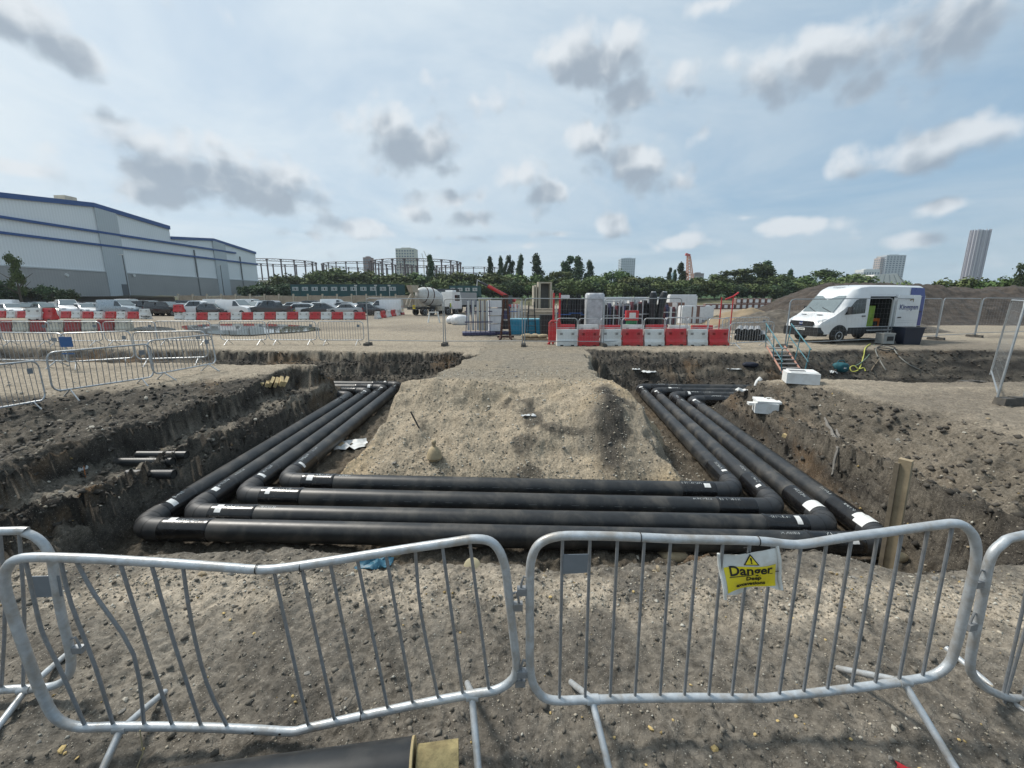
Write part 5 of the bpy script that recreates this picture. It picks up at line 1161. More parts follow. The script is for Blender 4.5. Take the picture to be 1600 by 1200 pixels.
cars = [(-8, 0, 'white', 'panel van', 205), (22, 0, 'white', 'hatchback', 335), (48, 0, 'black', 'hatchback', 330), (75, 0, 'dark green', 'hatchback', 335), (80, 0, 'white', 'hatchback', 330), (108, 0, 'white', 'panel van', 325),
        (163, 0, 'silver', 'hatchback', 345), (188, 0, 'pale blue', 'panel van', 355), (230, 0, 'black', 'pickup truck', 0), (262, 0, 'black', 'SUV', 0), (317, 0, 'white', 'pickup truck', 195), (370, 0, 'white', 'panel van', 350), (405, 0, 'white', 'SUV', 250),
        (432, 0, 'dark grey', 'pickup truck', 185), (505, 0, 'dark grey', 'saloon car', 182), (575, 0, 'dark grey', 'saloon car', 5), (602, 0, 'white', 'panel van', 185),
        (38, 1, 'silver', 'saloon car', 190), (95, 1, 'white', 'hatchback', 340), (140, 1, 'dark grey', 'saloon car', 350), (205, 1, 'white', 'panel van', 350), (172, 1, 'silver', 'hatchback', 5), (300, 1, 'dark grey', 'SUV', 10), (345, 1, 'white', 'panel van', 5), (395, 1, 'white', 'panel van', 0),
        (455, 1, 'silver', 'hatchback', 190), (482, 1, 'dark grey', 'SUV', 180), (545, 1, 'silver', 'hatchback', 0), (525, 1, 'white', 'panel van', 5), (565, 1, 'dark green', 'hatchback', 180),
        (20, 2, 'dark grey', 'SUV', 0), (70, 2, 'black', 'hatchback', 180), (120, 2, 'silver', 'saloon car', 0), (165, 2, 'white', 'hatchback', 0), (250, 2, 'dark grey', 'hatchback', 0), (285, 2, 'black', 'SUV', 180), (372, 2, 'white', 'panel van', 180), (430, 2, 'white', 'panel van', 0), (470, 2, 'white', 'SUV', 0),
        (5, 1, 'silver', 'hatchback', 350), (65, 1, 'pale blue', 'hatchback', 0), (120, 1, 'white', 'saloon car', 185), (228, 1, 'silver', 'SUV', 5), (258, 1, 'white', 'hatchback', 350), (278, 1, 'dark grey', 'hatchback', 185), (320, 1, 'silver', 'saloon car', 0), (425, 1, 'pale blue', 'SUV', 0), (500, 1, 'white', 'saloon car', 5), (590, 1, 'dark grey', 'hatchback', 0),
        (45, 2, 'white', 'panel van', 0), (95, 2, 'pale blue', 'saloon car', 0), (145, 2, 'white', 'SUV', 0), (190, 2, 'dark grey', 'saloon car', 180), (215, 2, 'white', 'panel van', 0), (315, 2, 'white', 'hatchback', 0), (340, 2, 'silver', 'SUV', 180), (400, 2, 'dark grey', 'hatchback', 0), (500, 2, 'silver', 'hatchback', 180), (528, 2, 'white', 'panel van', 180), (560, 2, 'black', 'SUV', 0), (585, 2, 'white', 'hatchback', 0),
        (135, 0, 'white', 'hatchback', 340), (292, 0, 'silver', 'hatchback', 5), (340, 0, 'dark grey', 'hatchback', 350), (465, 0, 'white', 'hatchback', 200), (545, 0, 'silver', 'saloon car', 175)]
for i, (px, r_, colr, kd, az_) in enumerate(cars):
    py = (492.5, 486.0, 480.8)[r_] + (.6 if i % 2 else 0) + (px - 300) * -.001
    p = P(px, py); u = Vector((math.cos(R(az_)), math.sin(R(az_)), 0)); base = Vector((p.x, p.y, H(p.x, p.y))) - u * 2.2
    lab = f'{colr} {kd} parked {ROWS[r_]}'
    CK[kd].place(base, R(az_), lab, f'{colr} {kd}s row {r_ + 1}', None, None, {VANW: PAINT[colr]} if colr != 'white' else {})
for k in CK.values(): k.finish()
# ------------------------------------------------------------------ concrete mixer truck
p = P(645, 493.5); t = thing('mixer_truck', 'white drum concrete mixer truck at the far yard', 'truck', (p.x, p.y, 0), R(52)); t.scale = (.86, .86, .92)
CRE = mat('mixer_cream', (.42, .37, .29), .6, 0, .15, 4, dirt=(.2, .17, .13), dscale=2, damt=.6)
MB().box((4.2, 0, .95), (8.6, .9, .28)).build('chassis', mat('chassis_dark', (.05, .045, .04), .7), t)
MB().lathe([(0, .45), (.15, .62), (.8, .95), (2.0, 1.22), (3.0, 1.22), (4.0, .95), (4.4, .5)], 24, 'x').build('drum', mat('drum_white', (.55, .56, .55), .5, 0, .08, 2, dirt=(.35, .31, .25), dscale=1.5, damt=.6), t, 30, (.9, 0, 2.95), (0, R(13), 0))
for x, r in ((2.0, 1.25), (1.1, 1.06)): MB().lathe([(0, r), (.14, r)], 24, 'x').build('drum_band', RUST, t, 30, (.9 + x, 0, 2.95 - x * math.sin(R(13))), (0, R(13), 0))
MB().prism([(-.1, 3.0), (.55, 3.0), (.9, 3.9), (-.5, 3.9)], -.5, .5, 'y').build('hopper', CRE, t)
for s_ in (-1, 1): MB().tube([(.9, s_ * .7, 1.1), (-.1, s_ * .12, 3.1)], .09, 6).build('rear_strut', CRE, t); MB().tube([(-.1, s_ * .7, 1.1), (.5, s_ * .35, 2.6)], .08, 6).build('rear_strut', CRE, t)
MB().tube([(.1, 0, 2.9), (-.55, .2, 2.0), (-.75, .3, 1.4)], .17, 8).build('chute', CRE, t, True)
cabt = MB().prism([(6.4, .8), (8.3, .8), (8.35, 1.8), (8.0, 3.1), (6.4, 3.1)], -1.2, 1.2, 'y').build('cab', VANW, t); MB().box((7.4, 1.2, 2.3), (1.0, .03, .8)).box((7.4, -1.2, 2.3), (1.0, .03, .8)).build('side_window', GLASS, cabt)
MB().box((7.2, 0, 3.25), (.7, 1.6, .25)).build('roof_beacon', VANW, t); MB().box((-.05, 0, .95), (.06, 2.2, .35)).build('rear_bumper', BLACKP, t)
hz = MB().box((-.1, -.5, 1.15), (.03, .55, .5)).build('hazard_board', mat('hazard_yellow', (.65, .5, .02), .5), t); MB().prism(tri(.16), -.125, -.118, 'x').build('hazard_triangle', INK, hz).location = (0, -.5, 1.15)
for x in (1.3, 2.6, 5.6, 7.2):
    for s_ in (-1, 1): wheel(t, x, s_ * 1.0, .5, .36, .55, False)
for s_ in (-1, 1): MB().box((1.95, s_ * 1.05, 1.12), (2.6, .4, .05)).build('mudguard', BLACKP, t); MB().box((4.2, s_ * .9, .9), (1.2, .5, .6)).build('side_tank', CRE, t)
# second lorry beyond
p = P(706, 490); t = thing('lorry', 'dark fronted lorry parked beyond the mixer truck', 'truck', (p.x, p.y, 0), R(250))
MB().box((-2.2, 0, 1.0), (7, .9, .25)).build('chassis', BLACKP, t); c = MB().prism([(.0, .7), (1.9, .7), (1.95, 1.7), (1.75, 3.3), (0, 3.3)], -1.22, 1.22, 'y').build('cab', mat('lorry_black', (.03, .035, .04), .3, coat=.3), t)
MB().box((1.88, 0, 2.5), (.06, 2.1, .85), 0, 0, R(-7)).build('windscreen', GLASSL, c); MB().box((1.95, 0, 1.3), (.06, 1.8, .8)).build('grille', BLACKP, c)
MB().box((-2.8, 0, 2.0), (5.0, 2.4, 1.7)).build('tipper_body', mat('lorry_grey', (.30, .31, .32), .5), t)
for s_ in (-1, 1):
    MB().box((1.97, s_ * .9, .95), (.06, .35, .2)).build('headlight', LAMP, t); MB().box((1.8, s_ * 1.4, 2.6), (.1, .2, .6)).build('mirror', WHITEP, t)
    for x in (.9, -3.0, -4.3): wheel(t, x, s_ * 1.0, .5, .34, .55, False)
# ------------------------------------------------------------------ storage yard
def at(px, py): p = P(px, py); return Vector((p.x, p.y, H(p.x, p.y)))
PURP = mat('violet_frame', (.05, .05, .11), .5, .2, .15, 8); PANE = mat('glass_sheet', (.50, .54, .56), .15, 0, .1, 3, spec=.8); WRAP = mat('stretch_wrap', (.44, .46, .48), .35, 0, .25, 5, .5, 9)
BLKW = mat('black_wrap', (.014, .015, .017), .4, 0, .3, 6, .4, 12); WPAL = mat('white_wrap', (.66, .67, .68), .4, 0, .1, 4, .4, 8); SLAB = mat('slab_stone', (.33, .28, .22), .85, 0, .15, 2, dirt=(.2, .17, .14), dscale=1.5, damt=.5)
BRICK = mat('brick_pack', (.20, .115, .095), .9, 0, .2, 6); TARP = mat('blue_tarp', (.02, .21, .33), .45, 0, .25, 4, .5, 6)
t = thing('glass_rack', 'violet glass rack with slender white panes', 'rack', at(748, 523.5), .15)
MB().box((0, 0, .09), (1.9, 1.1, .14)).build('base', PURP, t)
for i in range(6): MB().tube([(-.75 + i * .28, -.35, .15), (-.62 + i * .25, .0, 2.0)], .025, 6).build('upright', PURP, t); 
for i in range(5): MB().box((-.58 + i * .27, -.12, 1.1), (.13, .03, 1.7), 0, R(10)).build('pane', PANE, t)
for z, y in ((.75, -.24), (1.35, -.13)): MB().box((0, y, z), (1.6, .06, .06)).build('rail', PURP, t)
t = thing('formwork_panel', 'tall beige formwork panel standing beside the glass rack', 'panel', at(758, 516), .1)
MB().box((0, 0, 1.05), (.85, .5, 2.1)).build('panel', mat('beige_panel', (.42, .36, .25), .8, 0, .1, 3), t); MB().box((0, 0, 2.12), (.9, .55, .06)).build('cap', WPAL, t)
t = thing('strapped_stack', 'stack of pale units strapped with dark bands', 'stack', at(777, 522), .2)
MB().box((0, 0, .08), (1.4, .9, .14)).build('pallet', PURP, t)
for i in range(4): MB().box((-.15, 0, .4 + i * .46), (.75, .7, .40), .03 * (i % 2)).build('unit', WPAL, t)
for i in range(3): MB().box((.42, -.05, .55 + i * .6), (.3, .75, .5), .1).build('wrapped_unit', [BLKW, PURP, BLKW][i], t)
t = thing('steel_trestle', 'rusty steel trestle of two leaning posts', 'trestle', at(790, 529.5), .05)
for s_ in (-1, 1): MB().tube([(s_ * .26, 0, 0), (s_ * .06, 0, 2.3)], .075, 6).build('post', RUST, t); MB().tube([(s_ * .30, -.45, .02), (s_ * .24, .4, .3)], .05, 6).build('foot', RUST, t)
MB().box((0, 0, .12), (.9, .12, .1)).build('base_beam', RUST, t); MB().box((0, 0, 2.2), (.3, .12, .1)).build('head_plate', RUST, t)
t = thing('tarp_crate', 'crate wrapped in bright blue tarpaulin', 'crate', at(822, 521.5), .0)
g = random.Random(4); mb = MB()
for k, z in enumerate((0, .3, .6, .85)):
    for q in range(24):
        a = q / 24 * 2 * PI; x = max(-1, min(1, 1.35 * math.cos(a))); y = max(-1, min(1, 1.35 * math.sin(a))); mb.v.append((x * (1.02 + g.uniform(-.03, .03)), y * (.55 + g.uniform(-.03, .03)), z))
for k in range(3):
    for q in range(24): mb.f.append((k * 24 + q, k * 24 + (q + 1) % 24, k * 24 + 24 + (q + 1) % 24, k * 24 + 24 + q)); mb.m.append(0)
mb.f.append(tuple(72 + q for q in range(24))); mb.m.append(0); mb.build('tarpaulin', TARP, t, True); MB().box((0, 0, .88), (1.95, 1.0, .06)).build('lid', mat('pale_tarp', (.16, .38, .46), .5), t)
tub('rubbish_bin', 'black plastic rubbish bin next to the blue crate', 'bin', at(854, 525.5), .68, .62, 1.18, BLACKP, .05)
t = thing('step_ladder', 'black folding step ladder in front of the blue crate', 'ladder', at(830, 524), .1)
for s_ in (-1, 1):
    MB().tube([(s_ * .24, -.35, 0), (s_ * .14, 0, 1.9)], .03, 6).build('front_rail', BLACKP, t); MB().tube([(s_ * .30, .4, 0), (s_ * .14, 0, 1.9)], .022, 6).build('rear_leg', BLACKP, t)
for i in range(6): MB().box((0, -.35 + i * .055, .28 + i * .28), (.40, .09, .03)).build('step', BLACKP, t)
t = thing('sandbag_pallet', 'pallet of cream sacks in front of the blue crate', 'pallet', at(835, 531), .0)
MB().box((0, 0, .06), (1.3, .9, .12)).build('pallet', TIMBER, t)
for i in range(5):
    s_ = MB().lathe([(-.28, .05), (-.24, .12), (0, .15), (.24, .12), (.28, .05)], 10, 'x').build('sack', SANDM, t, True, (-.42 + (i % 3) * .42, -.2 + .35 * (i // 3), .22), (0, 0, .3 * i)); s_.scale = (1, 1.1, .7)
t = thing('red_gate', 'red steel gate frame at the end of the barrier blocks', 'gate', at(868, 538), .0)
for x in (-.12, .16): MB().cyl((x, 0, 0), (x, 0, 2.35), .045, 8).build('post', RED, t, True)
MB().tube([(-.3, -.1, 0), (-.3, -.1, 1.0), (-.22, -.1, 1.08), (.1, -.1, 1.08), (.18, -.1, 1.0), (.18, -.1, 0)], .05, 8).build('lower_frame', RED, t, True); MB().box((-.06, -.1, .55), (.4, .05, .9)).build('infill', RED, t)
for s_ in (-1, 1): MB().tube([(0, 0, .3), (s_ * .4, -.2, .02)], .025, 6).build('stay', RED, t)
t = thing('red_hoist', 'tall red steel frame beside the grey ducts', 'frame', at(1130, 533), .0)
for x in (-.28, .28): MB().cyl((x, 0, 0), (x, 0, 2.15), .03, 8).build('post', RED, t, True)
MB().tube([(-.1, 0, 2.05), (.28, 0, 2.2), (.55, .1, 2.38)], .04, 6).build('boom', RED, t, True)
# upright black bundles
def bundle(px, py, n, label, hgt, strap=None):
    t = thing('pipe_bundle', label, 'bundle', at(px, py), .05)
    for i in range(n):
        for j in range(2): MB().cyl((-.13 * n / 2 + i * .15, j * .16, 0), (-.13 * n / 2 + i * .15 + rnd.uniform(-.03, .03), j * .16, hgt * rnd.uniform(.92, 1.04)), .07, 8).build('pipe', BLKW, t, True)
    if strap: MB().box((0, .05, hgt * .55), (.15 * n + .06, .36, .05)).build('strap', strap, t)
    MB().box((0, .05, .06), (.15 * n + .2, .6, .1)).build('pallet', TIMBER, t)
STB = mat('blue_strap', (.03, .10, .30), .5)
bundle(882, 521.5, 4, 'black pipe bundle with white cap nearest the red gate', 2.1, STB); bundle(898, 521.5, 5, 'black pipe bundle between the white cap and the wrapped pallet', 2.25, STB); bundle(912, 519, 3, 'short black pipe bundle tight against the wrapped pallet', 2.0, STB)
tag(MB().box((0, 0, 2.16), (.55, .5, .18)).build('foam_slab', WPAL, None, False, at(881, 521.5) + Vector((0, .05, .06))), 'white cap lying on top of the black pipe bundle', 'cap')
t = thing('wrapped_pallet', 'tall pallet load in crinkled clear stretch wrap', 'pallet', at(927, 521), .05)
g = random.Random(9); mb = MB(); lev = [0.1, .5, 1.0, 1.5, 2.0, 2.32, 2.42]
for z in lev:
    for q in range(20):
        a = q / 20 * 2 * PI; x = max(-1, min(1, 1.3 * math.cos(a))); y = max(-1, min(1, 1.3 * math.sin(a))); k = (.86 if z > 2.4 else 1) * (1 + g.uniform(-.05, .05)); mb.v.append((x * .52 * k, y * .5 * k, z))
for k in range(len(lev) - 1):
    for q in range(20): mb.f.append((k * 20 + q, k * 20 + (q + 1) % 20, k * 20 + 20 + (q + 1) % 20, k * 20 + 20 + q)); mb.m.append(0)
mb.f.append(tuple(120 + q for q in range(20))); mb.m.append(0); mb.build('wrapped_load', WRAP, t, 50); MB().box((0, 0, .06), (1.1, 1.1, .1)).build('pallet', TIMBER, t)
for i, (px, w_, h_) in enumerate([(950, 1.1, 1.9), (966, 1.0, 1.7), (984, 1.2, 2.0), (1003, 1.1, 2.1)]):
    t = thing('frame_stillage', ['grey stillage with dark frames next to the wrapped pallet', 'low stillage of dark and violet frames', 'stillage of dark frames behind the fire point', 'open silver stillage beside the black columns'][i], 'stillage', at(px, 519), .1 * (i % 2))
    for sx in (-1, 1):
        for sy_ in (-1, 1): MB().box((sx * w_ / 2, sy_ * .45, h_ / 2), (.06, .06, h_)).build('post', GALV, t)
    for z in (.15, h_ * .55, h_): MB().box((0, -.45, z), (w_, .05, .05)).build('rail', GALV, t)
    for k in range(5):
        MB().box((-w_ * .4 + k * w_ * .2, -.1 + .1 * (k % 2), h_ * .47), (.09, .6, h_ * (.75 + .1 * (k % 3)))).build('frame_unit', [BLKW, BLKW, PURP, BLKW, mat('maroon', (.12, .03, .04), .5)][(k + i) % 5], t)
for i, px in enumerate((1017, 1029)):
    t = thing('wrapped_column', ['straight tall column in black wrap beside the stillage', 'bowed tall column in black wrap at the stillage end'][i], 'column', at(px, 520.5), 0)
    MB().tube([(0, 0, 0), (.04 * (1 - 2 * i), 0, .8), (.02, 0, 1.5), (.12 * (2 * i - 1) * i, 0, 2.1), (.2 * i, 0, 2.45)], [.2, .22, .2, .24, .17], 10).build('wrap', BLKW, t, True); MB().box((.2 * i, 0, 2.48), (.2, .2, .06)).build('white_end', WPAL, t)
t = thing('fire_point', 'red fire point box with white panel on a green stand', 'fire point', at(985, 528.5), 0)
MB().box((0, 0, .68), (.5, .35, .5)).build('stand', mat('green_plastic', (.02, .16, .06), .5), t); b9 = MB().box((0, -.02, 1.2), (.66, .3, .52)).build('red_box', RED, t); MB().box((0, -.18, 1.2), (.34, .02, .30)).build('notice', WHITEP, b9); MB().box((0, 0, .21), (.55, .4, .42)).build('base', BLACKP, t)
for i in range(9):
    px = 946 + i * 9.2; tag(MB().box((0, 0, 1.05), (1.05, 1.0, 2.1), .02 * (i % 3)).box((0, 0, 2.14), (.9, .85, .12)).build('wrapped_pallet', WPAL, None, False, at(px, 500.5)), 'white wrapped pallet in the row behind the stillages', 'pallet', 'white wrapped pallets behind the stillages')
for i in range(3):
    px = 1050 + i * 13; tag(MB().box((0, 0, 1.2), (1.2, 1.1, 2.3), .05 * i).box((0, 0, 2.42), (1.0, .95, .14), .05 * i).build('wrapped_pallet', WPAL, None, False, at(px, 494)), 'white wrapped pallet load standing behind the brick pack', 'pallet', 'white wrapped pallets by the bricks')
tag(MB().box((0, 0, .85), (2.3, 1.0, 1.5)).box((0, 0, .05), (2.3, 1.0, .1)).build('brick_pack', BRICK, None, False, at(1049, 496)), 'wide reddish brick pack beside the white pallets', 'brick pack')
def bpack(loc, label, group):
    if not hasattr(bpack, 'p'):
        t = thing('brick_pack', label, 'brick pack', loc, 0, group); MB().box((0, 0, .5), (1.0, .95, .98)).build('bricks', BRICK, t); MB().box((0, -.48, .5), (.6, .02, .6)).build('label_sheet', WPAL, t); MB().box((0, 0, 1.0), (.98, .93, .03)).build('wrap_top', WPAL, t); bpack.p = t; KIDS[t.name] = list(t.children)
    else: dup(bpack.p, loc, 0, label, group)
for i in range(11): q = P(1104 + i * 9.35, 483.0); bpack((q.x, q.y, H(q.x, q.y)), '%s labelled brick pack from the black heap, lower row' % ORDN[10 - i], 'brick packs in the lower row')
for i in range(6): q = P(1151 + i * 9.35, 483.0); bpack((q.x, q.y, H(q.x, q.y) + 1.02), '%s labelled brick pack from the black heap, upper row' % ORDN[5 - i], 'brick packs in the upper row')
for i in range(5): tag(MB().box((0, 0, .3), (1.1, .9, .6)).box((0, 0, .62), (1.0, .8, .06)).build('stone_pallet', WPAL, None, False, at(1090 - i * 2 + i * 9, 482.2)), 'low white wrapped pallet in front of the brick packs', 'pallet', 'low white pallets by the brick packs')
tag(MB().box((0, 0, .45), (3.0, 1.2, .8), 0, 0, .1, .8).build('covered_heap', BLKW, None, False, at(1212, 484.5)), 'black sheeted heap at the end of the brick packs', 'heap')
# concrete shaft, slabs, telehandler boom
t = thing('concrete_shaft', 'pale precast shaft units standing open before the trees', 'shaft', at(849, 491), .15); t.scale = (.56, .7, .93)
MB().box((0, 0, 2.25), (2.2, .35, 4.3)).build('back_wall', mat('shaft_dark', (.10, .10, .095), .8), t)
for x, w_, h_ in ((-1.35, .55, 4.4), (1.3, .4, 4.4), (-2.1, .35, 4.0), (-2.6, .25, 3.9), (1.75, .3, 3.3)): MB().box((x, -.8, h_ / 2), (w_, 1.6, h_)).build('wall_unit', CONC, t)
MB().box((0, -.7, 4.3), (2.4, 1.4, .2)).build('lintel', CONC, t)
for i in range(8):
    tag(MB().box((0, 0, .35), (2.6, 1.1, .6), .02 * (i % 3)).box((0, 0, .85), (2.4, 1.0, .3), .03).build('slab_stack', SLAB, None, False, at(792 + (i % 4) * 21, 504.5 if i < 4 else 497)), ['tan stone slab stack in the row behind the blue crate', 'tan stone slab stack in the row before the precast shaft'][i // 4], 'slab stack', 'stone slab stacks ' + 'ab'[i // 4])
t = thing('telehandler', 'red telescopic handler with its boom raised', 'telehandler', at(793, 491.5), R(172))
MB().box((0, 0, 1.0), (2.4, 1.6, .7)).build('chassis', RED, t); MB().box((-.2, .5, 1.85), (1.2, .8, 1.1)).build('cab', GLASS, t)
MB().tube([(-1.0, -.3, 1.7), (2.6, -.3, 3.6)], .24, 6).build('boom', RED, t); MB().tube([(2.4, -.3, 3.5), (3.6, -.3, 4.1)], .17, 6).build('boom_extension', mat('boom_dark', (.05, .05, .055), .5), t); MB().tube([(3.5, -.3, 4.05), (4.0, -.3, 4.4), (4.1, -.3, 3.6)], .08, 6).build('fork_carriage', GALV, t)
for x in (-.8, .8):
    for s_ in (-1, 1): wheel(t, x, s_ * .75, .5, .35, .5, False)
for i, (px, py) in enumerate([(707, 506), (718, 507.5)]):
    sandbag(at(px, py).x, at(px, py).y, at(px, py).z, ['white bulk bag half sunk beside the trestle', 'plump white bulk bag next to the glass rack'][i], (.5 + .2 * i, .5, .36 + .1 * i), 0, None, WPAL, 'bulk_bag', 'bulk bag', 40 + i)
t = thing('white_trestle', 'white folding trestle on the tan yard', 'trestle', at(678, 504), .2)
for s_ in (-1, 1): MB().tube([(s_ * .5, -.3, 0), (s_ * .35, 0, .9)], .06, 6).build('leg', WHITEP, t); MB().tube([(s_ * .5, .3, 0), (s_ * .35, 0, .9)], .06, 6).build('leg', WHITEP, t)
MB().box((0, 0, .9), (.9, .12, .1)).build('top_beam', WHITEP, t)
# second line of racks and loads packed behind the first
g = random.Random(12)
for i, px in enumerate([803, 880, 893, 906, 921, 938, 954, 969, 983, 998, 1012, 1026, 1041]):
    h_ = g.uniform(1.5, 2.3); t = thing('load_rack', 'dark load rack, %s in the rear line from the rusty trestle' % ORDN[i], 'rack', at(px, 509 + g.uniform(-1, 1)), g.uniform(-.1, .1), 'dark load racks in the rear line')
    for sx in (-.55, .55): MB().box((sx, 0, h_ / 2), (.06, .9, h_)).build('post', [GALV, WHITEP, BLKW][i % 3], t)
    for k in range(4): MB().box((-.36 + k * .24, g.uniform(-.1, .1), h_ * .45), (.15, .7, h_ * g.uniform(.7, .95))).build('wrapped_unit', g.choice([BLKW, BLKW, PURP, WRAP, WPAL, mat('maroon', (.12, .03, .04), .5)]), t)
    MB().box((0, -.4, h_ * .6), (1.15, .06, .05)).build('rail', g.choice([GALV, STB, WHITEP]), t)
for i, px in enumerate([1072, 1086, 1098]): tag(MB().box((0, 0, .7), (1.2, 1.0, 1.4), .05 * i).box((0, 0, 1.43), (1.1, .9, .06)).build('wrapped_pallet', WPAL if i != 1 else BRICK, None, False, at(px, 505)), ['white wrapped pallet on the sandy yard near the brick packs', 'brown brick pallet between two white ones', 'white wrapped pallet next to the sand heap'][i], 'pallet')
# grey ducts lying behind the crowd barrier
DUCT = mat('grey_duct', (.27, .275, .28), .55, 0, .1, 4)
for i in range(9):
    q = at(1152 + (i % 5) * 10, 532.5 - (i // 5) * .1); r_ = .16; z = r_ + (.29 if i > 4 else 0); zz1 = q.z + z
    t = thing('grey_duct', 'grey ribbed duct in the stack by the site steps', 'duct', (q.x, q.y + 1.2 * .0, zz1), R(62), 'grey ducts stacked by the steps')
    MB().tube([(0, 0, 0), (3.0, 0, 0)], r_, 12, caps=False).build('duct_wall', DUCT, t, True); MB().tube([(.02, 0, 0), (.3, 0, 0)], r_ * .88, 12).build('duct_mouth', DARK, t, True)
# ------------------------------------------------------------------ two workers
def worker(px, py, label, rz, vest):
    p = at(px, py); t = thing('person', label, 'person', p, rz)
    V = [(0, 0, .95), (0, 0, 1.15), (0, 0, 1.38), (0, .01, 1.50), (0, .02, 1.64), (0, .02, 1.74), (.19, 0, 1.40), (.26, .02, 1.14), (.24, .12, .92), (-.19, 0, 1.40), (-.26, .02, 1.14), (-.24, .10, .92), (.10, 0, .90), (.11, .03, .50), (.12, 0, .08), (.12, .14, .04), (-.10, 0, .90), (-.12, -.03, .50), (-.13, -.06, .08), (-.13, .08, .04)]
    E = [(0, 1), (1, 2), (2, 3), (3, 4), (4, 5), (2, 6), (6, 7), (7, 8), (2, 9), (9, 10), (10, 11), (0, 12), (12, 13), (13, 14), (14, 15), (0, 16), (16, 17), (17, 18), (18, 19)]
    rr = [.16, .16, .17, .06, .105, .08, .075, .055, .045, .075, .055, .045, .10, .07, .05, .045, .10, .07, .05, .045]
    me = bpy.data.meshes.new('body'); me.from_pydata(V, E, []); o = obj('body', me, mat('navy_workwear', (.02, .025, .04), .8), t)
    o.modifiers.new('skin', 'SKIN'); o.modifiers.new('sub', 'SUBSURF').levels = 1; o.modifiers['sub'].render_levels = 1
    for i, s_ in enumerate(me.skin_vertices[0].data): s_.radius = (rr[i], rr[i] * .8); s_.use_root = (i == 0)
    MB().lathe([(.92, .19), (1.0, .20), (1.3, .21), (1.44, .17), (1.48, .10)], 12, 'z').build('vest', vest, t, True).scale = (1, .75, 1)
    MB().lathe([(1.62, .105), (1.70, .108), (1.75, .10)], 10, 'z', (0, .02, 0)).build('face_band', mat('skin_tone', (.35, .22, .16), .6), t, True)
    MB().lathe([(1.745, .15), (1.75, .13), (1.80, .115), (1.86, .06)], 12, 'z', (0, .02, 0)).build('helmet', WHITEP, t, True)
HV = mat('hi_vis_yellow', (.55, .62, .05), .6)
worker(706, 491.5, 'worker in yellow hi-vis vest by the bulk bags', .4, HV); worker(717, 489.5, 'worker in hi-vis before the dark green container', 2.2, mat('hi_vis_lime', (.40, .55, .10), .6))
# ------------------------------------------------------------------ puddles and soil heaps
WAT = mat('puddle_water', (.10, .095, .08), .04, 0, .1, 1, spec=.7)
def blob(name, pxs, z, m, kind='structure'):
    q = [P(*k) for k in pxs]; c = sum(q, Vector()) / len(q); q = smooth_path(q, True, 5)
    o = MB().add([(v.x - c.x, v.y - c.y, 0) for v in q] + [(v.x - c.x, v.y - c.y, -.12) for v in q], [tuple(range(len(q))), *[((i + 1) % len(q), i, i + len(q), (i + 1) % len(q) + len(q)) for i in range(len(q))]]).build(name, m, None, False, (c.x, c.y, z)); return tag(o, kind=kind)
blob('puddle', [(300, 519), (340, 524), (395, 525), (430, 522), (480, 519), (500, 515), (470, 510), (400, 507), (330, 508), (285, 511)], .075, WAT)
blob('puddle', [(205, 516), (240, 517.5), (275, 517), (262, 513), (225, 511.5)], .07, WAT)
HEAPM = {}
def heap(name, x0, x1, y0, y1, hf, m, n=60, m2=46, kind='structure'):
    X, Y = np.meshgrid(np.linspace(x0, x1, n), np.linspace(y0, y1, m2)); u = (X - x0) / (x1 - x0); v = (Y - y0) / (y1 - y0)
    Z = hf(u, v) + (.30 * fbm(X, Y, .5, 4, 201) + .30 * fbm(X, Y, 1.7, 3, 205)) * np.clip(hf(u, v), 0, 1); Z = Z - .15
    co = np.stack([X, Y, Z], -1).reshape(-1, 3); id_ = np.arange(n * m2).reshape(m2, n); f = np.stack([id_[:-1, :-1], id_[:-1, 1:], id_[1:, 1:], id_[1:, :-1]], -1).reshape(-1, 4)
    me = bpy.data.meshes.new(name); me.from_pydata(co.tolist(), [], f.tolist()); me.polygons.foreach_set('use_smooth', [True] * len(f)); me.update(); return tag(obj(name, me, m), kind=kind)
HS = mat('heap_soil', (.034, .027, .022), .97, 0, .45, 2.2, 1.0, 7, c2=(.058, .046, .037), dirt=(.10, .085, .07), dscale=7, damt=.35); HS2 = mat('heap_soil_grey', (.065, .057, .048), .97, 0, .35, 1.8, 1.0, 7, c2=(.10, .087, .07), dirt=(.22, .19, .15), dscale=4, damt=.5); HT = mat('heap_sand', (.26, .20, .13), .97, 0, .15, 1, .5, 5)
bump2 = lambda u, v, pw=1.0: np.clip(4 * u * (1 - u), 0, 1) ** pw * np.clip(4 * v * (1 - v), 0, 1) ** pw
heap('soil_heap', 22, 62, 33, 52, lambda u, v: 3.35 * ss(u, 0, .24) * ss(1 - u, 0, .35) * ss(v, 0, .38) * ss(1 - v, 0, .3) * (1 + .08 * np.sin(u * 9)) - .05, HS, 170, 90)
heap('soil_heap', 13.5, 28, 26.5, 33, lambda u, v: (1.55 + .3 * np.sin(u * 11)) * bump2(u, v, .8) - .05, HS2, 80, 40)
heap('soil_heap', 29.5, 41, 23, 27.5, lambda u, v: .5 * bump2(u, v, .7) - .05, HS2, 60, 30)
heap('sand_heap', 14.5, 23, 34, 39, lambda u, v: 1.25 * bump2(u, v, .8) - .05, HT, 50, 30)
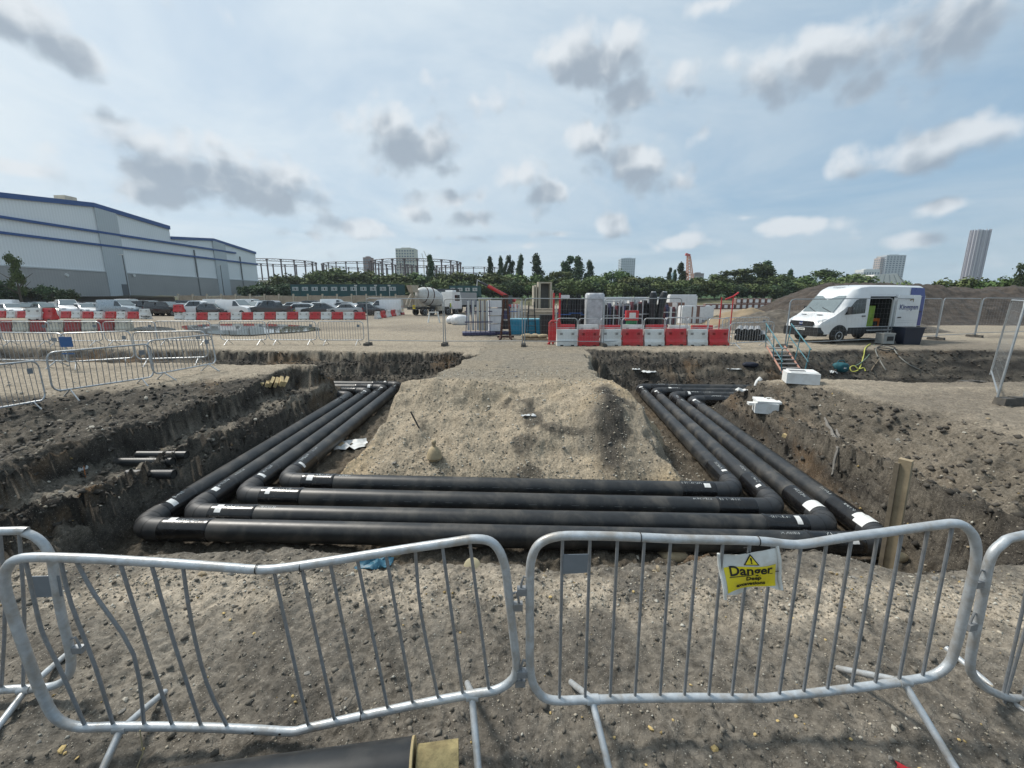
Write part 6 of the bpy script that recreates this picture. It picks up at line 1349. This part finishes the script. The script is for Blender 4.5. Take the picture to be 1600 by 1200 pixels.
# raised bank carrying the warehouse, cabins and the tree belt
heap('embankment', -175, -20, 88, 200, lambda u, v: 2.55 * ss(v, 0, .05) * ss(1 - u, 0, .01) - .0, mat('bank_soil', (.05, .045, .036), .97, 0, .3, .3, c2=(.07, .075, .04)), 90, 50)
heap('grass_bank', -22, 240, 118, 200, lambda u, v: 1.9 * ss(v, 0, .12) * ss(u, 0, .03), mat('rough_grass', (.085, .095, .04), .97, 0, .35, .12, c2=(.16, .14, .08)), 120, 40)
# ------------------------------------------------------------------ warehouse
def clad(name, c, c2):
    m = bpy.data.materials.new(name); m.use_nodes = True; T = NT(m.node_tree); b = T.n['Principled BSDF']; ob = T.node('ShaderNodeTexCoord').outputs['Object']
    w = T.node('ShaderNodeTexWave', wave_type='BANDS', bands_direction='Y'); w.inputs['Scale'].default_value = .55; T.link(ob, w.inputs['Vector'])
    n = T.noise(ob, .12, 5, .6); T.link(T.mix(1.0, T.ramp(n, [(.3, c), (.7, c2)]), T.ramp(w.outputs[0], [(0, .93), (1, 1.0)]), 'MULTIPLY'), b.inputs['Base Color']); b.inputs['Roughness'].default_value = .5; return m
CLAD = clad('cladding_pale', (.80, .82, .82), (.85, .865, .865)); CLADD = clad('cladding_grey', (.48, .515, .53), (.52, .555, .57)); PLIN = clad('plinth_grey', (.33, .325, .315), (.40, .39, .375)); TRIM = mat('blue_trim', (.02, .075, .24), .45)
WX = -97.0
def wy(px): d = ray(px, 465); return WX * d.y / d.x
def wz(px, py): Y = wy(px); return CZ + (Q(px, py, Y).z - CZ)
Yend, Yst, Ymid = wy(407), 45.0, wy(281)
zb0 = 2.3
zr = [(Yst, wz(0, 299) - 1.6), (wy(0), wz(0, 299)), (wy(172), wz(172, 319)), (Ymid, wz(281, 355))]
zl = [(Ymid, wz(281, 371)), (wy(345), wz(345, 374)), (Yend, wz(407, 395))]
t = thing('warehouse', 'large pale grey warehouse with blue roof trim and stripes', 'building', (WX, Yend, zb0))
def rel(y, z, x=0.0): return (x, y - Yend, z - zb0)
def wall(name, prof, zlo, m, x0, depth):
    pl_ = [(y, z) for y, z in prof] + [(prof[-1][0], zlo), (prof[0][0], zlo)]
    return MB().prism([(y - Yend, z - zb0) for y, z in pl_], x0, x0 - depth, 'x').build(name, m, t)
wall('tall_shed', zr, zb0, CLAD, 0, 70); wall('low_shed', zl, zb0, CLAD, -.01, 60)
def strip(name, pts, h, m, out=.25, down=True):
    mb = MB()
    for i in range(len(pts) - 1):
        (y0, z0), (y1, z1) = pts[i], pts[i + 1]; q = [rel(y0, z0 - h), rel(y1, z1 - h), rel(y1, z1), rel(y0, z0)]
        mb.add([(out, y, z) for _, y, z in q] + [(-.3, y, z) for _, y, z in q], [(0, 1, 2, 3), (7, 6, 5, 4), (0, 4, 5, 1), (1, 5, 6, 2), (2, 6, 7, 3), (3, 7, 4, 0)])
    return mb.build(name, m, t)
strip('roof_trim', [(y, z + .35) for y, z in zr], .95, TRIM, .4); strip('roof_trim', [(y, z + .3) for y, z in zl], .75, TRIM, .4)
zu, zlw, zp = wz(200, 333 + .161 * 200), wz(200, 359 + .129 * 200), wz(200, 415.2 + .0608 * 200)
strip('stripe', [(Yst, zu), (wy(376), zu)], .48, TRIM, .47); strip('stripe', [(Yst, zlw), (Yend, zlw)], .46, TRIM, .47)
strip('plinth', [(Yst, zp), (Yend, zp)], zp - zb0 - .01, PLIN, .18); strip('plinth_cap', [(Yst, zp + .25), (Yend, zp + .25)], .25, mat('cap_pale', (.5, .52, .52), .5), .3)
def pil(px0, px1, ztop):
    y0, y1 = wy(px0), wy(px1); MB().box((.0, (y0 + y1) / 2 - Yend, (ztop - zb0) / 2), (.72, y1 - y0, ztop - zb0)).build('pilaster', CLADD, t)
pil(172, 203, wz(180, 324)); pil(343, 361, wz(350, 377))
for px in (382, 313): MB().box((.2, wy(px) - Yend, 7), (.25, .3, 13)).build('downpipe', mat('downpipe_grey', (.14, .15, .15), .5), t)
MB().box((-4, wy(160) - Yend, wz(160, 318) - zb0 + .3), (2.5, 2.5, 2.4)).build('roof_vent', CONC, t)
yd = wy(196); d_ = MB().box((.36, yd - Yend, 1.5), (.12, 1.6, 3.0)).build('door', mat('door_grey', (.12, .13, .14), .5), t); MB().lathe([(0, .35), (.1, .35)], 12, 'x', (.36, yd + 3 - Yend, 5.2)).build('wall_lamp', WHITEP, t)
for px in (36, 41, 110): MB().lathe([(0, .4), (.25, .3)], 10, 'x', (.2, wy(px) - Yend, wz(px, 430) - zb0)).build('wall_lamp', WHITEP, t)
for i, (px, py) in enumerate([(191, 398), (344, 414)]):
    q = Q(px, py, 84.0 if i == 0 else 104.0); b0 = 0.0 if i == 0 else 2.3
    t2 = thing('lamp_post', ['tall lamp post before the wide warehouse pilaster', 'lamp post before the narrow warehouse pilaster'][i], 'lamp post', (q.x, q.y, b0))
    MB().cyl((0, 0, 0), (0, 0, q.z - b0), .11, 8, .07).build('pole', mat('pole_dark', (.08, .085, .09), .5), t2); MB().box((-.2, 0, q.z - b0), (.8, .3, .12)).build('lantern', WHITEP, t2)
# retaining wall of panels and posts
WP = mat('panel_concrete', (.33, .28, .22), .9, 0, .2, 1.5, dirt=(.18, .15, .12), dscale=1, damt=.6)
RY = 86.0; t = thing('retaining_wall', 'low tan panel retaining wall behind the car park', 'wall', (Q(280, 465, RY).x, RY, .0))
x = 0.0; xe = Q(655, 465, RY).x - t.location.x; pan = pos_ = None; k = 0
while x < xe:
    w_ = 3.0
    if pan is None: pan = MB().box((0, 0, 1.3), (2.8, .2, 2.6)).build('panel', WP, t, False, (x + 1.5, 0, 0)); pos_ = MB().box((0, -.1, 1.45), (.24, .35, 2.9)).build('post', CONC, t, False, (x, 0, 0))
    else: share('panel', pan, t, (x + 1.5, 0, -.12 * (k % 3))); share('post', pos_, t, (x, 0, 0))
    x += w_; k += 1
tag(MB().box((0, 0, 1.1), (90, .3, 2.2)).box((0, -.2, 2.3), (90, .5, .15)).build('hoarding', mat('dark_hoarding', (.045, .042, .038), .9), None, False, (Q(280, 465, 80).x - 46, 80.0, 0)), 'long dark hoarding between car park and warehouse', 'hoarding')
# ------------------------------------------------------------------ site cabins
CAB = mat('cabin_green', (.012, .075, .078), .5, 0, .12, 1.2, dirt=(.03, .06, .06), dscale=.8, damt=.5); CABD = mat('cabin_roof', (.03, .05, .05), .6)
def cabin():
    t = thing('site_cabin', 'x', 'cabin'); MB().box((0, 0, 1.4), (2.42, 6, 2.75)).build('body', CAB, t); MB().box((0, 0, 2.83), (2.46, 6.1, .14)).build('roof', CABD, t)
    f = MB().box((.0, -3.02, 1.8), (1.5, .06, .85)).build('window', WHITEP, t)
    for x in (-.48, 0, .48): MB().box((x, -3.06, 1.8), (.34, .04, .62)).build('pane', GLASS if x == 0 else mat('blind_pane', (.30, .33, .34), .3), f)
    for x in (-1.2, 1.2): MB().box((x, -3.01, 1.4), (.06, .06, 2.75)).build('corner_post', CABD, t)
    return t
PC = Proto(cabin()); CY = 100.0; x0 = Q(455, 462, CY).x; x1 = Q(622, 462, CY).x; z0 = Q(540, 463.5, CY).z
for i in range(11):
    x = x0 + (x1 - x0) * (i + .5) / 11; PC.place((x, CY + 3, z0), 0, '%s dark green cabin from the warehouse in the long row' % ORDN[i], 'green site cabins in the long row', ((x1 - x0) / 11 / 2.44, 1, 1.0))
x0 = Q(702, 462, CY).x; x1 = Q(748, 462, CY).x
for i in range(4):
    x = x0 + (x1 - x0) * (i + .5) / 4; PC.place((x, CY + 3, z0 + .1), 0, '%s dark green cabin from the lorry in the short row' % ORDN[i], 'green site cabins in the short row', ((x1 - x0) / 4 / 2.44, 1, .85))
tag(MB().box(((x0 + x1) / 2, CY + 3, 1.25), ((x1 - x0) * 1.06, 6, 2.5)).box(((x0 + x1) / 2, CY - .1, 2.62), ((x1 - x0) * 1.02, .5, .18)).build('container', mat('container_green', (.008, .055, .045), .5), None), 'dark green container under the short cabin row', 'container')
for i, px in enumerate((557, 588, 609)):
    q = Q(px, 462, 99.0); tag(MB().cyl((0, 0, -.3), (0, 0, 2.2), .06, 6).box((0, -.1, 2.3), (.5, .4, .3)).build('light_stand', WHITEP, None, False, q), 'thin white light stand before the green cabins', 'light stand', 'light stands before the cabins')
# ------------------------------------------------------------------ gasholder frames
GIR = mat('gasholder_iron', (.085, .055, .055), .7, .2, .2, .2)
def gasholder(px, py, Y, r, label, n=24, base=0.0):
    c = Q(px, py, Y); h = c.z; t = thing('gasholder_frame', label, 'gasholder', (c.x, Y, base)); cm = None
    for i in range(n):
        a = 2 * PI * i / n; pos = (r * math.cos(a), r * math.sin(a), 0)
        if cm is None: cm = MB().cyl((0, 0, 0), (0, 0, h - base), .62, 8, .5).lathe([(h - base - .4, .9), (h - base + .5, .9)], 8, 'z').build('column', GIR, t, True, pos)
        else: share('column', cm, t, pos)
    for z in (h - base - .3, (h - base) * .52):
        mb = MB()
        for dz in (.75, -.75): mb.tube([(r * math.cos(2 * PI * i / 48), r * math.sin(2 * PI * i / 48), z + dz) for i in range(48)], .22, 4, closed=True)
        for i in range(96):
            a0, a1 = 2 * PI * i / 96, 2 * PI * (i + 1) / 96; s_ = .75 if i % 2 else -.75; mb.tube([(r * math.cos(a0), r * math.sin(a0), z + s_), (r * math.cos(a1), r * math.sin(a1), z - s_)], .1, 3, caps=False)
        mb.build('ring_girder', GIR, t, True)
gasholder(432, 410, 330, 28, 'iron gasholder frame right beside the warehouse end', 20); gasholder(576, 415, 420, 42, 'iron gasholder frame seen left of the cream tower', 26)
gasholder(651, 411, 320, 32.5, 'big iron gasholder frame in front of the cream tower', 24); gasholder(748, 422.5, 520, 52, 'distant iron gasholder frame beside the first poplars', 28)
# ------------------------------------------------------------------ far towers
def tower(name, label, px0, px1, ptop, Y, m, wm, cols, rows, depth=None, base=0.0, rz=0.0, bands=None):
    a, b = Q(px0, 440, Y), Q(px1, 440, Y); w_ = b.x - a.x; h = Q((px0 + px1) / 2, ptop, Y).z; d = depth or w_
    t = thing(name, label, 'tower', ((a.x + b.x) / 2, Y + d / 2, base), rz); h -= base
    MB().box((0, 0, h / 2), (w_, d, h)).build('wall', m, t); MB().box((0, 0, h + .8), (w_ * .5, d * .5, 1.6)).build('roof_plant', m, t)
    mb = MB()
    for i in range(cols):
        for j in range(rows):
            x = -w_ / 2 + (i + .5) * w_ / cols; z = h - (j + .9) * h / (rows + .6)
            mb.box((x, -d / 2 - .05, z), (w_ / cols * .55, .3, h / rows * .5))
            mb.box((-w_ / 2 - .05, -d / 2 + (i + .5) * d / cols, z), (.3, d / cols * .55, h / rows * .5))
    o = mb.build('windows', wm, t); o['kind'] = 'stuff'
    return t, w_, h, d
TG = mat('tower_glass', (.10, .14, .17), .2, 0, .2, .05)
tower('tower_block', 'cream residential tower behind the big gasholder', 620.5, 649.5, 388, 620, mat('tower_cream', (.50, .49, .42), .8, 0, .06, .05), TG, 7, 18, 20)
tower('brick_tower', 'slim brown brick tower left of the cream tower', 569.5, 581.5, 402, 600, mat('tower_brick', (.20, .13, .11), .9, 0, .1, .05), TG, 3, 14, 12)
tower('glass_tower', 'pale glass tower standing alone behind the round tree', 969, 991, 403.5, 900, mat('tower_pale', (.42, .47, .50), .5, 0, .08, .02), TG, 7, 24, 26)
tower('brown_block', 'low brown block right of the orange lattice mast', 1084, 1099, 427, 700, mat('block_brown', (.16, .13, .115), .8), mat('block_pane', (.30, .29, .28), .5), 6, 6, 14)
tower('glass_slab', 'thin blue glass slab between poplars', 1050, 1056.5, 427, 800, mat('slab_blue', (.20, .33, .38), .2), TG, 2, 8, 12)
tower('glass_block', 'dark striped high-rise beside the white stadium roof', 1379, 1409, 398.5, 900, mat('rise_pale', (.40, .43, .45), .6), mat('rise_glass', (.06, .09, .13), .2), 6, 20, 26)
tower('brown_tower', 'slim tan tower attached to the striped high-rise', 1370, 1379.5, 403, 905, mat('rise_tan', (.42, .34, .30), .8), TG, 3, 18, 16)
tower('white_block', 'low white block in front of the striped high-rise', 1347, 1372, 421, 860, mat('rise_white', (.60, .61, .60), .7), TG, 6, 6, 22)
# rounded tall tower
Yt = 780.0; a = Q(1513.5, 432, Yt); top_ = Q(1513.5, 361, Yt); t = thing('round_tower', 'tall rounded residential tower rising alone at the far right', 'tower', (a.x + 4, Yt, 0)); hh = top_.z
q = []
for k in range(28):
    an = 2 * PI * k / 28; q.append((12.5 * math.copysign(abs(math.cos(an)) ** .6, math.cos(an)), 9.5 * math.copysign(abs(math.sin(an)) ** .8, math.sin(an))))
RT = mat('round_tower_wall', (.27, .25, .28), .6, 0, .1, .03)
MB().prism(q, 0, hh, 'z').build('wall', RT, t, 30)
fin = MB(); fin2 = MB()
for k in range(28):
    x, y = q[k]; (fin if k % 2 else fin2).box((x * 1.01, y * 1.01, hh / 2 + 1), (1.1, 1.1, hh + (2 if k % 4 else 0)), math.atan2(y, x))
fin.build('fin', mat('fin_pale', (.44, .42, .45), .6), t); fin2.build('dark_fin', mat('fin_dark', (.16, .15, .19), .5), t)
# stadium roof and orange lattice mast
Ys = 700.0; a, b_ = Q(1348, 447, Ys), Q(1422, 447, Ys); t = thing('stadium_roof', 'white peaked stadium roof behind the soil heap', 'building', ((a.x + b_.x) / 2, Ys, 0)); w_ = (b_.x - a.x) / 2; hr = Q(1395, 427, Ys).z; he = Q(1395, 445, Ys).z
MB().prism([(-w_, 0), (w_, 0), (w_, he * .9), (w_ * .35, hr), (-w_ * .55, hr * .95), (-w_, he)], 0, 30, 'y').build('shell', mat('stadium_white', (.60, .57, .53), .6), t)
for k in range(6): MB().tube([(-w_ * .5 + k * w_ * .18, -.5, hr * .95), (-w_ + k * w_ * .4, -.5, he * .6)], .5, 4).build('rib', mat('stadium_grey', (.3, .32, .33), .6), t)
Ym = 420.0; bt = Q(1081, 450, Ym); tp = Q(1072, 400, Ym); bt.z = 0; t = thing('lattice_mast', 'orange and white lattice crane mast above the trees', 'crane', (bt.x, Ym, 0)); OR = mat('crane_orange', (.60, .20, .10), .6); PK = mat('crane_pale', (.62, .42, .32), .6)
hh = tp.z; dx = tp.x - bt.x + 2.5; mb = MB(); mb2 = MB(); N = 16
def cr(k, sx, sy_):
    f = k / N; w_ = 3.8 * (1 - f) + 1.2 * f; return Vector((dx * f + sx * w_, sy_ * w_, hh * f))
for sx in (-1, 1):
    for sy_ in (-1, 1): mb.tube([cr(k, sx, sy_) for k in range(N + 1)], .42, 4)
for k in range(N):
    for (s1, s2) in (((-1, -1), (1, -1)), ((1, -1), (1, 1)), ((1, 1), (-1, 1)), ((-1, 1), (-1, -1))): mb2.tube([cr(k, *s1), cr(k + 1, *s2)], .26, 4, caps=False); mb2.tube([cr(k, *s1), cr(k, *s2)], .26, 4, caps=False)
mb.build('chord', OR, t); mb2.build('lacing', PK, t); MB().box((dx - 1, 0, hh + 1), (4.5, 2, 2.2), 0, 0, .3).build('head', mat('crane_red', (.5, .06, .04), .5), t)
for i, (px, py, qx, qy) in enumerate([(659, 396, 662, 407), (662, 392, 668, 404)]):
    a, b_ = Q(px, py, 700), Q(qx, qy, 700); b0 = Vector((b_.x, 700, 0)); t = thing('crane_jib', ['shorter', 'longer'][i] + ' thin pale crane jib behind the gasholder', 'crane', b0); MB().cyl((0, 0, 0), (0, 0, b_.z), .8, 4).build('mast', CONC, t); MB().tube([(0, 0, b_.z), a - b0], .45, 4).build('jib', CONC, t)
Yw = 170.0; q = Q(440, 438, Yw); tag(MB().box((0, 0, 0), (26, 20, 4)).box((0, 0, 2.2), (27, 21, .5)).build('low_shed', mat('shed_cream', (.46, .44, .37), .7), None, False, (q.x + 4, Yw + 10, q.z - 2.4)), 'low cream roofed shed between warehouse and trees', 'shed')
# ------------------------------------------------------------------ trees
def leafmat(name, c, c2):
    m = bpy.data.materials.new(name); m.use_nodes = True; T = NT(m.node_tree); b = T.n['Principled BSDF']; oi = T.node('ShaderNodeObjectInfo').outputs['Random']
    n = T.noise(T.node('ShaderNodeTexCoord').outputs['Object'], .45, 4, .65); cc = T.ramp(n, [(.3, c), (.7, c2)])
    hs = T.node('ShaderNodeHueSaturation'); T.link(cc, hs.inputs['Color']); T.link(T.math('MULTIPLY_ADD', oi, .05, .475), hs.inputs['Hue']); T.link(T.math('MULTIPLY_ADD', oi, .7, .65), hs.inputs['Value'])
    T.link(hs.outputs[0], b.inputs['Base Color']); b.inputs['Roughness'].default_value = .75; b.inputs['Specular IOR Level'].default_value = .2; return m
LEAF = leafmat('leaves_green', (.055, .085, .026), (.11, .15, .05)); LEAFD = leafmat('leaves_dark', (.035, .06, .028), (.07, .105, .045)); LEAFL = leafmat('leaves_light', (.085, .115, .036), (.15, .18, .07))
BARK = mat('bark', (.07, .055, .04), .95, 0, .25, 3)
def crown_mesh(seed, shape, n, size):
    g = np.random.default_rng(seed)
    if shape == 'poplar': lobes = [(0 + g.uniform(-.06, .06), g.uniform(-.06, .06), .14 + .80 * k / 7, .155 * (1 - abs(k / 7 - .38) * .95) + .03, .10) for k in range(8)]
    elif shape == 'round': lobes = [(.26 * math.cos(a), .26 * math.sin(a), z, .19, .15) for a, z in zip(g.uniform(0, 6.28, 9), g.uniform(.32, .72, 9))] + [(0, 0, .80, .19, .14), (0, 0, .5, .3, .25)]
    elif shape == 'bush': lobes = [(.38 * math.cos(a) * u, .38 * math.sin(a) * u, z, .22, .22) for a, z, u in zip(g.uniform(0, 6.28, 9), g.uniform(.2, .72, 9), g.uniform(.3, 1.2, 9))]
    else: lobes = [(.30 * math.cos(a) * u, .30 * math.sin(a) * u, z, .14, .11) for a, z, u in zip(g.uniform(0, 6.28, 14), g.uniform(.28, .90, 14), g.uniform(.2, 1.0, 14))]
    li = g.integers(0, len(lobes), n); L = np.array(lobes)[li]
    d = g.normal(size=(n, 3)); d /= np.linalg.norm(d, axis=1)[:, None]; r = (g.random(n) ** .45)[:, None] * (1 + .25 * g.normal(size=(n, 1)) * .6)
    c = L[:, :3] + d * r * np.stack([L[:, 3], L[:, 3], L[:, 4]], 1); c[:, 2] = np.clip(c[:, 2], .04, 1.1)
    nrm = d + .8 * g.normal(size=(n, 3)); nrm /= np.linalg.norm(nrm, axis=1)[:, None]
    t1 = np.cross(nrm, g.normal(size=(n, 3))); t1 /= np.linalg.norm(t1, axis=1)[:, None]; t2 = np.cross(nrm, t1); s_ = size * g.uniform(.6, 1.4, (n, 1))
    v = np.stack([c + t1 * s_, c + t2 * s_ * .7, c - t1 * s_, c - t2 * s_ * .7], 1).reshape(-1, 3); f = np.arange(n * 4).reshape(-1, 4)
    me = bpy.data.meshes.new('crown'); me.from_pydata(v.tolist(), [], f.tolist()); me.update(); return me
def trunk_mesh(seed, shape):
    g = random.Random(seed); mb = MB().tube([(0, 0, 0), (.004, 0, .2), (-.004, .004, .45), (0, 0, .8 if shape == 'poplar' else .6)], [.024, .019, .014, .005], 7)
    for k in range(6):
        a = g.uniform(0, 6.28); z = g.uniform(.2, .5); l = .10 if shape == 'poplar' else .26; mb.tube([(0, 0, z), (math.cos(a) * l * .5, math.sin(a) * l * .5, z + .09), (math.cos(a) * l, math.sin(a) * l, z + .2)], [.010, .007, .003], 5)
    return mb.mesh('trunk', True)
TM = {}
for s_, n, z in (('poplar', 2600, .026), ('round', 2600, .034), ('bush', 1900, .045), ('open', 2200, .027)):
    for k in range(3):
        me = crown_mesh(k * 11 + len(s_), s_, n, z); me.materials.append(LEAF); tm = trunk_mesh(k, s_); tm.materials.append(BARK); TM[s_, k] = (me, tm)
TL = {'poplar': 'tall narrow dark poplar rising above the tree belt', 'round': 'broad round-crowned tree in the far tree belt', 'bush': 'dense low bushy tree in the far tree belt', 'open': 'loose open-crowned tree in the far tree belt'}
ti = 0
def tree(px, ptop, Y, shape, wid=None, base=1.6, lm=LEAF, label=None, group=None):
    global ti
    ti += 1; tp = Q(px, ptop, Y); h = tp.z - base; w_ = (wid / F * Y if wid else h * .8); k = ti % 3
    nat = {'poplar': .36, 'round': .84, 'bush': 1.05, 'open': .80}[shape]
    t = thing({'poplar': 'poplar_tree', 'bush': 'bushy_tree'}.get(shape, 'tree'), label or TL[shape], 'tree', (tp.x, Y, base), rnd.uniform(0, 6.28), group or shape + ' trees of the far belt'); cm, tm = TM[shape, k]
    sx = w_ / nat; o = share('crown', cm, t, (0, 0, 0), None, (sx, sx, h / .97)); share('trunk', tm, t, (0, 0, 0), None, (h * .9, h * .9, h))
    if lm is not LEAF: o.material_slots[0].link = 'OBJECT'; o.material_slots[0].material = lm
PLAB = {672: 'lone poplar standing before the big gasholder frame', 766: 'slim poplar, first of the row by the distant gasholder', 781: 'slim poplar, second of the row by the distant gasholder', 797: 'slim poplar, third of the row by the distant gasholder', 812: 'slim poplar, fourth of the row by the distant gasholder',
        790: 'small poplar squeezed into the row by the distant gasholder', 840: 'stout single poplar behind the precast shaft', 888: 'bushier one of the twin tall poplars', 905: 'slimmer one of the twin tall poplars', 920: 'shorter poplar next to the twin poplars', 1047: 'thin poplar beside the blue glass slab', 1055: 'shortest poplar at the blue glass slab',
        1067: 'dark poplar right beside the orange lattice mast', 1238: 'small pointed poplar left of the soil heap', 1186: 'lower partner of the broad poplar behind the brick packs', 1200: 'broad tall poplar behind the brick packs'}
for (px, pt, w_) in [(672, 402, 15), (766, 405, 13), (781, 405, 12), (797, 403, 14), (812, 403, 14), (840, 401, 21), (888, 404, 22), (905, 405, 22), (920, 411, 16), (1047, 421, 9), (1067, 414, 15), (790, 412, 9), (1055, 424, 8), (1238, 424, 12), (1186, 420, 16), (1200, 411, 24)]:
    tree(px, pt, 150 + (px % 7), 'poplar', w_, lm=LEAFD, label=PLAB.get(px))
for (px, pt, w_, sh) in [(525, 421, 60, 'round'), (495, 424, 40, 'round'), (560, 424, 50, 'bush'), (592, 428, 45, 'bush'), (620, 430, 50, 'round'), (648, 428, 46, 'round'), (690, 428, 40, 'round'), (715, 426, 44, 'round'), (742, 430, 46, 'bush'), (770, 429, 50, 'round'), (800, 430, 50, 'round'),
                         (826, 432, 40, 'bush'), (862, 431, 40, 'round'), (880, 428, 34, 'open'), (930, 433, 40, 'round'), (966, 424, 44, 'round'), (990, 434, 40, 'bush'), (1010, 437, 36, 'open'), (1032, 435, 40, 'round'), (1060, 441, 36, 'bush'), (1092, 436, 42, 'round'), (1120, 432, 30, 'open'),
                         (1148, 425, 52, 'open'), (1172, 431, 34, 'round'), (1196, 415, 40, 'open'), (1222, 430, 40, 'round'), (1262, 433, 44, 'round'), (1294, 425, 48, 'open'), (1335, 430, 52, 'round'), (1312, 436, 40, 'bush'), (400, 441, 36, 'bush'), (445, 431, 46, 'bush')]:
    tree(px, pt - 4, 138 + (px % 11) * 1.5, sh, w_ * 1.25, lm=LEAFL if px % 5 == 0 else LEAF)
for i, px in enumerate(range(500, 1345, 23)): tree(px + (px * 7 % 9), 435 + (px * 13 % 9), 128 + i % 5, 'bush', 42, lm=(LEAF, LEAFD, LEAFL)[i % 3], label='low undergrowth bush along the foot of the tree belt', group='undergrowth bushes of the far belt')
for (px, pt, w_, Y) in [(1395, 437, 44, 90), (1500, 432, 60, 88), (1530, 434, 44, 92), (1565, 437, 50, 86), (1592, 428, 46, 80), (1545, 436, 50, 84), (1625, 430, 60, 82)]: tree(px, pt, Y, 'bush', w_, .0, LEAFL if px < 1540 else LEAF, 'bushy tree growing behind the big soil heap', 'bushy trees behind the soil heap')
tree(1604, 412, 76, 'open', 34, 0, LEAFD, 'sparse taller tree beyond the end of the soil heap', 'sparse trees')
tree(17, 397, 66, 'open', 30, 1.0, LEAF, 'young tree growing in front of the warehouse plinth', 'warehouse trees'); 
for (px, pt, w_) in [(14, 436, 44), (45, 447, 36), (78, 444, 34), (105, 450, 30)]: tree(px, pt, 70, 'bush', w_, 1.2, LEAFD, 'dark shrub growing along the warehouse plinth', 'shrubs along the warehouse plinth')
for (px, pt, w_) in [(380, 446, 20), (388, 448, 24), (425, 440, 50), (412, 446, 30)]: tree(px, pt, 108, 'bush', w_, 2.3, LEAFD, 'dark shrub between the warehouse end and the cabins', 'shrubs at the warehouse end')
tag(heap('tree_bank', -110, 260, 160, 230, lambda u, v: 6.5 * ss(v, 0, .3) * ss(1 - v, 0, .3), LEAFD, 160, 40, 'structure'))
for pr in (PB, FP, BR, BW, BRo, BWo, TP, PC): pr.finish()

# ------------------------------------------------------------------ thin summer haze
hm = bpy.data.materials.new('haze'); hm.use_nodes = True; T = NT(hm.node_tree); T.n.remove(T.n['Principled BSDF'])
pv = T.node('ShaderNodeVolumePrincipled'); pv.inputs['Color'].default_value = (.80, .90, 1.0, 1); pv.inputs['Density'].default_value = .00022; pv.inputs['Anisotropy'].default_value = .2
T.link(pv.outputs[0], [n for n in T.n if n.bl_idname == 'ShaderNodeOutputMaterial'][0].inputs['Volume'])
tag(MB().box((0, 640, 66), (3100, 2000, 139)).build('haze', hm), kind='stuff')
